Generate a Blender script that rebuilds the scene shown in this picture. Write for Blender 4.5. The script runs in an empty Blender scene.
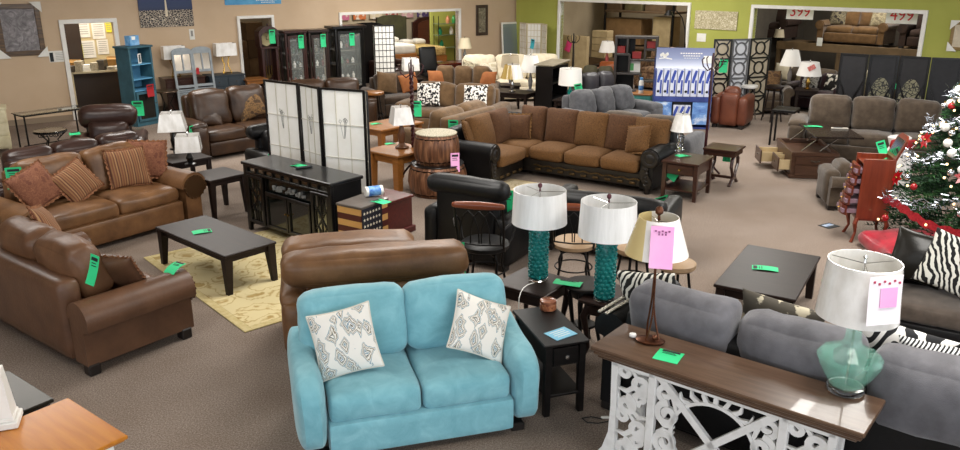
import bpy, math, random
from math import sin, cos, pi, radians as R
from mathutils import Vector, Matrix, Euler, noise

S = bpy.context.scene
COL = S.collection
rnd = random.Random(7)

# ------------------------------------------------------------ materials
MATS = {}
def nt(name):
    m = bpy.data.materials.new(name); m.use_nodes = True
    t = m.node_tree; b = t.nodes['Principled BSDF']
    return m, t, b
def lin(c):
    if isinstance(c, str):
        c = c.lstrip('#'); c = [int(c[i:i+2], 16)/255 for i in (0, 2, 4)]
    return tuple((v/12.92 if v <= .04045 else ((v+.055)/1.055)**2.4) for v in c[:3]) + (1,)
def ramp(t, stops, interp='LINEAR'):
    r = t.nodes.new('ShaderNodeValToRGB'); e = r.color_ramp.elements
    r.color_ramp.interpolation = interp
    while len(e) < len(stops): e.new(.5)
    for el, (p, c) in zip(e, stops): el.position = p; el.color = lin(c)
    return r
def coords(t, scale=(1, 1, 1), kind='Object', rot=(0, 0, 0)):
    c = t.nodes.new('ShaderNodeTexCoord'); mp = t.nodes.new('ShaderNodeMapping')
    mp.inputs['Scale'].default_value = scale; mp.inputs['Rotation'].default_value = rot
    t.links.new(c.outputs[kind], mp.inputs['Vector'])
    return mp.outputs['Vector']
def noise_node(t, vec, scale, detail=4, rough=.55, dist=0):
    n = t.nodes.new('ShaderNodeTexNoise'); n.inputs['Scale'].default_value = scale
    n.inputs['Detail'].default_value = detail; n.inputs['Roughness'].default_value = rough
    n.inputs['Distortion'].default_value = dist
    t.links.new(vec, n.inputs['Vector']); return n.outputs['Fac']
def bump(t, b, fac, strength=.3, dist=.01):
    bp = t.nodes.new('ShaderNodeBump'); bp.inputs['Strength'].default_value = strength
    bp.inputs['Distance'].default_value = dist
    t.links.new(fac, bp.inputs['Height']); t.links.new(bp.outputs['Normal'], b.inputs['Normal'])
def mat(name, c, rough=.5, metal=0, c2=None, scale=6, amount=(.35, .65), bumpy=0, bscale=None, stretch=(1, 1, 1),
        spec=.5, sheen=0, coat=0, trans=0, ior=1.45, emit=0, alpha=1, detail=4):
    if name in MATS: return MATS[name]
    m, t, b = nt(name)
    b.inputs['Base Color'].default_value = lin(c); b.inputs['Roughness'].default_value = rough
    b.inputs['Metallic'].default_value = metal; b.inputs['Specular IOR Level'].default_value = spec
    b.inputs['Sheen Weight'].default_value = sheen; b.inputs['Coat Weight'].default_value = coat
    b.inputs['Transmission Weight'].default_value = trans; b.inputs['IOR'].default_value = ior
    if emit:
        b.inputs['Emission Color'].default_value = lin(c); b.inputs['Emission Strength'].default_value = emit
    if alpha < 1: b.inputs['Alpha'].default_value = alpha
    v = coords(t, stretch)
    if c2 is not None:
        f = noise_node(t, v, scale, detail)
        r = ramp(t, [(amount[0], c), (amount[1], c2)])
        t.links.new(f, r.inputs['Fac']); t.links.new(r.outputs['Color'], b.inputs['Base Color'])
    if bumpy:
        f = noise_node(t, v, bscale or scale*4, 3); bump(t, b, f, bumpy, .008)
    MATS[name] = m
    return m
def leather(name, c, c2, rough=.42, scale=5):
    return mat(name, c, rough, c2=c2, scale=scale, amount=(.3, .7), bumpy=.25, bscale=38, spec=.5)
def fabric(name, c, c2, scale=60, bscale=220, rough=.95):
    return mat(name, c, rough, c2=c2, scale=scale, amount=(.35, .65), bumpy=.3, bscale=bscale, spec=.15, sheen=.25)
def wood(name, c, c2, rough=.35, axis=0, coat=.15, spec=.5):
    st = [7, 7, 7]; st[axis] = .7
    return mat(name, c, rough, c2=c2, scale=4, amount=(.3, .7), stretch=tuple(st), bumpy=.04, bscale=14, coat=coat, spec=spec)
def glass(name, c, rough=.02, ior=1.45):
    if name in MATS: return MATS[name]
    return mat(name, c, rough, trans=1, ior=ior)

# ------------------------------------------------------------ mesh builder
class MB:
    def __init__(s): s.v = []; s.f = []; s.sm = []; s.mi = []; s.m = 0; s.T = None
    def add(s, vs, fs, smooth=False):
        o = len(s.v)
        if s.T is not None: vs = [s.T @ Vector(p) for p in vs]
        s.v += [tuple(p) for p in vs]
        for f in fs:
            s.f.append([i+o for i in f]); s.sm.append(smooth); s.mi.append(s.m)
        return s
    def box(s, c, d, bev=0.004, rot=None):
        hx, hy, hz = d[0]/2, d[1]/2, d[2]/2
        b = min(bev, hx*.45, hy*.45, hz*.45)
        vs = []; idx = {}
        for sx in (-1, 1):
            for sy in (-1, 1):
                for sz in (-1, 1):
                    for a in range(3):
                        p = [sx*(hx-b), sy*(hy-b), sz*(hz-b)]; p[a] = (sx, sy, sz)[a]*(hx, hy, hz)[a]
                        idx[(sx, sy, sz, a)] = len(vs); vs.append(Vector(p))
        fs = []
        for a in range(3):
            o1, o2 = (a+1) % 3, (a+2) % 3
            for sg in (-1, 1):
                q = []
                for u, w in ((-1, -1), (1, -1), (1, 1), (-1, 1)):
                    k = [0, 0, 0]; k[a] = sg; k[o1] = u; k[o2] = w
                    q.append(idx[(*k, a)])
                fs.append(q if sg > 0 else q[::-1])
        for a in range(3):
            o1, o2 = (a+1) % 3, (a+2) % 3
            for u in (-1, 1):
                for w in (-1, 1):
                    def I(e, ax):
                        k = [0, 0, 0]; k[a] = e; k[o1] = u; k[o2] = w
                        return idx[(*k, ax)]
                    q = [I(-1, o1), I(1, o1), I(1, o2), I(-1, o2)]
                    fs.append(q if u*w < 0 else q[::-1])
        for sx in (-1, 1):
            for sy in (-1, 1):
                for sz in (-1, 1):
                    q = [idx[(sx, sy, sz, a)] for a in range(3)]
                    fs.append(q if sx*sy*sz > 0 else q[::-1])
        if rot is not None: vs = [rot @ p for p in vs]
        c = Vector(c)
        return s.add([p+c for p in vs], fs)
    def cush(s, c, d, r=.05, bulge=(0, 0, .02), n=9, wr=0, seed=0, rot=None, ws=6):
        h = [x/2 for x in d]; r = min(r, *[x*.98 for x in h])
        key = {}; vs = []; fs = []
        def pt(t):
            p = [h[i]*t[i] for i in range(3)]
            q = [max(-(h[i]-r), min(h[i]-r, p[i])) for i in range(3)]
            dv = Vector([p[i]-q[i] for i in range(3)])
            if dv.length > 1e-9: dv = dv.normalized()*r
            o = Vector(q)+dv
            for a in range(3):
                b_, c_ = t[(a+1) % 3], t[(a+2) % 3]
                o[a] += t[a]*bulge[a]*(1-b_*b_)*(1-c_*c_)
            if wr:
                k = Vector(o)*ws+Vector((seed*3.7, seed*1.3, seed*.7))
                nn = noise.noise(k)*wr+noise.noise(k*2.3)*wr*.4
                o += (Vector(q)*.4+dv).normalized()*nn if (Vector(q)*.4+dv).length > 1e-6 else Vector()
            return o
        L = [sin((i/n*2-1)*pi/2) for i in range(n+1)]
        def vid(t):
            k = tuple(round(x, 5) for x in t)
            if k not in key: key[k] = len(vs); vs.append(pt(t))
            return key[k]
        for a in range(3):
            for sg in (-1, 1):
                for i in range(n):
                    for j in range(n):
                        q = []
                        for u, w in ((i, j), (i+1, j), (i+1, j+1), (i, j+1)):
                            t = [0, 0, 0]; t[a] = sg; t[(a+1) % 3] = L[u]; t[(a+2) % 3] = L[w]
                            q.append(vid(t))
                        fs.append(q if sg > 0 else q[::-1])
        if rot is not None: vs = [rot @ p for p in vs]
        c = Vector(c)
        return s.add([p+c for p in vs], fs, True)
    def tube(s, pts, r, n=8, closed=False, cap=True):
        pts = [Vector(p) for p in pts]; N = len(pts)
        rs = r if isinstance(r, (list, tuple)) else [r]*N
        vs = []; prev = None
        for i, p in enumerate(pts):
            if closed: t = pts[(i+1) % N]-pts[i-1]
            else: t = pts[min(i+1, N-1)]-pts[max(i-1, 0)]
            if t.length < 1e-9: t = Vector((0, 0, 1))
            t.normalize()
            if prev is None:
                a = Vector((0, 0, 1)) if abs(t.z) < .9 else Vector((1, 0, 0))
                u = t.cross(a).normalized()
            else:
                u = prev-t*prev.dot(t)
                u = u.normalized() if u.length > 1e-6 else t.orthogonal().normalized()
            prev = u; w = t.cross(u)
            for k in range(n):
                an = 2*pi*k/n
                vs.append(p+(u*cos(an)+w*sin(an))*rs[i])
        fs = []
        for i in range(N if closed else N-1):
            j = (i+1) % N
            for k in range(n):
                k2 = (k+1) % n
                fs.append([i*n+k, i*n+k2, j*n+k2, j*n+k])
        if cap and not closed:
            fs.append(list(range(n))[::-1]); fs.append([(N-1)*n+k for k in range(n)])
        return s.add(vs, fs, True)
    def lathe(s, prof, n=24, c=(0, 0, 0), sx=1, sy=1, closed=False):
        vs = []; fs = []; c = Vector(c); N = len(prof)
        for (r, z) in prof:
            for k in range(n):
                a = 2*pi*k/n; vs.append(c+Vector((max(r, 1e-4)*cos(a)*sx, max(r, 1e-4)*sin(a)*sy, z)))
        for i in range(N if closed else N-1):
            j = (i+1) % N
            for k in range(n):
                k2 = (k+1) % n
                fs.append([i*n+k, i*n+k2, j*n+k2, j*n+k])
        if not closed:
            fs.append(list(range(n))[::-1]); fs.append([(N-1)*n+k for k in range(n)])
        return s.add(vs, fs, True)
    def prism(s, out, lo, hi, axis='y', smooth=False):
        def P(a, b, e):
            return {'y': (a, e, b), 'x': (e, a, b), 'z': (a, b, e)}[axis]
        n = len(out)
        vs = [P(a, b, lo) for a, b in out]+[P(a, b, hi) for a, b in out]
        ar = sum(out[i][0]*out[(i+1) % n][1]-out[(i+1) % n][0]*out[i][1] for i in range(n))
        flip = (ar > 0) == (axis == 'y')
        fs = [list(range(n))[::-1], list(range(n, 2*n))]+[[i, (i+1) % n, (i+1) % n+n, i+n] for i in range(n)]
        if flip: fs = [f[::-1] for f in fs]
        o = len(s.f); s.add(vs, fs, False)
        if smooth:
            for i in range(o+2, len(s.f)): s.sm[i] = True
        return s
    def ribbon(s, pts, w, lo, hi, axis='y', closed=False):
        """flat strip of width w following a 2-D line, extruded from lo to hi"""
        pts = [Vector((p[0], p[1])) for p in pts]; N = len(pts); L = []; Rr = []
        for i, p in enumerate(pts):
            t = (pts[(i+1) % N]-pts[i-1]) if closed else pts[min(i+1, N-1)]-pts[max(i-1, 0)]
            t = t.normalized() if t.length > 1e-9 else Vector((1, 0))
            ww = w[i] if isinstance(w, (list, tuple)) else w
            q = Vector((-t.y, t.x))*ww/2
            L.append(p+q); Rr.append(p-q)
        def P(a, e):
            return {'y': (a.x, e, a.y), 'x': (e, a.x, a.y), 'z': (a.x, a.y, e)}[axis]
        vs = [P(a, lo) for a in L]+[P(a, lo) for a in Rr]+[P(a, hi) for a in L]+[P(a, hi) for a in Rr]
        fs = []
        for i in range(N if closed else N-1):
            j = (i+1) % N
            fs += [[i, j, N+j, N+i], [2*N+i, 3*N+i, 3*N+j, 2*N+j], [i, 2*N+i, 2*N+j, j], [N+i, N+j, 3*N+j, 3*N+i]]
        if not closed:
            e = N-1
            fs += [[0, N, 3*N, 2*N], [e, 2*N+e, 3*N+e, N+e]]
        return s.add(vs, fs)
    def build(s, name, m=None, parent=None, loc=None, rot=None, sharp=38, label=None):
        me = bpy.data.meshes.new(name)
        me.from_pydata(s.v, [], s.f)
        for x in (m if isinstance(m, (list, tuple)) else [m]):
            if x: me.materials.append(x)
        me.polygons.foreach_set('use_smooth', s.sm); me.polygons.foreach_set('material_index', s.mi)
        me.update()
        if any(s.sm): me.set_sharp_from_angle(angle=R(sharp))
        o = bpy.data.objects.new(name, me); COL.objects.link(o)
        if parent: o.parent = parent
        if loc is not None: o.location = loc
        if rot is not None: o.rotation_euler = rot
        if label: o['label'] = label
        return o
def bx(c, d, bev=.004, rot=None): return MB().box(c, d, bev, rot)
def rx(a): return Matrix.Rotation(R(a), 3, 'X')
def ry(a): return Matrix.Rotation(R(a), 3, 'Y')
def rz_(a): return Matrix.Rotation(R(a), 3, 'Z')

# ------------------------------------------------------------ things
def tagp(o, label, cat, group=None, kind=None):
    if label: o['label'] = label
    if cat: o['category'] = cat
    if group: o['group'] = group
    if kind: o['kind'] = kind
    return o
def thing(name, label, cat, x, y, z=0, rz=0, group=None, rot=None):
    o = bpy.data.objects.new(name, None); COL.objects.link(o)
    o.empty_display_size = .1
    o.location = (x, y, z); o.rotation_euler = rot if rot is not None else (0, 0, R(rz))
    return tagp(o, label, cat, group)
def struct(o): o['kind'] = 'structure'; return o
def at(root, x, y, z=0):
    e = Euler(root.rotation_euler).to_matrix()
    return Vector(root.location)+e @ Vector((x, y, z))
def yaw(root): return math.degrees(root.rotation_euler[2])
def dup(root, label, loc=None, rz=None, rot=None):
    r = root.copy(); COL.objects.link(r); r['label'] = label
    if loc is not None: r.location = loc
    if rz is not None: r.rotation_euler = (0, 0, R(rz))
    if rot is not None: r.rotation_euler = rot
    for ch in list(root.children):
        c = ch.copy(); COL.objects.link(c); c.parent = r
        for g in list(ch.children):
            d = g.copy(); COL.objects.link(d); d.parent = c
    return r

# ------------------------------------------------------------ common palette
GREEN = mat('tag_green', '#22c078', .6, c2='#2fcd88', scale=3)
PINK = mat('tag_pink', '#ee9fd8', .6, c2='#f3b4e2', scale=3)
INK = mat('ink', '#10151a', .6)
WHITEP = mat('white_paint', '#eceae4', .5, c2='#e2e0da', scale=4)
PAPER = mat('paper', '#e9e8e2', .7, c2='#dcdad2', scale=5)
ESP = wood('espresso_wood', '#1a1210', '#261a16', .42, coat=0, spec=.28)
BLKW = wood('black_wood', '#0d0b0b', '#171312', .4, coat=0, spec=.3)
IRON = mat('black_iron', '#131212', .45, .6, c2='#1d1b1a', scale=20)
CHROME = mat('chrome', '#c8c8c8', .15, 1)
BRASS = mat('brass', '#b08d4a', .25, 1)
BLKLEA = mat('black_leather', '#0a0a0b', .45, c2='#131314', scale=5, bumpy=.25, bscale=38, spec=.3)
RUBBER = mat('dark_foot', '#17110e', .5, c2='#201814')

def tag(x, y, z, rz, label, w=.11, h=.19, tilt=0, color=None, flat=False, bend=.012, roll=0, group='green price tags', cat='price tag', stripe=True, name='price_tag'):
    """card with a printed header; hanging by default (face toward local -y), or lying flat"""
    t = thing(name, label, cat, x, y, z, group=group)
    rot = Matrix.Rotation(R(rz), 3, 'Z')
    if flat: rot = rot @ rx(-90+tilt)
    else: rot = rot @ rx(tilt) @ ry(roll)
    t.rotation_euler = rot.to_euler()
    b = MB(); n = 6; zz = 0
    vs = []; fs = []
    for i in range(n+1):
        u = i/n; yy = bend*(4*u*(1-u)) if not flat else -bend*(4*u*(1-u))*.6
        for xx in (-w/2, w/2):
            vs += [(xx, yy, -h*u+(h/2 if flat else 0)), (xx, yy+.0015, -h*u+(h/2 if flat else 0))]
    for i in range(n):
        a = i*4; c = a+4
        fs += [[a, a+2, c+2, c], [a+1, c+1, c+3, a+3], [a, c, c+1, a+1], [a+2, a+3, c+3, c+2]]
    fs += [[0, 1, 3, 2], [n*4, n*4+2, n*4+3, n*4+1]]
    b.add(vs, fs, True); b.build('card', color or GREEN, t)
    if stripe:
        k = MB()
        off = h/2 if flat else 0
        def bar(u0, u1, x0, x1):
            ym = (bend if not flat else -bend*.6)*(4*((u0+u1)/2)*(1-(u0+u1)/2))-.0012
            k.box(((x0+x1)/2*w, ym, off-h*(u0+u1)/2), ((x1-x0)*w, .0012, (u1-u0)*h), 0)
        bar(.05, .2, -.36, .36)
        bar(.27, .30, -.3, .2); bar(.36, .39, -.3, .28)
        k.build('printing', INK, t)
    return t


# ============================================================ camera, light
cam = bpy.data.cameras.new('camera'); co = bpy.data.objects.new('camera', cam); COL.objects.link(co)
cam.sensor_width = 36; cam.lens = 800/960*36; cam.clip_start = .05; cam.clip_end = 200
co.location = (0, 0, 3.2); co.rotation_euler = (R(90-17.8), 0, 0)
S.camera = co
S.view_settings.view_transform = 'Standard'; S.view_settings.look = 'None'
S.view_settings.gamma = 1; S.view_settings.use_curve_mapping = False; S.view_settings.exposure = 0.3
w = bpy.data.worlds.new('world'); S.world = w; w.use_nodes = True
w.node_tree.nodes['Background'].inputs['Color'].default_value = (.88, .94, 1, 1)
w.node_tree.nodes['Background'].inputs['Strength'].default_value = 2.4
CEIL = 3.75
def area(x, y, z, sx, sy, e, col=(1, .965, .91), rz=0):
    l = bpy.data.lights.new('ceiling_tube_light', 'AREA'); l.shape = 'RECTANGLE'; l.size = sx; l.size_y = sy
    l.energy = e; l.color = col
    o = bpy.data.objects.new('ceiling_tube_light', l); COL.objects.link(o); o.location = (x, y, z); o.rotation_euler = (0, 0, R(rz))
for (x, y, e) in ((-3.2, 4.2, 45), (2.8, 4.0, 120), (-6, 9.5, 95), (-.6, 8.6, 130), (4.6, 8.6, 150),
                  (-5, 14.5, 150), (0, 14, 150), (5, 14, 150), (-1.5, 19.5, 150), (3.4, 18.6, 140)):
    area(x, y, CEIL-.12, 1.2, 2.4, e, rz=-42)

# ============================================================ shell
CX, CY = 1.0, 25.0
AL, AG = 36.5, -44.5
BEIGE = mat('beige_paint', '#c9b195', .8, c2='#c2a98c', scale=1.2)
LIME = mat('lime_paint', '#a9ac55', .8, c2='#a1a44e', scale=1.2)
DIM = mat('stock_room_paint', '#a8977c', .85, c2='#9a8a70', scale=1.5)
def carpet():
    m, t, b = nt('taupe_carpet'); v = coords(t)
    f1 = noise_node(t, v, 85, 4, .75); f2 = noise_node(t, v, 1.1, 3); f3 = noise_node(t, v, 260, 2)
    r = ramp(t, [(.3, '#5a5048'), (.5, '#8a7d73'), (.7, '#b3a69b')]); t.links.new(f1, r.inputs['Fac'])
    r2 = ramp(t, [(.3, '#e9e4df'), (.7, '#ffffff')]); t.links.new(f2, r2.inputs['Fac'])
    mx = t.nodes.new('ShaderNodeMix'); mx.data_type = 'RGBA'; mx.blend_type = 'MULTIPLY'; mx.inputs[0].default_value = 1
    t.links.new(r.outputs['Color'], mx.inputs[6]); t.links.new(r2.outputs['Color'], mx.inputs[7])
    t.links.new(mx.outputs[2], b.inputs['Base Color']); b.inputs['Roughness'].default_value = 1
    b.inputs['Specular IOR Level'].default_value = .1
    bump(t, b, f3, .5, .006); return m
fl = MB(); fl.box((0, 14, -.05), (48, 44, .1), 0); struct(fl.build('floor', carpet()))
def ceiling_mat():
    return mat('ceiling_tile', '#d9d5cc', .9, c2='#cfcbc2', scale=30)
struct(bx((-1, 14.5, CEIL+.05), (26, 35, .1), 0).build('ceiling', ceiling_mat()))
struct(bx((-13.2, 5.9, CEIL/2), (.14, 17.6, CEIL), 0).build('wall_left_sky_block', BEIGE))  # unseen wall, added to keep sky light off the left side

def wall_with(name, m, ang, x0, x1, opens, z1=CEIL, th=.14):
    b = MB(); cur = x0
    for (a, c, za, zb) in sorted(opens):
        if a-cur > .001: b.box(((cur+a)/2, th/2, z1/2), (a-cur, th, z1), 0)
        b.box(((a+c)/2, th/2, (zb+z1)/2), (c-a, th, z1-zb), 0)
        if za > .02: b.box(((a+c)/2, th/2, za/2), (c-a, th, za), 0)
        cur = c
    b.box(((cur+x1)/2, th/2, z1/2), (x1-cur, th, z1), 0)
    return struct(b.build(name, m, loc=(CX, CY, 0), rot=(0, 0, R(ang))))
D1 = (-12.36, -11.37, 0, 2.06); D2 = (-8.49, -7.69, 0, 2.03); O3 = (-5.76, -2.02, 0, 2.03)
O4 = (1.84, 5.95, 0, 2.3); O5 = (7.72, 11.41, 0, 2.3)
wall_with('wall_left', BEIGE, AL, -17.5, .12, [D1, D2, O3])
wall_with('wall_right', LIME, AG, .13, 14.5, [O4, O5])
def casing(name, ang, o, w=.075):
    b = MB(); a, c, _, z = o
    b.box((a-w/2, 0.05, z/2), (w, .2, z), .006); b.box((c+w/2, .05, z/2), (w, .2, z), .006)
    b.box(((a+c)/2, .05, z+w/2), (c-a+2*w, .2, w), .006)
    return struct(b.build(name, WHITEP, loc=(CX, CY, 0), rot=(0, 0, R(ang))))
casing('door_1', AL, D1, .09); casing('door_2', AL, D2, .07); casing('trim_1', AL, O3, .07)
casing('trim_2', AG, O4, .08); casing('trim_3', AG, O5, .08)
bb = MB()
for a, c in ((-17.4, D1[0]-.1), (D1[1]+.1, D2[0]-.08), (D2[1]+.08, O3[0]-.08), (O3[1]+.08, -.05)):
    bb.box(((a+c)/2, -.008, .06), (c-a, .016, .12), .003)
struct(bb.build('baseboard_left', mat('baseboard_tan', '#8b7a66', .6), loc=(CX, CY, 0), rot=(0, 0, R(AL))))
bb = MB()
for a, c in ((.05, O4[0]-.09), (O4[1]+.09, O5[0]-.09), (O5[1]+.09, 14.4)):
    bb.box(((a+c)/2, -.008, .06), (c-a, .016, .12), .003)
struct(bb.build('baseboard_right', MATS['baseboard_tan'], loc=(CX, CY, 0), rot=(0, 0, R(AG))))
def back_room(names, m, ang, x0, x1, dep, z1=CEIL):
    for nm, c, d in ((names+'_rear', ((x0+x1)/2, dep+.06, z1/2), (x1-x0+.24, .12, z1)),
                     (names+'_near', (x0-.06, dep/2+.08, z1/2), (.12, dep-.16, z1)),
                     (names+'_far', (x1+.06, dep/2+.08, z1/2), (.12, dep-.16, z1))):
        struct(bx(c, d, 0).build('wall_'+nm, m, loc=(CX, CY, 0), rot=(0, 0, R(ang))))
OFF = mat('office_wall', '#cdbd94', .8, c2='#c5b58c', scale=2)
BED = mat('bedroom_wall', '#b7a98f', .8, c2='#ab9d84', scale=2)
back_room('office', OFF, AL, -12.9, -10.3, 2.6)
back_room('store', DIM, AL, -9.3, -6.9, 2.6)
back_room('bedroom', BED, AL, -6.4, .7, 4.2)
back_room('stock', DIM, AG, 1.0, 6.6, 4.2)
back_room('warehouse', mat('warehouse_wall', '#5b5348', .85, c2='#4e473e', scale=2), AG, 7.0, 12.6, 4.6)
def WP(ang, x, y, z=0):      # a point given along a wall, into it, and up
    a = R(ang); return Vector((CX+x*cos(a)-y*sin(a), CY+x*sin(a)+y*cos(a), z))
for ang, x, y, e in ((AL, -11.7, 1.1, 95), (AL, -8.1, 1.2, 14), (AL, -2.6, 1.6, 120), (AG, 3.9, 1.8, 80), (AG, 9.6, 1.7, 75)):
    p = WP(ang, x, y); area(p.x, p.y, CEIL-.12, .6, 1.2, e, rz=ang)
# lime partition inside the bedroom department
struct(bx((-.72, 2.75, CEIL/2), (.95, .1, CEIL), 0).build('wall_lime', LIME, loc=(CX, CY, 0), rot=(0, 0, R(AL))))

# ============================================================ things on the walls
def wthing(name, label, cat, ang, x, z, y=0, group=None):
    p = WP(ang, x, y, z); return thing(name, label, cat, p.x, p.y, p.z, ang, group)
def picture(name, label, ang, x, z, w, h, art, frame, fw=.06, th=.04, corners=None):
    t = wthing(name, label, 'picture', ang, x, z)
    bx((0, -th*.45, 0), (w-.01, th*.5, h-.01), .001).build('canvas', art, t)
    if frame:
        b = MB()
        for sx in (-1, 1): b.box((sx*(w/2), -th/2-.001, 0), (fw, th, h+fw), .008)
        for sz in (-1, 1): b.box((0, -th/2-.001, sz*(h/2)), (w-fw, th, fw), .008)
        b.build('frame', frame, t)
    if corners:
        for sx in (-1, 1):
            for sz in (-1, 1):
                MB().prism([(sx*(w/2+fw*.9), sz*(h/2+fw*.9)), (sx*(w/2-.13), sz*(h/2+fw*.9)), (sx*(w/2+fw*.9), sz*(h/2-.13))], -th-.008, -th-.002).build('corner_protector', PAPER, t)
    return t
def art_mat(name, stops, scale=6, detail=6, dist=1.5, stretch=(1, 1, 1), rough=.5):
    m, t, b = nt(name); v = coords(t, stretch)
    f = noise_node(t, v, scale, detail, .65, dist); r = ramp(t, stops); t.links.new(f, r.inputs['Fac'])
    t.links.new(r.outputs['Color'], b.inputs['Base Color']); b.inputs['Roughness'].default_value = rough
    return m
picture('framed_picture', 'framed grey street scene with protective white corners on the beige wall', AL, -13.2, 1.97, .74, .95,
        art_mat('grey_print', [(.25, '#3e3b3c'), (.45, '#6f6a6c'), (.6, '#8f8a8b'), (.8, '#b8b3b2')], 5, 6, 2), wood('gilt_frame', '#3a2c22', '#6d5336', .4), .1, .05, True)
# night skyline canvas: dark sky, lit streets, a pale tower
def skyline_mat():
    m, t, b = nt('night_skyline'); c = t.nodes.new('ShaderNodeTexCoord'); sp = t.nodes.new('ShaderNodeSeparateXYZ')
    t.links.new(c.outputs['Object'], sp.inputs[0])
    v = coords(t, (1, 1, 1.6)); vo = t.nodes.new('ShaderNodeTexVoronoi'); vo.inputs['Scale'].default_value = 17; vo.feature = 'DISTANCE_TO_EDGE'
    t.links.new(v, vo.inputs['Vector'])
    r = ramp(t, [(.0, '#e9e2d2'), (.05, '#a8957a'), (.1, '#3b3030'), (.3, '#1b181f')]); t.links.new(vo.outputs['Distance'], r.inputs['Fac'])
    r2 = ramp(t, [(.42, '#14203c'), (.6, '#22345c')]); mp = t.nodes.new('ShaderNodeMath'); mp.inputs[1].default_value = .5
    t.links.new(sp.outputs['Z'], mp.inputs[0]); t.links.new(mp.outputs[0], r2.inputs['Fac'])
    g = t.nodes.new('ShaderNodeMath'); g.operation = 'GREATER_THAN'; g.inputs[1].default_value = .02; t.links.new(sp.outputs['Z'], g.inputs[0])
    mx = t.nodes.new('ShaderNodeMix'); mx.data_type = 'RGBA'; t.links.new(g.outputs[0], mx.inputs[0])
    t.links.new(r.outputs['Color'], mx.inputs[6]); t.links.new(r2.outputs['Color'], mx.inputs[7]); t.links.new(mx.outputs[2], b.inputs['Base Color'])
    return m
ca = picture('skyline_canvas', 'unframed night city skyline canvas with a lit tower, high on the beige wall', AL, -10.19, 2.27, 1.21, .72, skyline_mat(), None)
MB().prism([(-.03, -.12), (.03, -.12), (.012, .3), (-.012, .3)], -.035, -.031).build('tower_motif', mat('lit_paint', '#d8cdb4', .6), ca)
t = wthing('wall_notice', 'small white notice card pinned under the skyline canvas', 'notice', AL, -9.66, 1.72, -.002)
bx((0, -.004, 0), (.12, .006, .24), 0).build('card', PAPER, t); bx((0, -.009, .02), (.05, .003, .13), 0).build('printing', mat('grey_ink', '#8d8a86', .7), t)
t = wthing('wall_notice', 'white flyer with a dark figure printed on it, taped beside the office doorway', 'notice', AL, -12.585, 1.39, -.002)
bx((0, -.004, 0), (.3, .006, .235), 0).build('card', PAPER, t)
b = MB(); b.box((-.1, -.009, -.01), (.07, .003, .19), 0); b.build('figure_print', INK, t)
b = MB()
for k in range(5): b.box((.05, -.009, .07-k*.035), (.14, .003, .008), 0)
b.build('printing', MATS['grey_ink'], t)
t = wthing('blue_banner', 'blue printed banner with white lettering at the top of the beige wall', 'banner', AL, -8.1, 2.53, -.002)
bx((0, -.006, 0), (1.42, .01, .34), .001).build('panel', mat('banner_blue', '#2f7fb8', .5, c2='#5aa7d2', scale=2), t)
b = MB()
for k in range(12): b.box((.08+k*.045, -.013, -.06), (.03, .003, .045 if k % 3 else .06), 0)
for k in range(9): b.box((.2+k*.04, -.013, -.125), (.025, .003, .022), 0)
b.build('lettering', WHITEP, t)
picture('framed_picture', 'tall narrow floral picture in a dark frame near the corner of the beige wall', AL, -1.19, 1.74, .34, .78,
        art_mat('floral_print', [(.3, '#3d3a30'), (.5, '#7c745f'), (.7, '#b3ab95')], 9), wood('umber_frame', '#2f231a', '#463427', .4), .09, .04)
picture('tree_canvas', 'pale canvas of a spreading white tree on the lime green wall', AG, 6.74, 1.98, 1.15, .45,
        art_mat('tree_print', [(.35, '#8b8062'), (.5, '#b4a986'), (.62, '#d9d1b8')], 12, 7, 2.5), None)
t = wthing('wall_notice', 'white flyer below the tree canvas on the lime green wall', 'notice', AG, 6.38, 1.545, -.002)
bx((0, -.004, 0), (.25, .006, .2), 0).build('card', PAPER, t)
picture('framed_picture', 'small framed print with white corners on the lime wall above the christmas tree', AG, 12.3, 1.9, .6, .5,
        art_mat('cream_print', [(.3, '#b3a48a'), (.7, '#d8ccb4')], 4), wood('oak_frame', '#7b6338', '#8f7546', .4), .06, .04, True)


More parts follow.
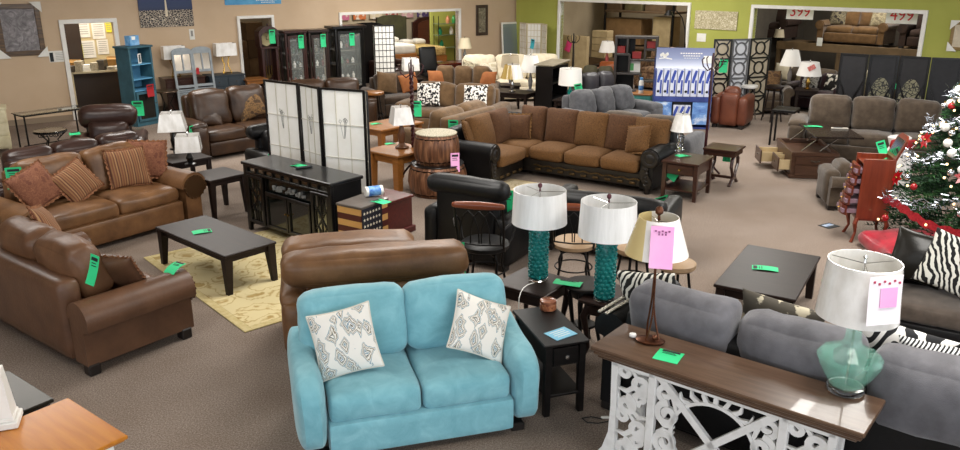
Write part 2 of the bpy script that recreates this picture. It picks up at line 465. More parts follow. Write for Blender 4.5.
# ============================================================ furniture builders
def sofa(name, label, cat, x, y, rz, W, D, H, sh, aw, ah, n, body, seatm=None, backm=None, legm=None, arm='roll', nb=None,
         back_t=.24, tilt=10, sct=.17, group=None, legs=True, back_lower=.1, wr=.012, armm=None, nail=False, bulge=.03, bw=None, front=True, seed=1, arms=(1, 1), leg_h=.07):
    """front faces local -y; base centre at the origin"""
    t = thing(name, label, cat, x, y, 0, rz, group)
    seatm = seatm or body; backm = backm or body; legm = legm or RUBBER; armm = armm or body; nb = nb or n
    la, ra = aw*arms[0], aw*arms[1]
    ix0, ix1 = -W/2+la, W/2-ra; iw = ix1-ix0; ic = (ix0+ix1)/2
    z0 = leg_h
    b = MB(); b.cush((ic, .0, (z0+sh-sct+.02)/2+0.0), (iw+.02, D-.06, sh-sct-z0+.03), .03, (0, 0, 0), 6)
    b.build('base', body, t)
    b = MB(); hh = H-back_lower-z0; yb = D/2-.11
    b.cush((ic, yb, z0+hh/2), (iw+(.04 if sum(arms) else 0), .2, hh), .07, (0, .01, .0), 9, wr*.4, seed)
    b.build('back_frame', body, t)
    for sg, on in ((-1, arms[0]), (1, arms[1])):
        if not on: continue
        b = MB(); xo = sg*(W/2-aw/2)
        if arm == 'roll':
            rr = aw*.55
            out = []
            xi = xo-sg*aw*.36; xe = xo+sg*aw*.30
            pts = [(xi, z0), (xi, ah-rr)]
            cx_, cz_ = xo+sg*.02, ah-rr
            for k in range(13):
                a = pi-k*pi*1.12/12
                pts.append((cx_+sg*rr*cos(a), cz_+rr*sin(a)))
            pts += [(xe, ah-rr*1.5), (xe, z0)]
            b.prism(pts, -D/2+.02, D/2-.05, 'y', True)
            o = b.build('arm', armm, t)
            k = MB()     # facing panel with its welt
            cc = [(cx_+rr*.82*cos(a*pi/9), cz_+rr*.82*sin(a*pi/9)) for a in range(18)]
            k.prism(cc, -D/2+.003, -D/2+.03, 'y')
            if nail:
                for a in range(16):
                    k.cush((cx_+rr*.8*cos(a*pi/8), -D/2+.002, cz_+rr*.8*sin(a*pi/8)), (.022, .014, .022), .01, (0, 0, 0), 3)
            k.build('arm_facing', nail if nail else armm, o)
        elif arm == 'flare':
            pts = [(-D/2+.02, z0), (-D/2, ah*.55), (-D/2+.03, ah-.07), (-D/2+.1, ah-.005), (-D/2+.22, ah), (D/2-.2, ah+.1), (D/2-.06, ah+.09), (D/2-.05, z0)]
            m = MB()
            m.cush((0, 0, 0), (1, 1, 1), .3, (0, 0, 0), 12)
            # rounded slab with a top that rises to the back
            for i, (px, py, pz) in enumerate(m.v):
                yy = py*D*.96
                u = yy/D+.5
                top = ah*(1-.02*(1-u))+.16*max(0, u-.45)*1.3
                zz = z0+(pz+.5)*(top-z0)
                m.v[i] = (xo+px*aw+sg*.03*max(0, pz), yy-.01-.015*sin((pz+.5)*pi), zz)
            b.v, b.f, b.sm, b.mi = m.v, m.f, m.sm, m.mi
            b.build('arm', armm, t)
        elif arm == 'pad':
            b.cush((xo, -.02, (z0+ah-.06)/2), (aw*.92, D-.06, ah-.06-z0), .06, (.02, .02, 0), 8)
            o = b.build('arm', armm, t)
            k = MB(); k.cush((xo, -.04, ah-.07), (aw*1.05, D*.86, .15), .07, (0, 0, .03), 9, wr, seed+sg)
            k.build('arm_pad', armm, o)
        else:
            b.cush((xo, 0, (z0+ah)/2), (aw, D-.04, ah-z0), .07, (.01, .02, .015), 9, wr*.4, seed+sg)
            b.build('arm', armm, t)
    sw = iw/n
    for i in range(n):
        b = MB(); b.cush((ix0+sw*(i+.5), -.06-.0, sh-sct/2), (sw-.006, D-.26, sct), .055, (0, .02, bulge), 10, wr, seed+i)
        b.build('seat_cushion', seatm, t)
    bw_ = iw/nb; bh = H-sh+.02
    for i in range(nb):
        b = MB(); b.cush((0, 0, 0), (bw_-.008, back_t, bh), back_t*.36, (0, .035, .02), 11, wr*1.4, seed+10+i, ws=5)
        b.build('back_cushion', backm, t, loc=(ix0+bw_*(i+.5), D/2-.2-back_t/2+.02, sh-.03+bh/2), rot=(R(-tilt), 0, 0))
    if legs:
        for sx in (-1, 1):
            for sy in (-1, 1):
                bx((sx*(W/2-.1), sy*(D/2-.1), leg_h/2+.005), (.1, .1, leg_h+.01), .01).build('leg', legm, t)
    return t

def pillow(name, label, pos, rz, w, h, th, m, lean=20, roll=0, fringe=None, group=None, cat='pillow', piping=None, ruffle=0, flat=False):
    """stands on its lower edge at pos, faces local -y, leans back by LEAN degrees"""
    t = thing(name, label, cat, *pos, group=group)
    rot = Matrix.Rotation(R(rz), 3, 'Z') @ rx(-lean) @ ry(roll)
    t.rotation_euler = rot.to_euler()
    n = 14; b = MB(); vs = []; fs = []; idx = {}
    drop = h/2+abs(sin(R(roll)))*w*.32
    def P(i, j, sd):
        u = sin((i/n*2-1)*pi/2); v = sin((j/n*2-1)*pi/2)
        k = max(0, (1-u*u))*max(0, (1-v*v))
        d = th/2*(k**.42)
        x = u*w/2*(1-.07*(1-v*v)); z = v*h/2*(1-.07*(1-u*u))
        d += noise.noise(Vector((x*9, z*9, sd*5)))*.012*min(1, k*4)
        return (x, sd*d, z+drop)
    for sd in (-1, 1):
        for i in range(n+1):
            for j in range(n+1):
                e = i in (0, n) or j in (0, n)
                if e and sd == 1: idx[(i, j, 1)] = idx[(i, j, -1)]; continue
                idx[(i, j, sd)] = len(vs); vs.append(P(i, j, sd))
        for i in range(n):
            for j in range(n):
                q = [idx[(i, j, sd)], idx[(i+1, j, sd)], idx[(i+1, j+1, sd)], idx[(i, j+1, sd)]]
                fs.append(q if sd < 0 else q[::-1])
    b.add(vs, fs, True); b.build('cover', m, t, sharp=80)
    ring = [P(i, 0, 1) for i in range(n)]+[P(n, j, 1) for j in range(n)]+[P(n-i, n, 1) for i in range(n)]+[P(0, n-j, 1) for j in range(n)]
    if fringe:
        f = MB(); vs = []; fs = []; dense = []
        for i, p in enumerate(ring):
            q = Vector(ring[(i+1) % len(ring)]); p = Vector(p)
            for k in range(3): dense.append(p.lerp(q, k/3))
        c = Vector((0, 0, drop)); N = len(dense)
        for i, p in enumerate(dense):
            d = (p-c); d.y = 0; d.normalize(); wv = sin(i*2.1)*.012
            for q in (p-d*.01+Vector((0, .004, 0)), p+d*(.028+.008*sin(i*1.7))+Vector((0, wv, 0))): vs.append(q)
        for i in range(N):
            j = (i+1) % N; fs.append([2*i, 2*i+1, 2*j+1, 2*j])
        f.add(vs, fs, True); f.build('fringe', fringe, t)
    if piping:
        f = MB(); f.tube(ring, .007, 5, True); f.build('piping', piping, t)
    return t
def on_sofa(root, name, label, lx, ly, lz, w, h, th, m, drz=0, **k):
    p = at(root, lx, ly, lz)
    return pillow(name, label, (p.x, p.y, p.z), yaw(root)+drz, w, h, th, m, **k)

def leg_table(name, label, cat, x, y, rz, W, D, H, m, top_t=.03, leg=.06, taper=.7, apron=.09, inset=.03, shelf=None, group=None, over=.0, legm=None, drawer=None):
    t = thing(name, label, cat, x, y, 0, rz, group)
    bx((0, 0, H-top_t/2), (W, D, top_t), .008).build('table_top', m, t)
    b = MB(); ww, dd = W-2*inset-leg, D-2*inset-leg
    for s in (-1, 1):
        b.box((0, s*dd/2, H-top_t-apron/2), (ww, .022, apron), .002); b.box((s*ww/2, 0, H-top_t-apron/2), (.022, dd, apron), .002)
    b.build('apron', legm or m, t)
    for sx in (-1, 1):
        for sy in (-1, 1):
            l = MB(); h = H-top_t; a = leg/2; c = a*taper
            vs = []
            for z, q in ((0, c), (h-apron, a), (h, a)):
                for ux, uy in ((-1, -1), (1, -1), (1, 1), (-1, 1)): vs.append((ux*q+(sx*(a-q)), uy*q+(sy*(a-q)), z))
            fs = [[3, 2, 1, 0], [8, 9, 10, 11]]+[[r*4+k, r*4+(k+1) % 4, r*4+4+(k+1) % 4, r*4+4+k] for r in (0, 1) for k in range(4)]
            l.add(vs, fs); l.build('leg', legm or m, t, loc=(sx*ww/2, sy*dd/2, 0))
    if shelf: bx((0, 0, shelf), (ww+leg*.6, dd+leg*.6, .022), .004).build('shelf', m, t)
    if drawer:
        d = bx((0, -dd/2-.02, H-top_t-apron/2), (ww-leg-.02, .02, apron-.03), .004).build('drawer', m, t)
        MB().lathe([(0, -.016), (.016, -.012), (.018, 0), (.01, .01), (.008, .03)], 12).build('knob', drawer, d, loc=(0, -dd/2-.045, H-top_t-apron/2), rot=(R(-90), 0, 0))
    return t

def shade_mb(r0, z0, r1, z1, sq=False, th=.004, n=36, curve=0, sxy=(1, 1)):
    b = MB()
    if not sq:
        prof = []
        K = 6
        for k in range(K+1):
            u = k/K; prof.append((r0+(r1-r0)*u-curve*sin(u*pi), z0+(z1-z0)*u))
        inn = [(r-th, z) for r, z in prof[::-1]]
        b.lathe(prof+inn, n, closed=True)
    else:
        vs = []; 
        ring = [(-1, -1), (1, -1), (1, 1), (-1, 1)]
        for r, z in ((r0, z0), (r1, z1), (r1-th, z1), (r0-th, z0)):
            for u, v in ring: vs.append((u*r*sxy[0], v*r*sxy[1], z))
        fs = []
        for i in range(4):
            j = (i+1) % 4
            for k in range(4): fs.append([i*4+k, i*4+(k+1) % 4, j*4+(k+1) % 4, j*4+k])
        b.add(vs, fs)
    return b
SHADE = mat('white_lampshade', '#efece6', .75, c2='#e6e2da', scale=3)
WRAP = mat('plastic_wrapped_shade', '#f6f4f1', .16, c2='#e0ddd7', scale=7, amount=(.4, .62), bumpy=.9, bscale=9, coat=.6, stretch=(1, 1, .5))
CREAM = mat('cream_lampshade', '#e6dabb', .75, c2='#dccfae', scale=3)
def lamp(name, label, x, y, z, rz, base, basem, h_base, r0, r1, sh, shade=SHADE, sq=False, overlap=.02, fin=None, curve=0, sxy=(1, 1), group=None, n=24, cord=None, bname='base'):
    """base: lathe profile or an MB; shade spans h_base-overlap upward"""
    t = thing(name, label, 'lamp', x, y, z, rz, group)
    b = base if isinstance(base, MB) else MB().lathe(base, n)
    bo = b.build(bname, basem, t)
    zt = h_base-overlap+sh
    k = MB(); k.tube([(0, 0, h_base-.03), (0, 0, zt-.03)], .008, 6)
    for a in (0, 2.09, 4.19):
        rr = (r1-.006)*(1 if not sq else min(sxy)); k.tube([(0, 0, zt-.03), (rr*cos(a), rr*sin(a), zt-.03)], .0025, 4)
    k.build('harp', CHROME, t)
    shade_mb(r0, h_base-overlap, r1, zt, sq, curve=curve, sxy=sxy).build('lamp_shade', shade, t)
    MB().lathe([(0, zt-.03), (.012, zt-.025), (.006, zt-.005), (.014, zt+.01), (.018, zt+.025), (.01, zt+.04), (0, zt+.043)], 12).build('finial', fin or CHROME, t)
    return t


# ============================================================ foreground: blue loveseat
def suede(name, c, c2, c3):
    m, t, b = nt(name); v = coords(t)
    f = noise_node(t, v, 7, 5, .6, .6); r = ramp(t, [(.3, c), (.52, c2), (.72, c3)]); t.links.new(f, r.inputs['Fac'])
    t.links.new(r.outputs['Color'], b.inputs['Base Color']); b.inputs['Roughness'].default_value = .9
    b.inputs['Sheen Weight'].default_value = .35; b.inputs['Specular IOR Level'].default_value = .2
    bump(t, b, noise_node(t, v, 90, 3), .15, .006); MATS[name] = m; return m
AQUA = suede('aqua_suede', '#6ba3b0', '#78b0bc', '#87bdc7')
def ikat(name):
    m, t, b = nt(name); v = coords(t, (1, 1, 1))
    vo = t.nodes.new('ShaderNodeTexVoronoi'); vo.inputs['Scale'].default_value = 13; vo.distance = 'MANHATTAN'
    n = t.nodes.new('ShaderNodeTexNoise'); n.inputs['Scale'].default_value = 14; n.inputs['Detail'].default_value = 3
    mp = coords(t, (1, 1, .6)); t.links.new(mp, n.inputs['Vector'])
    ad = t.nodes.new('ShaderNodeVectorMath'); ad.operation = 'SCALE'; ad.inputs['Scale'].default_value = .05
    a2 = t.nodes.new('ShaderNodeVectorMath'); t.links.new(n.outputs['Color'], ad.inputs[0]); t.links.new(ad.outputs[0], a2.inputs[0]); t.links.new(mp, a2.inputs[1])
    t.links.new(a2.outputs[0], vo.inputs['Vector'])
    r = ramp(t, [(0, '#5d5a52'), (.1, '#e6e3dc'), (.17, '#7f99a6'), (.26, '#e6e3dc'), (.32, '#50606a'), (.37, '#b4ad9b'), (.44, '#e6e3dc'), (.52, '#857c6b'), (.58, '#dcd9d1'), (.64, '#7393a1'), (.69, '#e6e3dc')], 'CONSTANT')
    t.links.new(vo.outputs['Distance'], r.inputs['Fac'])
    t.links.new(r.outputs['Color'], b.inputs['Base Color']); b.inputs['Roughness'].default_value = .85
    MATS[name] = m; return m
IKAT = ikat('ikat_print')
blue = sofa('loveseat', 'aqua blue suede loveseat with two patterned pillows in the foreground', 'loveseat', -0.509, 5.282, 16.00, 1.721, 1.02, .97, .48, .22, .63, 2, AQUA,
            arm='flare', back_t=.25, tilt=12, sct=.2, wr=.008, bulge=.035, back_lower=.2, leg_h=.06, seed=3)
for ch in blue.children:
    n_ = ch.name.split('.')[0]
    if n_ == 'back_cushion':
        ch.scale.x = 1.24; ch.location.x *= 1.2; ch.location.z += .02
    if n_ == 'leg': ch.location = (-.06 if ch.data.vertices[0].co.x > 0 else .06, .05 if ch.data.vertices[0].co.y < 0 else -.05, -.012)
on_sofa(blue, 'throw_pillow', 'blue and grey ikat pillow leaning at the left arm of the aqua loveseat', -.44, -.2, .49, .44, .46, .15, IKAT, drz=-10, lean=24, roll=-12, group='ikat pillows on the aqua loveseat', piping=mat('linen_edge', '#d7d2c6', .9))
on_sofa(blue, 'throw_pillow', 'blue and grey ikat pillow leaning at the right arm of the aqua loveseat', .4, -.26, .5, .44, .44, .15, IKAT, drz=16, lean=34, roll=30, group='ikat pillows on the aqua loveseat', piping=MATS['linen_edge'])

# ============================================================ scroll console table
CHALK = mat('chalk_white_paint', '#e2e1df', .6, c2='#cfcdca', scale=11, amount=(.45, .75), bumpy=.1, bscale=30)
WALN = wood('brown_table_top', '#493426', '#5f4a3a', .3, 0, .3)
def spiral(cx, cz, r, turns, a0, sg=1, k=16, tail=None):
    pts = []; N = int(k*turns)
    for i in range(N+1):
        u = i/N; a = a0+sg*u*turns*2*pi; q = r*(1-.82*u)
        pts.append((cx+q*cos(a), cz+q*sin(a)))
    if tail: pts = [tail]+pts
    return pts
def console_table():
    x, y, rz, W = 1.514, 4.375, -38.50, 1.677
    t = thing('console_table', 'long walnut topped console table on white carved scrollwork base', 'console table', x, y, 0, rz)
    D = .46; b = MB(); b.box((0, 0, .845), (W, D, .03), .01); b.box((0, 0, .815), (W-.03, D-.03, .03), .012); b.box((0, 0, .79), (W-.08, D-.07, .03), .008)
    b.build('table_top', WALN, t)
    yf, yb = -.17, -.145
    for s in (-1, 1):
        p = MB(); xo, xi = s*.68, s*.41
        p.box((xi, -.155, .41), (.055, .05, .75), .006)
        p.prism([(xo-s*.025, .78), (xo+s*.02, .78), (xo+s*.012, .45), (xo+s*.02, .25), (xo+s*.06, .12), (xo+s*.11, .05), (xo+s*.11, .0), (xo-s*.03, .0)], -.18, -.13)
        p.box(((xo+xi)/2, -.155, .05), (.3, .05, .1), .006); p.box(((xo+xi)/2, -.155, .765), (.3, .05, .04), .006)
        o = p.build('pilaster', CHALK, t)
        q = MB(); cx = (xo+xi)/2
        for i, z in enumerate((.17, .33, .49, .65)):
            g = 1 if i % 2 else -1
            q.ribbon(spiral(cx+g*.045, z, .07, 1.35, -g*pi/2, g), .042, yf+.004, yb+.006)
            q.ribbon(spiral(cx-g*.06, z+.07, .05, 1.1, g*pi/2, g), .036, yf+.008, yb+.006)
            q.ribbon([(cx-g*.11, z-.06), (cx-g*.05, z-.07), (cx+g*.01, z-.02), (cx+g*.02, z+.05), (cx-g*.03, z+.11)], [.012, .03, .036, .03, .014], yf+.01, yb+.004)
            q.ribbon([(cx+g*.12, z-.05), (cx+g*.1, z+.0), (cx+g*.11, z+.06)], [.02, .03, .015], yf+.012, yb+.006)
        q.build('scrollwork', CHALK, o)
        e = MB(); e.box((s*.66, .02, .06), (.05, .3, .08), .005); e.box((s*.64, .16, .4), (.06, .05, .76), .006); e.build('rear_leg', CHALK, t)
    c = MB()
    hw, z0, z1 = .38, .06, .78; zc = (z0+z1)/2
    for s in (-1, 1): c.ribbon([(-hw, zc-s*(z1-z0)/2), (hw, zc+s*(z1-z0)/2)], .045, yf-.004, yb)
    c.build('cross_bars', CHALK, t)
    q = MB(); n = 40
    q.ribbon([(.27*cos(2*pi*k/n), zc+.27*sin(2*pi*k/n)) for k in range(n)], .022, yf+.006, yb+.004, closed=True)
    for k in range(4):
        a = k*pi/2; cx, cz = .33*cos(a), zc+.31*sin(a)
        if k % 2:
            for j in range(-3, 4):
                aa = a+j*.2; q.ribbon([(.27*cos(aa), zc+.27*sin(aa)), (.32*cos(aa+.05*j), zc+.32*sin(aa+.05*j)), (.36*cos(aa+.03*j), zc+.36*sin(aa+.03*j))], [.03, .026, .008], yf+.01, yb+.006)
        else:
            g = cos(a)
            for j in (-1, 1):
                q.ribbon(spiral(g*.3, zc+j*.1, .08, 1.4, j*pi/2, -j*g), .042, yf+.006, yb+.006)
                q.ribbon(spiral(g*.32, zc+j*.24, .06, 1.2, -j*pi/2, j*g), .036, yf+.01, yb+.006)
                q.ribbon([(g*.25, zc+j*.02), (g*.32, zc+j*.015), (g*.37, zc+j*.05)], [.012, .028, .01], yf+.01, yb+.006)
                q.ribbon([(g*.24, zc+j*.12), (g*.26, zc+j*.2), (g*.31, zc+j*.3)], [.02, .03, .01], yf+.01, yb+.006)
    q.build('center_scrollwork', CHALK, t)
    for z, hh in ((.04, .08), (.765, .03)): bx((0, -.155, z), (.76, .05, hh), .005).build('rail', CHALK, t)
    return t
ct = console_table()
p = at(ct, -.37, -.05, .86)
tag(p.x, p.y, p.z+.003, yaw(ct)+8, 'pair of overlapping green price cards lying on the walnut console table', w=.16, h=.16, flat=True, bend=.006)

# lamp of green glass on that console
TGL = mat('sea_green_glass', '#8fd6c0', .04, alpha=.27, coat=.6, spec=.8)
ACR = glass('acrylic', '#f4f6f5', .03, 1.49)
gl = 2.126, 4.144
def glass_lamp():
    x, y = gl
    t = thing('table_lamp', 'faceted green glass jug lamp with white drum shade on the console table', 'lamp', x, y, .862, 12)
    MB().lathe([(0, 0), (.1, 0), (.105, .008), (.105, .026), (.1, .032), (0, .032)], 36).build('acrylic_foot', ACR, t)
    prof = [(0, .034), (.075, .034), (.09, .04), (.135, .11), (.172, .18), (.18, .21), (.16, .24), (.1, .268), (.06, .29), (.045, .33), (.038, .46), (.0, .465)]
    inn_ = [(max(r-.004, .001), z+.004 if i == 0 else z) for i, (r, z) in enumerate(prof[1:-1])][::-1]
    g = MB().lathe(prof, 13); g.sm = [False]*len(g.sm); g.build('glass_body', TGL, t)
    k = MB(); k.tube([(0, 0, .036), (0, 0, .8)], .006, 8); 
    for a in (0, 2.09, 4.19): k.tube([(0, 0, .785), (.185*cos(a), .185*sin(a), .785)], .0025, 4)
    k.build('stem', CHROME, t)
    shade_mb(.22, .475, .192, .8, th=.004, n=48).build('lamp_shade', WRAP, t)
    MB().lathe([(0, .785), (.01, .79), (.006, .81), (.014, .822), (0, .835)], 12).build('finial', CHROME, t)
    return t
lg = glass_lamp()
p = at(lg, .02, -.236, .78)
p = Vector((gl[0]+.02, gl[1]-.212, 1.655))
tag(p.x, p.y, p.z, 11, 'white and pink price sheet stuck on the shade of the green glass lamp', w=.2, h=.27, tilt=-6, color=mat('white_sheet', '#f6eef4', .5), bend=.004, group='pink price sheets', stripe=False)
sheet_ = [o for o in bpy.data.objects if o.name.startswith('price_tag')][-1]
bx((.02, .0, -.12), (.1, .004, .11), 0).build('pink_label', PINK, sheet_)
q_ = MB()
for k in range(6): q_.box((-.07+.03*k, .0, -.03-.012*(k % 2)), (.012, .004, .012), 0)
q_.build('printing', mat('red_print', '#b03a5a', .6), sheet_)

# copper rod lamp
COP = mat('antique_copper', '#6e452f', .35, .75, c2='#4c2d20', scale=14)
def copper_lamp():
    x, y = 1.118, 4.772
    t = thing('table_lamp', 'twisted copper rod lamp with cream and plastic wrapped shade on the console table', 'lamp', x, y, .862, -20)
    b = MB(); b.lathe([(0, 0), (.07, 0), (.085, .006), (.088, .016), (.07, .024), (0, .026)], 24, sx=1.1, sy=.75)
    b.build('foot', COP, t)
    for k in range(3):
        pts = []
        for i in range(15):
            u = i/14; a = k*2.09+u*2.6; rr = .05*(1-u*1.7)**2+.006 if u < .59 else .012+.01*sin(u*6)
            pts.append((rr*cos(a), rr*sin(a)*.8, .015+u*.63))
        MB().tube(pts, .007, 6).build('rod', COP, t)
    MB().cush((.03, -.03, .05), (.04, .04, .04), .02, (0, 0, 0), 5).build('copper_ball', COP, t)
    MB().cush((-.12, .02, .02), (.05, .04, .035), .02, (0, 0, 0), 4, .006).build('plastic_cap', WRAP, t)
    k = MB(); k.tube([(0, 0, .62), (0, 0, .85)], .006, 6)
    for a in (0, 2.09, 4.19): k.tube([(0, 0, .83), (.115*cos(a), 0.115*sin(a), .83)], .0025, 4)
    k.build('harp', CHROME, t)
    s = shade_mb(.2, .62, .125, .86, n=40)
    s.build('lamp_shade', wrapped_half('half_wrapped_shade', '#d8c38a'), t)
    MB().lathe([(0, .83), (.012, .84), (.008, .87), (.025, .885), (.027, .905), (.016, .925), (0, .93)], 14).build('finial', COP, t)
    return t
def wrapped_half(name, c):
    m, t, b = nt(name); cn = t.nodes.new('ShaderNodeTexCoord'); sp = t.nodes.new('ShaderNodeSeparateXYZ'); t.links.new(cn.outputs['Object'], sp.inputs[0])
    g = t.nodes.new('ShaderNodeMath'); g.operation = 'GREATER_THAN'; g.inputs[1].default_value = -.06; t.links.new(sp.outputs['X'], g.inputs[0])
    mx = t.nodes.new('ShaderNodeMix'); mx.data_type = 'RGBA'; mx.inputs[6].default_value = lin(c); mx.inputs[7].default_value = lin('#efece6'); t.links.new(g.outputs[0], mx.inputs[0])
    t.links.new(mx.outputs[2], b.inputs['Base Color']); b.inputs['Roughness'].default_value = .25; b.inputs['Coat Weight'].default_value = .5
    bump(t, b, noise_node(t, coords(t), 10, 3), .7, .008); MATS[name] = m; return m
cl = copper_lamp()
p = at(cl, .045, -.142, .845)
tag(p.x, p.y, p.z, -12, 'long pink price sheet hanging on the shade of the copper lamp', w=.14, h=.26, tilt=-17, color=PINK, bend=.004, group='pink price sheets', stripe=False)
sheet2_ = [o for o in bpy.data.objects if o.name.startswith('price_tag')][-1]
q_ = MB()
for k in range(5): q_.box((-.04+.02*k, .0, -.03-.006*(k % 2)), (.012, .004, .01), 0)
for k in range(3): q_.box((-.02+.02*k, .003, -.05), (.01, .004, .012), 0)
q_.build('printing', mat('plum_ink', '#8a4a7a', .6), sheet2_)

# ============================================================ grey sofa behind the console
GREYV = fabric('grey_velour', '#5a595d', '#6d6c71', 6)
gsx, gsy, gsr, gsW = 1.146, 4.236, -40.00, 1.583
ang = math.radians(-40)
def grey_sofa():
    W = 2.85
    # rear edge runs along the console; the sofa looks away from the camera
    A = Vector((0.885, 5.125)); d = Vector((cos(R(-40)), sin(R(-40)))); n = Vector((-d.y, d.x))
    c = A+d*(W/2-.2)+n*.68
    t = sofa('sofa', 'black leather and grey fabric sofa seen from behind the console table', 'sofa', c.x, c.y, 140, W, 1.0, .92, .46, .24, .8, 3, BLKLEA, GREYV, GREYV, arm='roll', nb=3, back_t=.3, tilt=5, back_lower=.04, wr=.02, seed=21)
    for ch in t.children:
        if ch.name.startswith('back_cushion'):
            ch.location.z += .18; ch.location.y += .2; ch.scale.x = .97
    for row in range(2):
        k = MB()
        for i in range(8):
            u = i/7; k.cush((W/2-.03-.06*row, .48-.32*u, .81), (.03, .046, .022), .011, (0, 0, 0), 3)
        k.build('nailhead_trim', mat('pewter', '#b9b4a8', .3, 1), t)
    return t
gs = grey_sofa()
def zebra(name, c1, c2, sc=9, st=(1, 1, 1), dist=5, rot=(0, .5, 0)):
    m, t, b = nt(name); v = coords(t, st, rot=rot); wv = t.nodes.new('ShaderNodeTexWave'); wv.inputs['Scale'].default_value = sc; wv.inputs['Distortion'].default_value = dist
    wv.inputs['Detail'].default_value = 2; wv.inputs['Detail Scale'].default_value = 1.1; t.links.new(v, wv.inputs['Vector'])
    r = ramp(t, [(0, c1), (.5, c2)], 'CONSTANT'); t.links.new(wv.outputs['Fac'], r.inputs['Fac']); t.links.new(r.outputs['Color'], b.inputs['Base Color'])
    b.inputs['Roughness'].default_value = .85; MATS[name] = m; return m
ZEB = zebra('zebra_print', '#0e0e0e', '#dcdad0', 7, dist=8)
LINEP = zebra('brush_line_print', '#16171a', '#e4e2de', 3.6, (1.2, 1.2, .8), 9, (.3, .9, 0))
CIRC = mat('circle_print', '#4a453c', .85, c2='#b7ae97', scale=9, amount=(.52, .56))
HOUND = zebra('houndstooth_print', '#1b1b1d', '#dededc', 16, (1, 1, 1), 1)
gm = 'accent pillows on the grey sofa'
def peek(label, x, y, z, w, h, m, roll=0, lean=10):
    pillow('throw_pillow', label, (x, y, z-h+.02), 140, w, h, .16, m, lean=lean, roll=roll, group=gm)
peek('zebra striped pillow at the far end of the grey sofa, under the copper lamp shade', 1.354, 5.549, 1.02, .5, .46, ZEB, 12)
peek('brown pillow with pale rings peeking over the middle of the grey sofa back', 2.033, 4.944, 1.1, .56, .5, CIRC, -3)
peek('white pillow with black brush lines on the grey sofa, behind the glass lamp', 2.598, 4.505, 1.12, .6, .52, LINEP, -4)
peek('small checked black and white pillow at the right end of the grey sofa back', 2.739, 4.229, 1.12, .44, .5, HOUND, 4)

# second dark sofa facing it at the right edge
TAUPE = fabric('taupe_seat_fabric', '#4d443d', '#5a5048', 12)
def right_sofa():
    A = Vector((3.621, 6.701)); d = Vector((cos(R(-32)), sin(R(-32)))); n = Vector((-d.y, d.x))
    c = A+d*1.05+n*.1
    return sofa('sofa', 'black leather sofa with taupe seat beside the christmas tree at the right edge', 'sofa', c.x, c.y, -32, 2.3, 1.0, .84, .46, .2, .62, 3, BLKLEA, TAUPE, BLKLEA, arm='box', back_t=.22, wr=.012, seed=31)
rs = right_sofa()
on_sofa(rs, 'throw_pillow', 'large zebra pillow on the black sofa next to the christmas tree', -.6, -.16, .5, .5, .5, .16, ZEB, drz=4, lean=22, roll=16)
on_sofa(rs, 'throw_pillow', 'black satin pillow behind the large zebra pillow on the right black sofa', -.84, .0, .5, .46, .46, .15, mat('black_satin', '#15130f', .3, c2='#1f1c16', scale=4), lean=16, roll=8)

# ============================================================ small tables around the teal lamps
def side_table():
    x, y, rz, Wd = 0.533, 5.609, 18.00, 0.341
    t = leg_table('side_table', 'narrow black chairside table with one drawer beside the aqua loveseat', 'side table', x, y, rz, .36, .68, .6, BLKW, .026, .05, .9, .17, .02, shelf=.16, drawer=CHROME)
    return t
st = side_table()
p = at(st, .0, -.16, .601)
def flat_card(name, label, cat, x, y, z, rz, w, h, m, group=None):
    t = thing(name, label, cat, x, y, z, rz, group)
    bx((0, 0, .002), (w, h, .004), 0).build('card', m, t)
    b = MB()
    for k in range(4): b.box((0, h*(.3-k*.18), .0045), (w*(.7-.1*(k % 2)), h*.05, .001), 0)
    b.build('printing', WHITEP, t); return t
flat_card('blue_card', 'pale blue printed card lying on the chairside table', 'card', p.x+.02, p.y-.02, p.z, yaw(st)+18, .2, .15, mat('sky_blue_card', '#7fc0dc', .5))
x, y = 0.545, 5.897
t = thing('candle_tin', 'round reddish patterned candle jar on the chairside table', 'candle', x, y, .601)
MB().lathe([(0, 0), (.062, 0), (.067, .006), (.067, .05), (.062, .055), (0, .055)], 24).build('tin', mat('red_brown_pattern', '#6b2b1e', .3, c2='#b0744e', scale=40, coat=.4), t)
MB().lathe([(0, .056), (.066, .056), (.067, .06), (.066, .078), (.06, .082), (0, .082)], 24).build('lid', mat('amber_lid', '#7a4632', .2, c2='#a06a50', scale=20, coat=.5), t)
DKB = wood('dark_brown_wood', '#1e1311', '#2e1f1a', .38, coat=0, spec=.3)
def queen_table(label, x, y, rz, W, D, H):
    t = thing('end_table', label, 'end table', x, y, 0, rz, 'dark end tables under the teal lamps')
    b = MB(); b.box((0, 0, H-.012), (W, D, .024), .008); b.box((0, 0, H-.03), (W-.03, D-.03, .014), .004); b.build('table_top', DKB, t)
    b = MB(); b.box((0, 0, H-.085), (W-.08, D-.08, .1), .006); b.build('apron', DKB, t)
    for sx in (-1, 1):
        for sy in (-1, 1):
            o = .02
            pts = [(sx*(W/2-.07), sy*(D/2-.07), H-.06), (sx*(W/2-.04), sy*(D/2-.04), H-.16), (sx*(W/2-.06), sy*(D/2-.06), H*.45), (sx*(W/2-.075), sy*(D/2-.075), H*.18), (sx*(W/2-.05), sy*(D/2-.05), .03), (sx*(W/2-.035), sy*(D/2-.035), 0)]
            MB().tube(pts, [.032, .034, .024, .018, .02, .024], 10).build('leg', DKB, t)
    return t
q1 = queen_table('dark brown end table under the left teal glass lamp', 0.475, 6.549, -36, .52, .5, .58)
q2 = queen_table('dark brown end table under the right teal glass lamp', 1.155, 6.282, -36, .46, .5, .55)
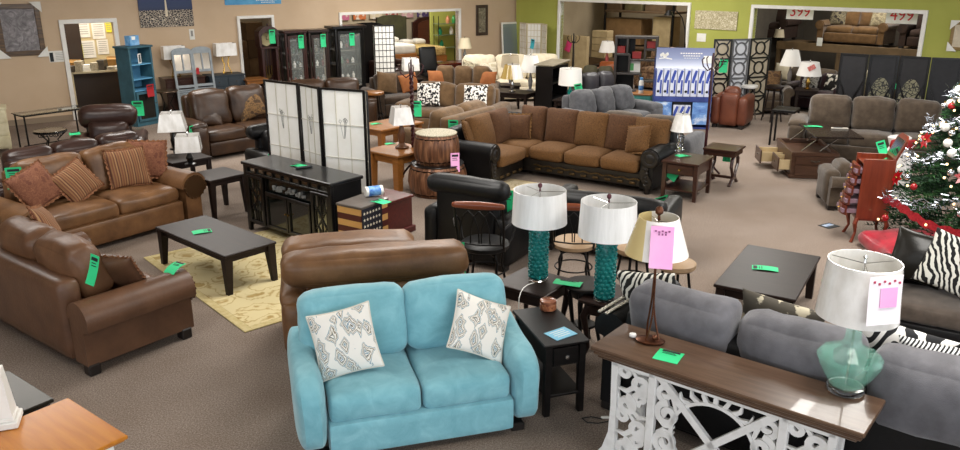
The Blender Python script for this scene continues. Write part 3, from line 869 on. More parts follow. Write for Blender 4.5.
def round_stool():
    x, y = 0.919, 6.453
    t = thing('round_side_table', 'small round black pedestal table between the two teal lamps', 'side table', x, y, 0, 20)
    MB().lathe([(0, .57), (.16, .57), (.19, .577), (.19, .592), (.18, .6), (0, .6)], 36).build('table_top', BLKW, t)
    MB().lathe([(0, .48), (.12, .48), (.13, .52), (.13, .57), (0, .57)], 24).build('apron', BLKW, t)
    for k in range(4):
        a = pi/4+k*pi/2
        MB().tube([(.115*cos(a), .115*sin(a), .55), (.14*cos(a), .14*sin(a), .45), (.11*cos(a), .11*sin(a), .22), (.15*cos(a), .15*sin(a), .04), (.17*cos(a), .17*sin(a), 0)], [.024, .024, .018, .016, .02], 8).build('leg', BLKW, t)
    MB().lathe([(0, .2), (.1, .2), (.11, .21), (.1, .22), (0, .22)], 20).build('shelf', BLKW, t)
    return t
round_stool()
TEALG = mat('teal_bubble_glass', '#2a8f8c', .06, trans=.35, ior=1.4, c2='#1b7674', scale=9)
def teal_lamp(label, x, y, z, h):
    t = thing('table_lamp', label, 'lamp', x, y, z, 0, 'teal bubble glass lamps')
    H = h*.6; b = MB(); n = 20; rows = 14; vs = []; fs = []
    b.lathe([(0, .02), (.073, .02), (.075, .03), (.075, H), (.07, H+.012), (0, H+.012)], 28)
    for r_ in range(rows):
        for k in range(11):
            a = (k+(r_ % 2)*.5)*2*pi/11; zz = .04+(H-.06)*r_/(rows-1)
            b.cush((.076*cos(a), .076*sin(a), zz), (.034, .034, .028), .016, (0, 0, 0), 3)
    b.build('glass_column', TEALG, t)
    MB().lathe([(0, 0), (.084, 0), (.088, .006), (.086, .018), (0, .02)], 28).build('acrylic_foot', ACR, t)
    k = MB(); k.tube([(0, 0, H), (0, 0, h-.05)], .008, 8)
    for a in (0, 2.09, 4.19): k.tube([(0, 0, h-.06), (.215*cos(a), .215*sin(a), h-.06)], .0025, 4)
    k.build('harp', CHROME, t)
    shade_mb(.24, h-.335, .225, h-.045, n=48).build('lamp_shade', mat('linen_drum_shade', '#ecebea', .35, c2='#dddcda', scale=5, amount=(.35, .65), stretch=(3, 3, .4), bumpy=.5, bscale=12, coat=.3), t)
    MB().lathe([(0, h-.06), (.01, h-.055), (.006, h-.03), (.018, h-.018), (.02, h), (.012, h+.014), (0, h+.018)], 14).build('finial', mat('cherry_finial', '#4a1420', .3), t)
    return t
x, y = 0.513, 6.597; l1 = teal_lamp('teal bubble glass lamp with white drum shade, nearer the wrought iron chair', x, y, .582, .86)
x, y = 1.043, 6.217; l2 = teal_lamp('teal bubble glass lamp with white drum shade, nearer the copper lamp', x, y, .552, .9)
t = thing('lamp_cord', 'white electric cord hanging from the left teal glass lamp', 'cord', *(0.444, 6.471, .583))
MB().tube([(.03, .02, .005), (-.03, -.03, .006), (-.07, -.1, .006), (-.1, -.2, .003), (-.115, -.24, -.03), (-.12, -.25, -.2), (-.12, -.25, -.35)], .004, 6).build('cable', WHITEP, t)
tag(0.760, 6.428, .612, 0, 'green price card lying across the round black side table', w=.24, h=.12, flat=True, bend=.01).rotation_euler.z = R(-22)
x, y = 0.891, 5.208
t = thing('power_cord', 'black power cord with white plug lying on the carpet beside the console table', 'cord', x, y, 0, 0)
MB().tube([(.02, .02, .006), (-.06, .05, .006), (-.13, .03, .006), (-.1, -.03, .006), (-.02, -.04, .006), (.1, .0, .006), (.16, .08, .006), (.22, .06, .006)], .004, 6).build('cable', INK, t)
bx((.04, .03, .012), (.06, .02, .018), .005).build('plug', WHITEP, t)

# ============================================================ wrought iron swivel chairs
CHERRY = wood('cherry_rail', '#6b3420', '#81452b', .3)
TANSEAT = mat('tan_vinyl', '#a18668', .5, c2='#93795c', scale=8)
def iron_chair(label, x, y, rz, seatm, group='wrought iron swivel chairs'):
    t = thing('swivel_chair', label, 'chair', x, y, 0, rz, group)
    sh = .5
    MB().lathe([(0, sh-.06), (.2, sh-.06), (.225, sh-.045), (.23, sh-.01), (.2, sh+.015), (.1, sh+.025), (0, sh+.027)], 32).build('seat', seatm, t)
    MB().lathe([(0, sh-.11), (.05, sh-.11), (.05, sh-.07), (.2, sh-.065), (.2, sh-.06), (0, sh-.06)], 24).build('swivel_plate', IRON, t)
    for k in range(4):
        a = pi/4+k*pi/2
        MB().tube([(.05*cos(a), .05*sin(a), sh-.09), (.17*cos(a), .17*sin(a), sh-.1), (.2*cos(a), .2*sin(a), sh-.16), (.19*cos(a), .19*sin(a), .25), (.24*cos(a), .24*sin(a), .02), (.26*cos(a), .26*sin(a), 0)], .013, 8).build('leg', IRON, t)
    MB().tube([(.195*cos(2*pi*k/24), .195*sin(2*pi*k/24), .22) for k in range(24)], .008, 6, True).build('foot_ring', IRON, t)
    b = MB()
    for s in (-1, 1):
        b.tube([(s*.2, .08, sh-.05), (s*.21, .2, sh+.05), (s*.22, .24, sh+.25), (s*.215, .3, sh+.44)], .012, 8)
    for c in (-.1, 0, .1):
        for s in (-1, 1):
            b.tube([(c+s*.09, .215, sh+.06), (c+s*.085, .235, sh+.2), (c+s*.05, .255, sh+.33), (c, .275, sh+.39)], .007, 6)
    b.tube([(-.2, .2, sh+.05), (0, .24, sh+.05), (.2, .2, sh+.05)], .008, 6)
    b.build('back_frame', IRON, t)
    MB().cush((0, .305, sh+.455), (.48, .045, .05), .02, (0, 0, .015), 6).build('top_rail', CHERRY, t)
    for s in (-1, 1):
        MB().tube([(s*.22, .25, sh+.22), (s*.27, .12, sh+.25), (s*.285, -.05, sh+.23), (s*.27, -.12, sh+.16), (s*.24, -.08, sh+.02), (s*.19, -.02, sh-.05)], .011, 8).build('arm', IRON, t)
    return t
ic = iron_chair('wrought iron swivel chair with black seat and cherry top rail, beside the tan leather loveseat', 0.052, 7.750, 168, BLKLEA)
ic.scale = (1.1, 1.1, 1.06)
for lb, (x, y), rz in (('wrought iron swivel chair with tan seat behind the left teal lamp shade', (0.981, 7.868), 170),):
    c = iron_chair(lb, x, y, rz, TANSEAT)
def bar_stool(label, x, y, H, r, seatm, legm, group=None, n=4, name='bar_stool', back=False):
    t = thing(name, label, 'stool', x, y, 0, 20, group)
    MB().lathe([(0, H-.07), (r*.9, H-.07), (r, H-.05), (r, H-.012), (r*.9, H), (0, H+.004)], 28).build('seat', seatm, t)
    for k in range(n):
        a = pi/4+k*2*pi/n
        MB().tube([(r*.6*cos(a), r*.6*sin(a), H-.06), (r*.8*cos(a), r*.8*sin(a), H*.4), (r*1.1*cos(a), r*1.1*sin(a), 0)], .014, 8).build('leg', legm, t)
    MB().tube([(r*.86*cos(2*pi*k/20), r*.86*sin(2*pi*k/20), H*.32) for k in range(20)], .009, 6, True).build('foot_ring', legm, t)
    return t
bar_stool('backless round stool with tan seat behind the right teal lamp shade', 1.578, 7.727, .5, .2, TANSEAT, IRON)
bar_stool('backless round stool with tan seat behind the copper lamp', 1.901, 7.265, .5, .19, TANSEAT, IRON)


# ============================================================ tan leather group
TAN = leather('tan_leather', '#573a23', '#7c5838', .42, 4)
TANM = leather('mid_tan_leather', '#573b28', '#745138', .4, 4)
TANB = leather('brown_leather', '#4d3425', '#654733', .4, 4)
def damask(name, c, c2, sc=14):
    m, t, b = nt(name); v = coords(t); vo = t.nodes.new('ShaderNodeTexVoronoi'); vo.feature = 'SMOOTH_F1'; vo.inputs['Scale'].default_value = sc; t.links.new(v, vo.inputs['Vector'])
    n = noise_node(t, v, sc*1.6, 3, .6, 2.5); ad = t.nodes.new('ShaderNodeMath'); ad.operation = 'MULTIPLY'; t.links.new(vo.outputs['Distance'], ad.inputs[0]); t.links.new(n, ad.inputs[1])
    r = ramp(t, [(.14, c), (.2, c2), (.26, c), (.34, c2)]); t.links.new(ad.outputs[0], r.inputs['Fac']); t.links.new(r.outputs['Color'], b.inputs['Base Color'])
    b.inputs['Roughness'].default_value = .9; bump(t, b, n, .2, .006); MATS[name] = m; return m
def stripes(name, cs, sc, axis='X', rough=.85):
    m, t, b = nt(name); c = t.nodes.new('ShaderNodeTexCoord'); sp = t.nodes.new('ShaderNodeSeparateXYZ'); t.links.new(c.outputs['Object'], sp.inputs[0])
    mu = t.nodes.new('ShaderNodeMath'); mu.operation = 'MULTIPLY'; mu.inputs[1].default_value = sc; t.links.new(sp.outputs[axis], mu.inputs[0])
    fr = t.nodes.new('ShaderNodeMath'); fr.operation = 'FRACT'; t.links.new(mu.outputs[0], fr.inputs[0])
    r = ramp(t, [(i/len(cs), c_) for i, c_ in enumerate(cs)], 'CONSTANT'); t.links.new(fr.outputs[0], r.inputs['Fac']); t.links.new(r.outputs['Color'], b.inputs['Base Color'])
    b.inputs['Roughness'].default_value = rough; MATS[name] = m; return m
RUST = damask('rust_damask', '#6a3d2b', '#8a5a40')
STRP = stripes('rust_stripe', ['#8c6440', '#6b4029', '#9a7650', '#5e3625', '#87603d', '#744730'], 11)
FRG = mat('rust_fringe', '#7a4c33', .9, c2='#9a6c4b', scale=60)
NAIL = mat('bronze_nail', '#5a4029', .4, .7)
def tan_sofa():
    x, y, rz, W = -4.642, 9.483, 55.00, 1.848
    t = sofa('sofa', 'tan leather rolled arm sofa with four rust pillows behind the coffee table', 'sofa', x-.1, y+.06, rz, W+.5, 1.1, 1.06, .52, .34, .68, 2, TAN, arm='roll', back_t=.28, tilt=14, sct=.2, wr=.022, bulge=.05, back_lower=.12, nail=NAIL, seed=41)
    return t
s1 = tan_sofa()
g = 'rust pillows on the tan sofa'
on_sofa(s1, 'throw_pillow', 'rust paisley pillow tilted at the near end of the tan sofa', -.62, -.14, .55, .46, .46, .16, RUST, drz=-4, lean=26, roll=-22, fringe=FRG, group=g)
on_sofa(s1, 'throw_pillow', 'striped rust pillow tilted beside the near paisley pillow on the tan sofa', -.16, -.2, .55, .46, .42, .15, STRP, drz=0, lean=30, roll=-24, fringe=FRG, group=g)
on_sofa(s1, 'throw_pillow', 'striped rust pillow standing upright on the far half of the tan sofa', .42, -.1, .56, .48, .48, .16, STRP, drz=-12, lean=18, roll=0, fringe=FRG, group=g)
on_sofa(s1, 'throw_pillow', 'rust paisley pillow against the far arm of the tan sofa', .74, .04, .57, .46, .48, .16, RUST, drz=-28, lean=16, roll=6, fringe=FRG, group=g)
q_ = Vector((-5.572, 9.290)); tag(q_.x*.96, q_.y*.96, 1.03, 20, 'green price tag hanging on the near end of the tan leather sofa back', w=.17, h=.25, tilt=-6)
def tan_loveseat():
    A = Vector((-3.183, 5.796)); rz = 143; xa = Vector((cos(R(rz)), sin(R(rz)))); fr = Vector((sin(R(rz)), -cos(R(rz))))
    W, D = 2.0, 1.06; c = A+xa*W/2+fr*D/2
    t = sofa('loveseat', 'brown leather rolled arm loveseat seen from behind at the left edge', 'loveseat', c.x, c.y, rz, W, D, .98, .5, .3, .64, 2, TANB, arm='roll', back_t=.3, tilt=14, sct=.2, wr=.022, bulge=.04, back_lower=.2, nail=NAIL, seed=51, backm=TANM, leg_h=.09)
    for ch in t.children:
        if ch.name.startswith('back_cushion'): ch.location.z += .05
    return t
s2 = tan_loveseat()
g = 'rust pillows on the brown loveseat'
on_sofa(s2, 'throw_pillow', 'rust fringed pillow lying against the right arm of the brown loveseat', -.52, -.14, .5, .56, .46, .2, TANB, drz=26, lean=34, roll=0, fringe=FRG, group=g)
on_sofa(s2, 'throw_pillow', 'striped rust pillow at the far arm of the brown loveseat, left picture edge', .42, -.1, .56, .52, .52, .17, STRP, drz=-30, lean=22, roll=14, fringe=FRG, group=g)
p = at(s2, -.80, .06, .83)
tag(-3.142, 6.141, 0.971, -18, 'green price tag draped over the back cushion of the brown loveseat', w=.09, h=.26, tilt=-12, roll=12)
p = at(s2, -.86, -.44, .65)
tag(p.x, p.y, p.z+.012, -30, 'green price tag bent over the front of the brown loveseat arm', w=.13, h=.16, flat=True, tilt=20, bend=.03)
def tan_rear():
    x, y, rz, W = -0.953, 6.686, 194.00, 1.340
    t = sofa('loveseat', 'tan leather loveseat with padded back turned away, behind the aqua loveseat', 'loveseat', x, y, 192, 1.62, .98, .86, .46, .24, .6, 1, TAN, arm='pad', nb=1, back_t=.3, tilt=4, wr=.02, bulge=.03, back_lower=.16, seed=61)
    for ch in t.children:
        if ch.name.startswith('back_cushion'): ch.location.z -= .12
    k = MB(); k.cush((0, .38, .84), (1.56, .34, .27), .11, (0, .02, .02), 12, .022, 5); k.build('head_roll', TAN, t)
    k = MB(); k.cush((.2, -.06, .83), (1.16, .42, .22), .1, (0, .02, .02), 12, .022, 8); k.build('pillow_top', TAN, t)
    return t
s3 = tan_rear()
tag(-0.201, 7.248, 0.692, 30, 'green price tag hanging at the right corner of the tan leather loveseat', w=.12, h=.34, tilt=-4)

# coffee table, rug, end table
def rug_mat(name, base, c2, c3, sc=5):
    m, t, b = nt(name); v = coords(t); vo = t.nodes.new('ShaderNodeTexVoronoi'); vo.feature = 'SMOOTH_F1'; vo.inputs['Scale'].default_value = sc; 
    n = t.nodes.new('ShaderNodeTexNoise'); n.inputs['Scale'].default_value = 6; n.inputs['Detail'].default_value = 5; t.links.new(v, n.inputs['Vector'])
    ad = t.nodes.new('ShaderNodeVectorMath'); ad.operation = 'MULTIPLY_ADD'; ad.inputs[1].default_value = (.25, .25, .25); t.links.new(n.outputs['Color'], ad.inputs[0]); t.links.new(v, ad.inputs[2]); t.links.new(ad.outputs[0], vo.inputs['Vector'])
    mu = t.nodes.new('ShaderNodeMath'); mu.operation = 'MULTIPLY'; t.links.new(vo.outputs['Distance'], mu.inputs[0]); mu.inputs[1].default_value = 1.2
    r = ramp(t, [(.0, c3), (.1, c2), (.2, c2), (.3, base), (.46, base), (.52, c2), (.56, base)]); t.links.new(mu.outputs[0], r.inputs['Fac']); t.links.new(r.outputs['Color'], b.inputs['Base Color'])
    b.inputs['Roughness'].default_value = 1; bump(t, b, noise_node(t, v, 150, 2), .4, .005); MATS[name] = m; return m
def rug(name, label, cx, cy, rz, W, D, m, border, z=.001):
    t = thing(name, label, 'rug', cx, cy, z, rz)
    bx((0, 0, .006), (W-.16, D-.16, .012), .004).build('pile', m, t)
    b = MB()
    for s in (-1, 1): b.box((0, s*(D/2-.04), .006), (W, .08, .012), .003); b.box((s*(W/2-.04), 0, .006), (.08, D-.16, .012), .003)
    b.build('border', border, t); return t
N_ = Vector((-2.165, 6.712)); u_ = Vector((cos(R(131)), sin(R(131)))); v_ = Vector((u_.y, -u_.x))
c = N_+u_*1.32+v_*.95
rug('area_rug', 'cream rug with golden floral pattern under the espresso coffee table', c.x, c.y, 131, 2.64, 1.9, rug_mat('gold_floral_rug', '#d3c496', '#ad945c', '#937a45'), mat('rug_cream', '#cabb8c', 1, c2='#bba873', scale=20))
x, y, rz, W = -2.891, 8.250, -42.00, 1.434
cof = leg_table('coffee_table', 'espresso rectangular coffee table on the cream floral rug', 'coffee table', x, y, rz, W, .62, .45, ESP, .03, .085, .62, .07, .012)
p = at(cof, -.02, .05, .451)
tag(-3.043, 8.315, .455, 0, 'green price tag lying on the espresso coffee table', w=.13, h=.2, flat=True, bend=.01).rotation_euler.z = R(-62)
x, y, rz, W = -3.687, 10.421, -40.00, 0.622
leg_table('end_table', 'espresso end table beside the far arm of the tan sofa', 'end table', x+.12, y+.12, rz, .58, .58, .55, ESP, .03, .075, .62, .07, .012)

# ============================================================ electric fireplace console
BLKP = mat('black_lacquer', '#0c0b0c', .28, c2='#121112', scale=5, coat=.2)
MIR = mat('mirror_glass', '#8d8f88', .08, .95)
SMOK = mat('smoked_glass', '#121614', .05, spec=.8)
def media_console():
    x, y, rz, W = -2.181, 9.423, -40.00, 1.711
    t = thing('media_console', 'black fireplace media console with mirrored lattice doors in front of the paper screen', 'console', x, y, 0, rz)
    D, H = .46, .9; W = W-.04; f = -D/2
    b = MB(); b.box((0, 0, H-.02), (W+.06, D+.04, .04), .008); b.build('console_top', BLKP, t)
    b = MB()
    b.box((0, D/2-.01, .44), (W, .02, .8), .002)
    for s in (-1, 1): b.box((s*(W/2-.012), .0, .46), (.024, D-.03, .8), .002)
    b.box((0, .01, .1), (W-.05, D-.06, .03), .002); b.box((0, .01, .76), (W-.05, D-.06, .02), .002)
    for s in (-1, 1): b.box((s*(W/2-.38), .01, .44), (.02, D-.05, .66), .002)
    b.build('body', BLKP, t)
    for sx in (-1, 1):
        for sy in (-1, 1): bx((sx*(W/2-.02), sy*(D/2-.02), .44), (.05, .05, .88), .005).build('post', BLKP, t)
    # frieze of small mirror panes
    b = MB(); b.box((0, f+.012, .85), (W-.09, .02, .025), .002); b.box((0, f+.012, .765), (W-.09, .02, .025), .002)
    n = 9
    for k in range(n+1): b.box((-W/2+.06+(W-.12)*k/n, f+.012, .81), (.02, .02, .07), .001)
    b.build('frieze_lattice', BLKP, t)
    bx((0, f+.03, .808), (W-.1, .006, .07), 0).build('frieze_mirror', MIR, t)
    for s in (-1, 1):
        cx = s*(W/2-.205); w = .32
        d = MB()
        for q in (-1, 1): d.box((cx+q*(w/2-.015), f+.01, .43), (.04, .025, .62), .003); d.box((cx, f+.01, .43+q*.295), (w-.07, .025, .035), .003)
        do = d.build('door', BLKP, t)
        bx((cx, f+.028, .43), (w-.06, .006, .58), 0).build('mirror', MIR, do)
        l = MB()
        for q in (-1, 1):
            l.ribbon([(cx+q*.045, .14), (cx+q*.045, .28), (cx+q*.1, .35), (cx+q*.1, .51), (cx+q*.045, .58), (cx+q*.045, .72)], .014, f+.012, f+.024)
            l.ribbon([(cx+q*.13, .28), (cx+q*.05, .36), (cx+q*.0, .43)], .012, f+.012, f+.024); l.ribbon([(cx+q*.13, .58), (cx+q*.05, .5), (cx, .43)], .012, f+.012, f+.024)
        l.ribbon([(cx, .14), (cx, .72)], .012, f+.013, f+.023)
        l.build('lattice', BLKP, do)
    # central bay: glazed doors below, firebox above
    for s in (-1, 1):
        d = MB(); w = .42; cx = s*.22
        for q in (-1, 1): d.box((cx+q*(w/2-.015), f+.012, .34), (.03, .022, .44), .002); d.box((cx, f+.012, .34+q*.205), (w-.05, .022, .03), .002)
        do = d.build('door', BLKP, t); bx((cx, f+.024, .34), (w-.05, .006, .4), 0).build('pane', SMOK, do)
        MB().lathe([(0, -.012), (.012, -.008), (.01, .012)], 10).build('knob', BRASS, do, loc=(s*.03, f-.008, .36), rot=(R(90), 0, 0))
    b = MB(); b.box((0, f+.06, .65), (.86, .02, .19), .002); b.build('firebox_panel', SMOK, t)
    e = MB(); rr = random.Random(4)
    for k in range(26):
        e.box((-.3+.6*rr.random(), f+.035, .62+.06*rr.random()), (.05, .02, .035), .008, rz_(rr.random()*90))
    e.build('ember_bed', mat('ember_stone', '#8d8f90', .4, c2='#4b4d50', scale=20), t)
    bx((0, f+.012, .565), (.86, .022, .02), .002).build('shelf_edge', BLKP, t)
    return t
mc = media_console()
p = at(mc, .02, -.02, .9)
tag(-2.210, 9.520, .905, 0, 'green price tag lying on top of the black fireplace console', w=.11, h=.2, flat=True, bend=.008).rotation_euler.z = R(62)
t = thing('remote_control', 'slim black remote control on the black fireplace console', 'remote control', *(-2.127, 9.417), .902, 30)
bx((0, 0, .01), (.2, .05, .018), .006).build('body', INK, t)
b = MB()
for k in range(6): b.box((-.07+k*.026, 0, .0195), (.012, .022, .003), .001)
b.build('keys', mat('grey_keys', '#54585c', .5), t)

# ============================================================ folding screens
RICE = mat('rice_paper', '#efeee9', .8, c2='#e6e4dd', scale=3)
def folding_screen(name, label, pts, H, panel, group=None):
    c = sum((Vector(p) for p in pts), Vector((0, 0)))/len(pts)
    t = thing(name, label, 'folding screen', c.x, c.y, 0)
    for i in range(len(pts)-1):
        a, b = Vector(pts[i]), Vector(pts[i+1]); d = b-a; L = d.length; an = math.atan2(d.y, d.x); m = (a+b)/2-c
        panel(t, i, L-.012, H, (m.x, m.y, 0), (0, 0, an))
    return t
def paper_panel(frame, grid_n, gw, motif=True, fw=.03):
    def f(t, i, w, H, loc, rot):
        b = MB(); z0 = .06
        for s in (-1, 1): b.box((s*(w/2-fw/2), 0, H/2), (fw, .025, H), .003)
        b.box((0, 0, H-fw/2), (w-2*fw, .024, fw), .002); b.box((0, 0, z0+fw/2), (w-2*fw, .024, fw), .002)
        o = b.build('panel_frame', frame, t, loc, rot)
        bx((0, .004, (H+z0)/2), (w-2*fw+.004, .003, H-z0-2*fw+.004), 0).build('paper', RICE, o)
        g = MB(); nx, nz = grid_n
        for k in range(1, nx): g.box((-w/2+fw+(w-2*fw)*k/nx, -.004, (H+z0)/2), (gw, .008, H-z0-2*fw), 0)
        for k in range(1, nz): g.box((0, -.005, z0+fw+(H-z0-2*fw)*k/nz), (w-2*fw, .008, gw), 0)
        g.build('lattice', mat('pale_lattice', '#c6c1b2', .7) if motif else frame, o)
        if motif:
            q = MB(); rr = random.Random(i+3)
            for cz in (H*.72, H*.3):
                for k in range(5):
                    x0 = (rr.random()-.5)*.1; pts = [(x0*.2, cz-.12), (x0*.6, cz-.03), (x0, cz+.05+rr.random()*.05)]
                    q.ribbon(pts, .005, .0005, .0035)
                    q.ribbon([(x0, pts[-1][1]), (x0+.02, pts[-1][1]+.025), (x0-.005, pts[-1][1]+.045), (x0-.02, pts[-1][1]+.02), (x0, pts[-1][1])], .006, .0005, .0035)
            q.build('floral_motif', mat('grey_brush', '#8d8d88', .8), o)
    return f
folding_screen('folding_screen', 'tall black framed paper screen with faint floral sketches behind the fireplace console', [(-2.878, 10.696), (-2.330, 10.307), (-1.992, 9.945), (-1.388, 9.689), (-1.342, 9.526)], 1.8, paper_panel(BLKP, (3, 4), .007))

# ============================================================ flag trunk, red trunk, wipes
def flag_mat():
    return None
NAVY = mat('flag_navy', '#10121c', .55, c2='#1a1d2a', scale=12); STW = mat('flag_tan_white', '#c79a5b', .55, c2='#d8ad6c', scale=8)
RED = mat('flag_red', '#4b1712', .55, c2='#5c1d16', scale=8); STAR = mat('star_white', '#dcd4c2', .6)
GRYW = wood('grey_weathered_wood', '#5e5650', '#4b443f', .5)
def flag_trunk():
    x, y, rz, L1 = -1.310, 8.561, -33.00, 0.332
    t = thing('flag_trunk', 'small wooden trunk painted with stars and stripes beside the black console', 'trunk', x, y, 0, rz)
    W, D, H = .34, .44, .74
    bx((0, 0, .355), (W, D, .71), .004).build('body', NAVY, t)
    f = -D/2; FLG = stripes('flag_stripes', ['#4b1712', '#c79a5b'], 1/.142, 'Z', .55)
    bx((0, f-.003, .355), (W, .008, .71), .001).build('striped_front', FLG, t)
    bx((W/2+.003, 0, .355), (.008, D, .71), .001).build('striped_side', FLG, t)
    bx((W/2+.006, -.05, .47), (.008, D-.1, .48), .001).build('star_field', NAVY, t)
    pts = []
    for q in range(10):
        a = pi/2+q*pi/5; w_ = .019 if q % 2 == 0 else .008; pts.append((w_*cos(a), w_*sin(a)))
    first = None
    for r_ in range(6):
        for k in range(6):
            lc = (W/2+.0095, -D/2+.04+k*.05, .29+r_*.073)
            if first is None: first = MB().prism(pts, 0, .003, 'x').build('star', STAR, t, lc)
            else: o = first.copy(); COL.objects.link(o); o.parent = t; o.location = lc
    e = MB(); e.lathe([(0, 0), (.04, 0), (.04, .006), (0, .006)], 16); e.build('latch_badge', mat('badge_red', '#b5413c', .5, c2='#e3ded6', scale=30), t, loc=(W/2+.011, .08, .36), rot=(0, R(90), 0))
    b = MB(); b.box((0, 0, .725), (W+.03, D+.03, .03), .005); b.build('lid', GRYW, t)
    return t
ft = flag_trunk()
t = thing('wipes_canister', 'blue and white wipes canister lying on the flag trunk', 'canister', -1.202, 8.738, .8, 25)
for k, (m, a, b_) in enumerate(((WHITEP, -.1, -.07), (mat('label_blue', '#2f63b4', .4, c2='#7fb3e0', scale=15), -.07, .07), (WHITEP, .07, .1))):
    MB().lathe([(0, a), (.056, a), (.057, a+.004), (.057, b_), (0, b_)], 24).build(('cap', 'label_wrap', 'canister_base')[k], m, t, rot=(0, R(90), 0))
tag(-1.094, 8.493, .745, 0, 'green price tag lying flat on the flag trunk lid', w=.13, h=.2, flat=True, bend=.006).rotation_euler.z = R(52)
REDW = wood('red_mahogany', '#3f120f', '#551a15', .35)
def red_chest():
    B = Vector((-0.915, 9.798)); c = B-Vector((cos(R(-38)), sin(R(-38))))*.43-Vector((-sin(R(-38)), cos(R(-38))))*.26
    t = thing('wooden_chest', 'low red mahogany chest behind the flag trunk', 'chest', c.x+.1, c.y-.06, 0, -38)
    bx((0, 0, .255), (.8, .46, .39), .008).build('body', REDW, t)
    bx((0, 0, .465), (.84, .5, .03), .01).build('lid', REDW, t)
    bx((0, 0, .04), (.86, .52, .08), .01).build('plinth', REDW, t)
    return t
red_chest()

# ============================================================ left front corner: honey topped table, black table
HONEY = wood('honey_wood', '#b06a1d', '#c37c28', .25, 0, .35)
def honey_table():
    x, y, rz, W = -1.908, 4.359, -217.00, 0.664
    A = Vector((-1.916, 3.797)); u = Vector((-2.442, 4.203))-A; u.normalize(); v = Vector((-u.y, u.x))
    c = A+u*.33+v*.55
    an = math.degrees(math.atan2(u.y, u.x))
    t = thing('dining_table', 'honey wood topped table with white base in the lower left corner', 'table', c.x, c.y, 0, an)
    b = MB(); b.box((0, 0, .768), (.66, 1.1, .024), .008); b.box((0, 0, .75), (.63, 1.07, .014), .005); b.build('table_top', HONEY, t)
    bx((0, 0, .69), (.56, .98, .1), .006).build('apron', WHITEP, t)
    for sx in (-1, 1):
        for sy in (-1, 1): MB().lathe([(.035, 0), (.04, .1), (.03, .14), (.045, .4), (.034, .56), (.045, .6), (.045, .72), (0, .72)], 20).build('leg', WHITEP, t, loc=(sx*.24, sy*.45, 0))
    A2 = Vector((-2.459, 4.211)); B2 = Vector((-2.923, 4.560)); u2 = (B2-A2).normalized(); v2 = Vector((-u2.y, u2.x))
    c2 = A2+u2*.3+v2*.6+u*.03
    t2 = leg_table('dining_table', 'dark metallic topped table beyond the honey wood table', 'table', c2.x, c2.y, math.degrees(math.atan2(u2.y, u2.x)), .58, 1.1, .775, mat('gunmetal_top', '#2b2822', .3, .35, c2='#34302a', scale=4), .025, .06, .7, .07, .02, legm=BLKW)
    return t
ht = honey_table()
x, y = -2.654, 3.908
t = thing('white_pedestal', 'white square pedestal ornament standing on the honey wood table', 'pedestal', x, y, .782, 20)
b = MB(); b.box((0, 0, .02), (.17, .17, .04), .006); b.box((0, 0, .05), (.14, .14, .025), .01); b.build('plinth', WHITEP, t)
b = MB(); vs = [(sx*q, sy*q, z) for z, q in ((.06, .062), (.34, .04)) for sx, sy in ((-1, -1), (1, -1), (1, 1), (-1, 1))]
b.add(vs, [[3, 2, 1, 0], [4, 5, 6, 7]]+[[k, (k+1) % 4, 4+(k+1) % 4, 4+k] for k in range(4)]); b.build('shaft', WHITEP, t)


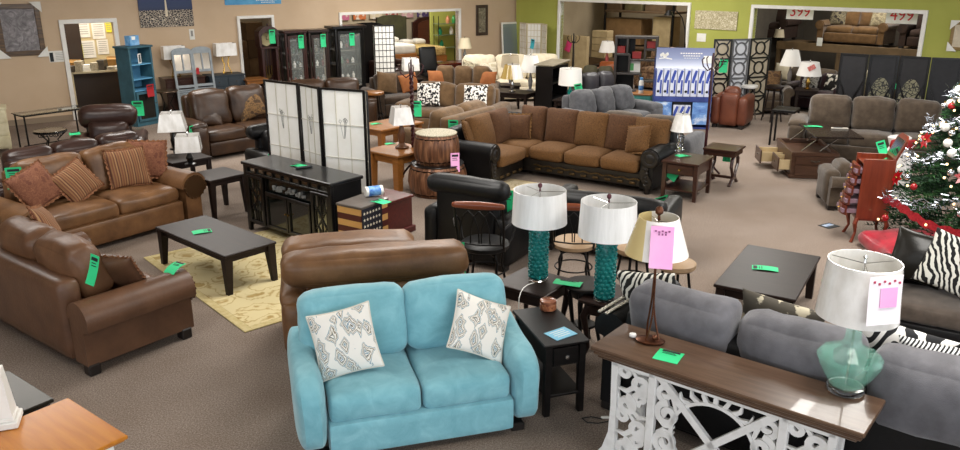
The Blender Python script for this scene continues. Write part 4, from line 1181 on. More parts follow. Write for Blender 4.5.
# ============================================================ carved black and brown sectional
BRN = damask('chenille_brown', '#432812', '#5a391c', 40)
BRN2 = damask('chenille_gold', '#533615', '#6e4b25', 46)
CARV = mat('carved_black', '#0d0b0a', .38, c2='#1d1611', scale=30, bumpy=.6, bscale=60)
GILT = mat('dull_gilt', '#5a4526', .4, .5, c2='#2b2012', scale=40)
def sectional():
    x, y = 0.756, 12.494; rz = -33
    t = thing('sectional_sofa', 'black carved and brown chenille corner sectional on the patterned rug', 'sectional sofa', x, y, 0, rz)
    D = .98; Ls, Ll = .95, 2.12; sh = .5
    b = MB(); b.box(((Ll-D)/2, .04+(D-.08)/2, .2), (Ll+D-.1, D-.1, .22), .02); b.box((-D/2-.04, -Ls/2+.03, .2), (D-.1, Ls, .22), .02); b.build('base', CARV, t)
    b = MB(); b.cush(((Ll-D)/2, D-.12, .47), (Ll+D, .22, .76), .08, (0, .02, .02), 10); b.build('back_frame', BLKLEA, t)
    b = MB(); b.cush((-D+.12, (D-Ls)/2-.1, .47), (.22, Ls+D-.22, .76), .08, (.02, 0, .02), 10); b.build('back_frame', BLKLEA, t)
    # rolled arms with carved facings
    def arm(loc, rot):
        o = MB(); rr = .15
        pts = [(-.11, .08), (-.11, .5)]+[(.03+rr*cos(a), .54+rr*sin(a)) for a in [pi-k*pi*1.15/12 for k in range(13)]]+[(.09, .4), (.09, .08)]
        o.prism(pts, -.44, .42, 'y', True); ao = o.build('arm', BLKLEA, t, loc, rot)
        f = MB(); f.lathe([(0, -.02), (.05, -.022), (.075, -.01), (.1, -.02), (.13, -.012), (.14, .02), (0, .02)], 20)
        for q in range(len(f.v)): vx = f.v[q]; f.v[q] = (vx[0]+.03, vx[2]-.45, vx[1]+.54)
        f.ribbon([(-.02, .42), (-.05, .33), (-.02, .24), (.03, .18), (.02, .1)], [.1, .12, .14, .13, .08], -.47, -.43)
        for k in range(5): f.cush((-.02+.02*(k % 2), -.465, .38-.06*k), (.06, .04, .05), .02, (0, 0, 0), 4)
        f.build('carved_facing', CARV, ao)
        l = MB(); l.tube([(0, -.4, .12), (.01, -.43, .06), (0, -.4, .0)], [.05, .035, .045], 10); l.build('leg', CARV, t, loc, rot)
    arm((Ll-.12, D/2, 0), (0, 0, 0)); arm((-D/2, -Ls+.02, 0), (0, 0, R(90)))
    c = MB()
    for k in range(9): c.cush((.18+k*.2, .035, .15), (.1, .03, .045), .014, (0, 0, 0), 4); 
    c.ribbon([(.1+i*.04, .21+.012*sin(i*1.2)) for i in range(46)], .02, .02, .045); c.build('carved_rail', GILT, t)
    c = MB()
    for k in range(4): c.cush((-.035, -.15-k*.19, .15), (.03, .1, .045), .014, (0, 0, 0), 4)
    c.build('carved_rail', GILT, t)
    w = (Ll-.26)/3
    for k in range(3): MB().cush((.0+w*(k+.5), .36, sh-.1), (w-.01, .72, .2), .06, (0, .02, .035), 9, .012, k).build('seat_cushion', BRN2, t)
    MB().cush((-.4, .4, sh-.1), (.82, .78, .2), .06, (0, 0, .035), 9, .012, 7).build('seat_cushion', BRN2, t)
    MB().cush((-.36, -.4, sh-.1), (.74, .76, .2), .06, (.02, 0, .035), 9, .012, 8).build('seat_cushion', BRN2, t)
    n = 0
    for xx, m in ((-.2, BRN), (.33, BRN), (.86, BRN2), (1.4, BRN), (1.85, BRN2)):
        n += 1; MB().cush((0, 0, 0), (.56 if n > 1 else .48, .17, .56), .05, (0, .075, .0), 11, .014, n).build('back_cushion', m, t, (xx-.05, D-.33, sh+.25), (R(-15), 0, R(3*(n % 3-1))))
    for yy, m in ((.12, BRN), (-.42, BRN2)):
        n += 1; MB().cush((0, 0, 0), (.56, .17, .55), .05, (0, .075, .0), 11, .014, n).build('back_cushion', m, t, (-D+.36, yy, sh+.24), (R(-15), 0, R(90)))
    return t
sec = sectional()
FRB = mat('bronze_fringe', '#6b4a2a', .9, c2='#8a653c', scale=60)
g = 'accent pillows on the sectional'
on_sofa(sec, 'throw_pillow', 'plain brown pillow in the corner of the black and brown sectional', -.38, .3, .52, .44, .42, .17, BRN, drz=24, lean=22, fringe=FRB, group=g)
on_sofa(sec, 'throw_pillow', 'golden brown pillow at the right arm of the black and brown sectional', 1.72, .26, .52, .46, .42, .17, BRN2, drz=-26, lean=20, roll=-14, fringe=FRB, group=g)
on_sofa(sec, 'throw_pillow', 'brown fringed pillow at the left arm of the black and brown sectional', -.6, -.62, .52, .44, .44, .17, BRN2, drz=112, lean=20, roll=6, fringe=FRB, group=g)
tag(-0.429, 12.624, 0.901, -10, 'green price tag hanging on the left arm of the carved sectional', w=.16, h=.25)
p = at(sec, 1.15, -.78)
rug('area_rug', 'beige bordered rug on the floor in front of the carved sectional', p.x-.25, p.y-.12, -33, 2.3, 1.5, rug_mat('beige_floral_rug', '#cdbf9f', '#a8946f', '#86704f', 7), mat('rug_border_brown', '#b3a07c', 1, c2='#c6b592', scale=30))

# ============================================================ black leather pieces in the middle
def black_recl(name, label, cat, x, y, rz, W, H, n=1):
    t = sofa(name, label, cat, x, y, rz, W, .95, H-.06, .46, .2, .62, n, BLKLEA, arm='box', nb=n, back_t=.26, tilt=8, wr=.015, back_lower=.0, seed=71)
    MB().cush((0, .36, H-.1), (W-.1, .24, .2), .09, (0, .02, .02), 10, .012, 3).build('head_roll', BLKLEA, t)
    return t
r1 = black_recl('recliner', 'black leather recliner turned away behind the wrought iron chair', 'recliner', .05, 8.86, 150, 1.12, 1.0)
tag(0.316, 8.721, 0.815, -25, 'green price tag on the back corner of the black leather recliner', w=.13, h=.3, tilt=-4)
r2 = black_recl('loveseat', 'black leather loveseat turned away behind the teal lamps', 'loveseat', 1.58, 9.12, 156, 1.5, .74, 2)
tag(2.187, 9.360, 0.552, 10, 'green price tag standing on the back of the black leather loveseat behind the copper lamp', w=.2, h=.22, tilt=14, roll=-16)
r3 = black_recl('recliner', 'black leather recliner partly hidden between fireplace console and brown sofa', 'recliner', -2.98, 11.75, 40, .8, .95)
q_ = at(r3, -.3, -.36, .64); tag(q_.x, q_.y-.02, .66, 20, 'green price tag hanging on the black recliner left of the paper screen', w=.14, h=.26)

# ============================================================ drum tables, oak tables, lamp, coat racks
def barrel_mat():
    m, t, b = nt('barrel_stave'); v = coords(t, (9, 9, .8)); f = noise_node(t, v, 3, 3); r = ramp(t, [(.3, '#3e2418'), (.5, '#6b4630'), (.7, '#94684a')]); t.links.new(f, r.inputs['Fac'])
    t.links.new(r.outputs['Color'], b.inputs['Base Color']); b.inputs['Roughness'].default_value = .35; b.inputs['Metallic'].default_value = .35; return m
BARR = barrel_mat()
def drum(label, x, y, z, r, h, topm):
    t = thing('drum_table', label, 'drum table', x, y, z, 0, 'stacked barrel drum tables')
    n = 22; vs = []; fs = []; b = MB(); K = 8
    for i in range(K+1):
        u = i/K; rr = r*(.86+.14*sin(u*pi)**.7)
        for k in range(n*2):
            a = 2*pi*k/(n*2)
            vs.append((rr*cos(a)*(1 if k % 2 else .986), rr*sin(a)*(1 if k % 2 else .986), h*u))
    N = 2*n
    for i in range(K):
        for k in range(N): fs.append([i*N+k, i*N+(k+1) % N, (i+1)*N+(k+1) % N, (i+1)*N+k])
    fs += [list(range(N))[::-1], [K*N+k for k in range(N)]]
    b.add(vs, fs, True); b.build('barrel', BARR, t, sharp=12)
    for zz in (.06, h-.06):
        MB().lathe([(r*.9, zz-.02), (r*.925, zz-.02), (r*.925, zz+.02), (r*.9, zz+.02)], 40, closed=True).build('hoop', mat('dark_bronze', '#2a1c14', .35, .8), t)
    MB().lathe([(0, h), (r*.88, h), (r*.9, h+.008), (r*.88, h+.018), (0, h+.018)], 40).build('table_top', topm, t)
    return t
x, y = -0.631, 11.312
drum('wide lower barrel drum table with bronze staves', x, y+.25, 0, .44, .45, BLKP)
drum('smaller barrel drum table stacked on top of the wide one', x-.01, y+.25, .47, .34, .43, mat('woven_top', '#8f8672', .6, c2='#c2b99f', scale=60, amount=(.45, .55)))
tag(-0.361, 11.312, 0.660, 12, 'pink price tag on the upper barrel drum table', w=.13, h=.28, color=PINK, tilt=-4)
OAK = wood('golden_oak', '#7c4d21', '#97622f', .35, 0, .2)
x, y, rz, W = -1.257, 12.057, -43.00, 0.866
oak = leg_table('end_table', 'chunky golden oak end table beside the barrel tables', 'end table', x, y, -40, .72, .74, .56, OAK, .04, .11, .9, .12, .03)
x, y = -1.739, 14.342
leg_table('coffee_table', 'golden oak coffee table behind the oak end table', 'coffee table', x+.05, y+.35, -40, .75, 1.1, .46, OAK, .04, .1, .9, .1, .03)
tag(-1.419, 12.401, .565, 0, 'green price tag lying on the oak end table', w=.1, h=.16, flat=True).rotation_euler.z = R(-60)
tag(-1.920, 14.635, .465, 0, 'green price tag lying on the oak coffee table', w=.12, h=.2, flat=True).rotation_euler.z = R(-60)
lamp('table_lamp', 'wooden base lamp with plastic wrapped shade on the oak end table', *(-1.203, 12.106), .561, 20, [(0, 0), (.1, 0), (.11, .02), (.07, .04), (.045, .08), (.06, .2), (.035, .32), (.02, .36), (0, .37)], wood('lamp_wood', '#4a2c17', '#5d3a20', .4), .4, .16, .12, .26, WRAP, sq=True)
BURG = wood('burgundy_wood', '#2d0c10', '#42141a', .3, 2)
def coat_rack(label, x, y, H, m, twist=True):
    t = thing('coat_rack', label, 'coat rack', x, y, 0, 15)
    b = MB()
    if twist:
        for q in (0, pi): b.tube([(.018*cos(i*.9+q), .018*sin(i*.9+q), .25+(H-.45)*i/70) for i in range(71)], .018, 6)
        b.tube([(0, 0, H-.22), (0, 0, H)], [.02, .012], 8)
    else: b.tube([(0, 0, .2), (0, 0, .8), (0, 0, H-.06), (0, 0, H)], [.026, .022, .02, .012], 10)
    b.build('pole', m, t)
    for k in range(4):
        a = k*pi/2
        MB().tube([(.0, 0, .3), (.08*cos(a), .08*sin(a), .25), (.2*cos(a), .2*sin(a), .1), (.3*cos(a), .3*sin(a), .0)], .016, 7).build('foot', m, t)
        MB().tube([(0, 0, H-.22), (.08*cos(a), .08*sin(a), H-.27), (.16*cos(a), .16*sin(a), H-.2), (.19*cos(a), .19*sin(a), H-.1), (.15*cos(a), .15*sin(a), H-.07)], .01, 6).build('hook', m, t)
    return t
cr = coat_rack('dark barley twist coat rack standing beside the oak end table', -1.037, 12.177, 1.9, BURG)
tag(-0.975, 12.177, 1.274, 0, 'green price tag hanging from the barley twist coat rack', w=.16, h=.24)
cr2 = coat_rack('tall burgundy coat rack standing before the blue pillow display', 3.623, 12.624, 1.95, BURG, False)
x, y = 3.623, 12.624
q_ = at(cr2, .19, 0, 1.83); tag(q_.x, q_.y, 1.84, -5, 'green price tag hanging from a hook of the burgundy coat rack', w=.13, h=.2)

# ============================================================ end tables right of the sectional
WNB = wood('mahogany_table', '#2b1711', '#3e2218', .3)
x, y, rz, W = 2.959, 11.418, -33.00, 0.539
et = leg_table('end_table', 'mahogany end table with drawer beside the right arm of the sectional', 'end table', x+.08, y, rz, .56, .7, .56, WNB, .03, .06, .8, .16, .02, shelf=.14, drawer=BRASS)
tag(2.996, 11.554, .565, 0, 'green price tag lying under the lamp on the mahogany end table', w=.14, h=.2, flat=True).rotation_euler.z = R(-70)
tag(2.848, 11.312, 0.407, -32, 'green price tag hanging from the drawer of the mahogany end table', w=.15, h=.17, roll=30)
CRY = glass('crystal', '#e9eef0', .03, 1.5)
lamp('table_lamp', 'crystal base lamp with small wrapped shade on the mahogany end table', *(3.033, 11.893), .561, 0, [(0, 0), (.07, 0), (.075, .02), (.03, .03), (.05, .07), (.06, .11), (.035, .15), (.05, .19), (.055, .23), (.02, .28), (0, .3)], CRY, .33, .17, .105, .25, WRAP)
def lyre_table(label, x, y, rz):
    t = thing('lyre_table', label, 'side table', x, y, 0, rz)
    b = MB(); b.box((0, 0, .555), (.52, .5, .03), .008); b.box((0, 0, .5), (.46, .44, .08), .004); b.build('table_top', WNB, t)
    for s in (-1, 1):
        for q in (-1, 1):
            MB().tube([(s*.18, q*.05, .48), (s*.18, q*.15, .4), (s*.18, q*.17, .3), (s*.18, q*.08, .18), (s*.18, q*.06, .11), (s*.18, q*.14, .05), (s*.18, q*.2, .0)], [.025, .028, .026, .022, .022, .025, .028], 8).build('leg', WNB, t)
        bx((s*.18, 0, .1), (.05, .16, .05), .006).build('cross_rail', WNB, t)
    bx((0, 0, .1), (.36, .04, .04), .005).build('stretcher', WNB, t)
    return t
lyre_table('mahogany side table with curved lyre legs behind the burgundy coat rack', 3.78, 12.15, -33)
tag(3.877, 12.302, 0.437, -30, 'green price tag hanging under the lyre leg side table', w=.12, h=.14)

# ============================================================ right: lift top table, brown reclining sofa, recliner
TPE = fabric('taupe_microfibre', '#463b30', '#55493d', 8)
x, y = 6.75, 13.65
brs = sofa('reclining_sofa', 'brown microfibre reclining sofa behind the lift top table', 'sofa', x, y, -24, 2.65, 1.0, 1.08, .52, .3, .68, 3, TPE, arm='pad', nb=3, back_t=.3, tilt=12, sct=.22, wr=.022, back_lower=.12, seed=81)
DWAL = wood('dark_walnut', '#3a251a', '#4d3324', .35)
LINER = mat('drawer_liner', '#c9b48c', .6, c2='#b8a27a', scale=5)
def lift_table():
    A = Vector((5.077, 12.429)); t = thing('lift_top_table', 'dark walnut lift top coffee table with open drawers in front of the brown reclining sofa', 'coffee table', A.x+.3, A.y+.5, 0, -8)
    W, D, H = .72, 1.15, .43
    b = MB(); b.box((0, 0, .2), (W-.02, D-.02, .32), .004); b.box((0, 0, .03), (W+.02, D+.02, .05), .008)
    b.box((W/2-.03, 0, H-.035), (.06, D, .06), .004); b.box((-W/2+.03, 0, H-.035), (.06, D, .06), .004)
    for s in (-1, 1): b.box((0, s*(D/2-.03), H-.035), (W-.12, .06, .06), .004)
    b.build('body', DWAL, t)
    f = -D/2-.006
    d = bx((0, f, .3), (W-.14, .02, .13), .006).build('front_panel', DWAL, t); bx((0, f, .13), (W-.14, .02, .15), .006).build('front_panel', DWAL, t)
    MB().tube([(-.06, 0, 0), (-.06, -.03, -.01), (0, -.035, -.02), (.06, -.03, -.01), (.06, 0, 0)], .009, 6).build('handle', mat('silver_pull', '#bdb8ac', .25, 1), d, (0, f-.012, .31))
    for k, (yy, out) in enumerate(((-.28, .17), (.26, .34))):
        b = MB(); xo = -W/2-out
        b.box((xo, yy, .2), (.022, .46, .22), .005); dr = b.build('drawer', DWAL, t)
        q = MB(); q.box((xo+out/2+.01, yy-.2, .2), (out, .014, .16), .002); q.box((xo+out/2+.01, yy+.2, .2), (out, .014, .16), .002); q.box((xo+out/2+.01, yy, .125), (out, .39, .012), .002); q.build('drawer_box', LINER, dr)
        MB().lathe([(0, -.02), (.014, -.014), (.012, .012)], 10).build('knob', MATS['silver_pull'], dr, (xo-.012, yy, .21), (0, R(90), 0))
    bx((.32, -.04, .68), (W, D, .03), .008).build('lift_top', mat('dark_gloss_top', '#1d1511', .2, c2='#261b15', scale=4), t)
    for s in (-1, 1):
        k = MB(); k.tube([(-.18, s*.42, .42), (.1, s*.42, .665)], .012, 6); k.build('lift_arm', CHROME, t)
        k = MB(); k.tube([(.1, s*.42, .42), (.38, s*.42, .665)], .012, 6); k.build('lift_arm', CHROME, t)
    return t
lt = lift_table()
p = at(lt, .3, .05, .697)
tag(p.x-.15, p.y+.2, .7, 0, 'green price tag lying on the raised top of the lift top table', w=.12, h=.28, flat=True).rotation_euler.z = R(84)
t = thing('remote_control', 'pale remote control lying on the raised lift top table', 'remote control', p.x+.2, p.y, .697, 80)
bx((0, 0, .01), (.06, .26, .02), .006).build('body', mat('remote_grey', '#c8c2b6', .4), t); bx((0, .03, .021), (.04, .14, .003), .001).build('keypad', mat('grey_keys', '#54585c', .5), t)
x, y = 4.749, 10.506
sofa('armchair', 'small taupe rolled arm chair partly behind the jewelry armoire', 'armchair', x+.5, y+.42, 80, .85, .85, .64, .38, .18, .48, 1, TPE, arm='roll', back_t=.2, tilt=10, wr=.01, seed=91)

# jewelry armoire
CHR = wood('cherry_red_wood', '#632613', '#7c341d', .3, 2, .3)
CHRD = wood('cherry_front', '#571d10', '#6d2917', .3, 2, .3)
PLUM = mat('velvet_lining', '#8a6f7b', .9)
def armoire():
    x, y = 4.783, 9.437
    t = thing('jewelry_armoire', 'slim cherry jewelry armoire with open lid and drawers in front of the christmas tree', 'armoire', x, y, 0, -102)
    W, D, z0, H = .38, .36, .3, 1.04
    b = MB()
    for s in (-1, 1): b.box((s*(W/2-.008), 0, (z0+H)/2), (.016, D, H-z0), .002)
    b.box((0, D/2-.008, (z0+H)/2), (W-.03, .016, H-z0), .002); b.box((0, 0, z0+.01), (W-.03, D-.02, .02), .002)
    for k in range(6): b.box((0, 0, z0+.13*k+.02), (W-.034, D-.03, .012), .001)
    b.build('case', CHR, t)
    for k in range(5):
        out = .02+.022*(4-k); z = z0+.03+.125*k; hh = .115
        prof = [(-W/2+.02, 0), (-W/2+.02, -.01), (-.1, -.045), (0, -.055), (.1, -.045), (W/2-.02, -.01), (W/2-.02, 0)]
        d = MB().prism(prof, z, z+hh, 'z').build('drawer', CHRD, t, loc=(0, -D/2-out, 0))
        q = MB(); q.box((0, out/2-.0, z+.05), (W-.08, out+.1, .05), .002); q.build('drawer_tray', PLUM, d)
        MB().lathe([(0, -.016), (.009, -.01), (.007, .01)], 8).build('knob', BRASS, d, (0, -.062, z+.06), (R(90), 0, 0))
    for sx in (-1, 1):
        for sy in (-1, 1):
            MB().tube([(sx*(W/2-.03), sy*(D/2-.03), z0+.03), (sx*(W/2+.0), sy*(D/2+.0), z0-.06), (sx*(W/2-.02), sy*(D/2-.02), .12), (sx*(W/2+.02), sy*(D/2+.02), .0)], [.026, .028, .016, .02], 8).build('leg', CHR, t)
    b = MB(); b.box((0, 0, z0-.0), (W-.02, D-.02, .05), .004); b.build('apron', CHR, t)
    l = MB(); l.prism([(-W/2, 0), (W/2, 0), (W/2, .24), (W/2-.09, .3), (-W/2+.09, .3), (-W/2, .24)], -.012, .012); l.build('lid', CHR, t, loc=(0, D/2-.01, H), rot=(R(-22), 0, 0))
    bx((0, -.014, .14), (W-.08, .004, .2), .001).build('lid_mirror', MIR, t, loc=(0, D/2-.01, H), rot=(R(-22), 0, 0))
    return t
ja = armoire()
p = at(ja, -.0, .12, 1.28)
tag(4.895, 9.635, 1.186, -20, 'green price tag taped to the open lid of the jewelry armoire', w=.1, h=.24, tilt=-10, roll=-22)
x, y = 4.549, 9.924
t = thing('dark_flyer', 'blue and black printed flyer lying on the carpet by the jewelry armoire', 'flyer', x, y, .002, 30)
bx((0, 0, .002), (.22, .17, .004), 0).build('card', INK, t); bx((0, .02, .0045), (.16, .07, .001), 0).build('picture_print', mat('flyer_blue', '#5c7fae', .5, c2='#c5cfdb', scale=20), t)
x, y = 5.664, 10.412
t = thing('cloth_sack', 'white cloth sack with red bow leaning between armoire and christmas tree', 'sack', x+.12, y+.45, 0, 0)
MB().lathe([(0, 0), (.2, .01), (.25, .12), (.25, .4), (.2, .7), (.12, .86), (.16, .98), (.13, 1.0), (0, .92)], 24, sy=.7).build('bag', mat('white_felt', '#cfc9c6', .95, c2='#e4e0dc', scale=8, bumpy=.5, bscale=14), t)
b = MB(); b.cush((.08, -.14, .9), (.2, .08, .14), .04, (0, 0, 0), 6, .03, 2); b.cush((-.1, -.14, .92), (.2, .08, .14), .04, (0, 0, 0), 6, .03, 5); b.build('bow', mat('red_velvet', '#a3151c', .7, c2='#7d0e14', scale=8), t)

# low coffee table right of centre
x, y, rz, W = 2.785, 7.195, -31.00, 0.698
rc = leg_table('coffee_table', 'dark wood coffee table with flared legs behind the grey sofa', 'coffee table', x, y, rz, .72, 1.3, .44, ESP, .03, .08, .8, .09, .02)
p = at(rc, .02, .0, .44)
tag(2.746, 7.210, .446, 0, 'green price tag on a black backing lying on the coffee table behind the grey sofa', w=.12, h=.24, flat=True).rotation_euler.z = R(72)

# ============================================================ christmas tree
PINE = mat('pine_green', '#1f4425', .8, c2='#0f2b16', scale=8)
PIN2 = mat('pine_tip', '#3c6a35', .8, c2='#234b25', scale=8)
TINS = mat('silver_tinsel', '#aeb4be', .25, .9)
def xmas():
    x, y = 5.770, 9.136
    t = thing('christmas_tree', 'decorated green christmas tree with silver tinsel at the right edge', 'christmas tree', x, y, 0)
    H, Rb = 2.35, 1.12
    MB().tube([(0, 0, 0), (0, 0, H-.1)], [.05, .012], 8).build('trunk', RUBBER, t)
    rr = random.Random(11)
    bs = [MB(), MB()]
    for i in range(620):
        u = rr.random()**1.35; z = .22+(H-.26)*u; rad = Rb*(1-u)**.9+.03
        a = rr.random()*2*pi; L = rad*(.72+.33*rr.random()); d = Vector((cos(a), sin(a), -.12-.1*rr.random())); tip = Vector((0, 0, z+.06))+d*L
        base = Vector((0, 0, z+.06))+d*L*.35
        b = bs[0 if rr.random() < .65 else 1]
        side = Vector((-sin(a), cos(a), 0))
        m = 9
        for k in range(m):
            s = (k+.5)/m; c = base.lerp(tip, s); ln = .13*(1-s*.45)
            for q in (-1, 1, 0):
                if q: e = c+side*q*ln*.8+d*ln*.6+Vector((0, 0, (rr.random()-.4)*.05))
                else: e = c+Vector((0, 0, 1))*ln*.6+d*ln*.5
                w = Vector((rr.random()-.5, rr.random()-.5, rr.random()-.5)).normalized()*.014
                b.add([c-w, c+w, e], [[0, 1, 2]])
    bs[0].build('foliage', PINE, t); bs[1].build('foliage_tips', PIN2, t)
    def on(u, a, o=.0):
        rad = (Rb*(1-u)**.9+.03)*(.93+o); z = .22+(H-.26)*u; return Vector((rad*cos(a), rad*sin(a), z))
    g = MB()
    for (u0, u1, a0, a1) in ((.2, .33, pi*.95, pi*1.9), (.42, .53, pi*.85, pi*1.8), (.6, .68, pi*.8, pi*1.75), (.78, .84, pi*.8, pi*1.9)):
        N = 520
        for i in range(N):
            s = rr.random(); a = a0+(a1-a0)*s; u = u0+(u1-u0)*s-.03*sin(s*pi*3)
            c = on(u, a, .03)+Vector(((rr.random()-.5), (rr.random()-.5), (rr.random()-.5)))*.13
            dv = Vector((rr.random()-.5, rr.random()-.5, rr.random()-.5)).normalized(); e = c+dv*(.04+.04*rr.random()); w = dv.orthogonal().normalized()*.004
            g.add([c-w, c+w, e+w, e-w], [[0, 1, 2, 3]])
    o = g.build('silver_tinsel_garland', TINS, t)
    r = MB(); vs = []; fs = []
    for i in range(60):
        s = i/59; a = pi*.95+s*pi*.95; u = .17-.12*s+.02*sin(s*14); c = on(u, a, .04)
        for q in (-1, 1): vs.append(c+Vector((0, 0, q*.05+.015*sin(i*1.9))))
    for i in range(59): fs.append([2*i, 2*i+2, 2*i+3, 2*i+1])
    r.add(vs, fs, True); r.build('red_ribbon_garland', mat('red_mesh_ribbon', '#8e1220', .35, c2='#b52a35', scale=40), t)
    bulb = MB().cush((0, 0, 0), (.026, .026, .03), .013, (0, 0, 0), 3)
    LIT = mat('warm_light_bulb', '#ffd9a0', .4, emit=2)
    first = None
    for i in range(95):
        u = .04+.9*rr.random(); a = pi*.82+rr.random()*pi*1.05; p = on(u, a, .04)
        if first is None: first = bulb.build('light_bulb', LIT, t, loc=p)
        else: q = first.copy(); COL.objects.link(q); q.parent = t; q.location = p
    return t, on
xt, xon = xmas()
def ornament(label, u, a, r, m, grp):
    p = Vector(xt.location)+xon(u, a, .1)
    t = thing('tree_ornament', label, 'ornament', p.x, p.y, p.z-r, group=grp)
    MB().lathe([(0, -r)]+[(r*sin(k*pi/8), -r*cos(k*pi/8)) for k in range(1, 8)]+[(0, r)], 14).build('ball', m, t)
    MB().lathe([(0, r-.004), (.012, r-.004), (.012, r+.014), (0, r+.016)], 8).build('cap', BRASS, t)
rr = random.Random(5)
WB = mat('pearl_white', '#e9e6df', .25, coat=.3); RB = mat('red_ornament', '#9a1118', .2, coat=.4); SB = mat('silver_ball', '#cfd3d8', .12, 1)
for i in range(11): ornament('white ball ornament hanging on the christmas tree', .06+.8*((i*.618) % 1), pi*.86+((i*.382) % 1)*pi*.8, .05, WB, 'white ball ornaments on the tree')
for i in range(9): ornament('silver ball ornament hanging on the christmas tree', .1+.8*((i*.618+.3) % 1), pi*.9+((i*.45+.2) % 1)*pi*.75, .04, SB, 'silver ball ornaments on the tree')
for i in range(8): ornament('small red ball ornament hanging on the christmas tree', .1+.8*((i*.618+.55) % 1), pi*.9+((i*.53+.1) % 1)*pi*.75, .04, RB, 'red ball ornaments on the tree')
def flower(label, u, a):
    p = Vector(xt.location)+xon(u, a, .08)
    t = thing('poinsettia', label, 'artificial flower', p.x, p.y, p.z)
    b = MB(); d = Vector((cos(a), sin(a), .3)).normalized(); s1_ = d.orthogonal().normalized(); s2_ = d.cross(s1_)
    for k in range(7):
        an = k*2*pi/7; v = s1_*cos(an)+s2_*sin(an); w = d.cross(v)
        b.add([Vector(), v*.05+w*.03+d*.02, v*.11+d*.01, v*.05-w*.03+d*.02], [[0, 1, 2, 3]], True)
    b.build('petals', RB, t); MB().cush(d*.02, (.03, .03, .03), .015, (0, 0, 0), 3).build('flower_center', BRASS, t)
flower('large red poinsettia high on the left side of the christmas tree', .52, pi*1.02)
flower('red poinsettia on the lower left side of the christmas tree near the white sack', .3, pi*1.0)
flower('red poinsettia at the front of the christmas tree', .38, pi*1.3)
x, y = 5.068, 8.992
t = thing('tree_skirt', 'shiny red satin cloth bunched around the foot of the christmas tree', 'tree skirt', x+.35, y-.25, 0)
MB().cush((0, 0, .1), (1.7, .9, .2), .1, (0, 0, .1), 16, .05, 9, ws=4).build('cloth', mat('red_satin', '#b5142e', .3, c2='#8e0f24', scale=5, sheen=.3), t)


# ============================================================ far left wall
def wall_thing(name, label, cat, ang, x, y, group=None, z=0, drz=0):
    p = WP(ang, x, -y); return thing(name, label, cat, p.x, p.y, z, ang+drz, group)
def chest_of(name, label, ang, x, y, Wd, D, H, m, rows, cols=1, knob=BLKP, drz=0, leg=.08, cat='chest'):
    t = wall_thing(name, label, cat, ang, x, y, drz=drz)
    bx((0, 0, (H-.03+leg)/2), (Wd, D, H-.03-leg), .004).build('body', m, t); bx((0, 0, H-.015), (Wd+.04, D+.03, .03), .006).build('top', m, t)
    for sx in (-1, 1):
        for sy in (-1, 1): bx((sx*(Wd/2-.03), sy*(D/2-.03), leg/2), (.05, .05, leg), .004).build('leg', m, t)
    hh = (H-.06-leg)/rows
    for r in range(rows):
        for c in range(cols):
            d = bx((-Wd/2+Wd*(c+.5)/cols, -D/2-.008, leg+.01+hh*(r+.5)), (Wd/cols-.03, .016, hh-.025), .004).build('drawer', m, t)
            MB().lathe([(0, -.018), (.014, -.012), (.01, .01)], 8).build('knob', knob, d, (-Wd/2+Wd*(c+.5)/cols, -D/2-.018, leg+.01+hh*(r+.5)), (R(90), 0, 0))
    return t
IVO = mat('ivory_paint', '#cfc6a8', .55, c2='#bdb28f', scale=5)
ich = chest_of('chest', 'ivory chest of drawers against the beige wall at the left edge', AL, -14.25, .32, .8, .45, .82, IVO, 3)
ich.location = (-8.98, 14.3, 0); ich.rotation_euler.z = R(30)
def glass_console():
    t = thing('console_table', 'black iron console table with glass top along the beige wall', 'console table', -7.72, 14.3, 0, 52)
    bx((0, 0, .77), (1.15, .42, .014), .004).build('glass_top', glass('clear_glass', '#dfeae6'), t)
    b = MB()
    for s in (-1, 1): b.box((0, s*.18, .75), (1.1, .02, .025), .002); b.box((s*.54, 0, .75), (.02, .36, .025), .002)
    b.build('rail', IRON, t)
    for sx in (-1, 1):
        for sy in (-1, 1): bx((sx*.53, sy*.18, .37), (.025, .025, .74), .003).build('leg', IRON, t)
    bx((0, 0, .2), (1.06, .02, .02), .002).build('stretcher', IRON, t)
    return t
glass_console()
t = thing('accent_table', 'small round glass accent table with scrolled iron base near the glass console', 'side table', -7.488, 13.764, 0, 20)
MB().lathe([(0, .5), (.26, .5), (.27, .51), (.26, .52), (0, .52)], 28).build('glass_top', MATS['clear_glass'] if 'clear_glass' in MATS else glass('clear_glass', '#dfeae6'), t)
MB().tube([(.26*cos(k*pi/12), .26*sin(k*pi/12), .49) for k in range(24)], .012, 6, True).build('rim', IRON, t)
for k in range(3):
    a = k*2.09; MB().tube([(.24*cos(a), .24*sin(a), .48), (.1*cos(a), .1*sin(a), .35), (.2*cos(a), .2*sin(a), .15), (.24*cos(a), .24*sin(a), 0)], .012, 6).build('leg', IRON, t)
b = MB()
for k in range(5): b.ribbon(spiral(-.16+.08*k, .43, .045, 1.3, k, 1 if k % 2 else -1), .012, -.01, .01)
b.build('scroll_apron', IRON, t)
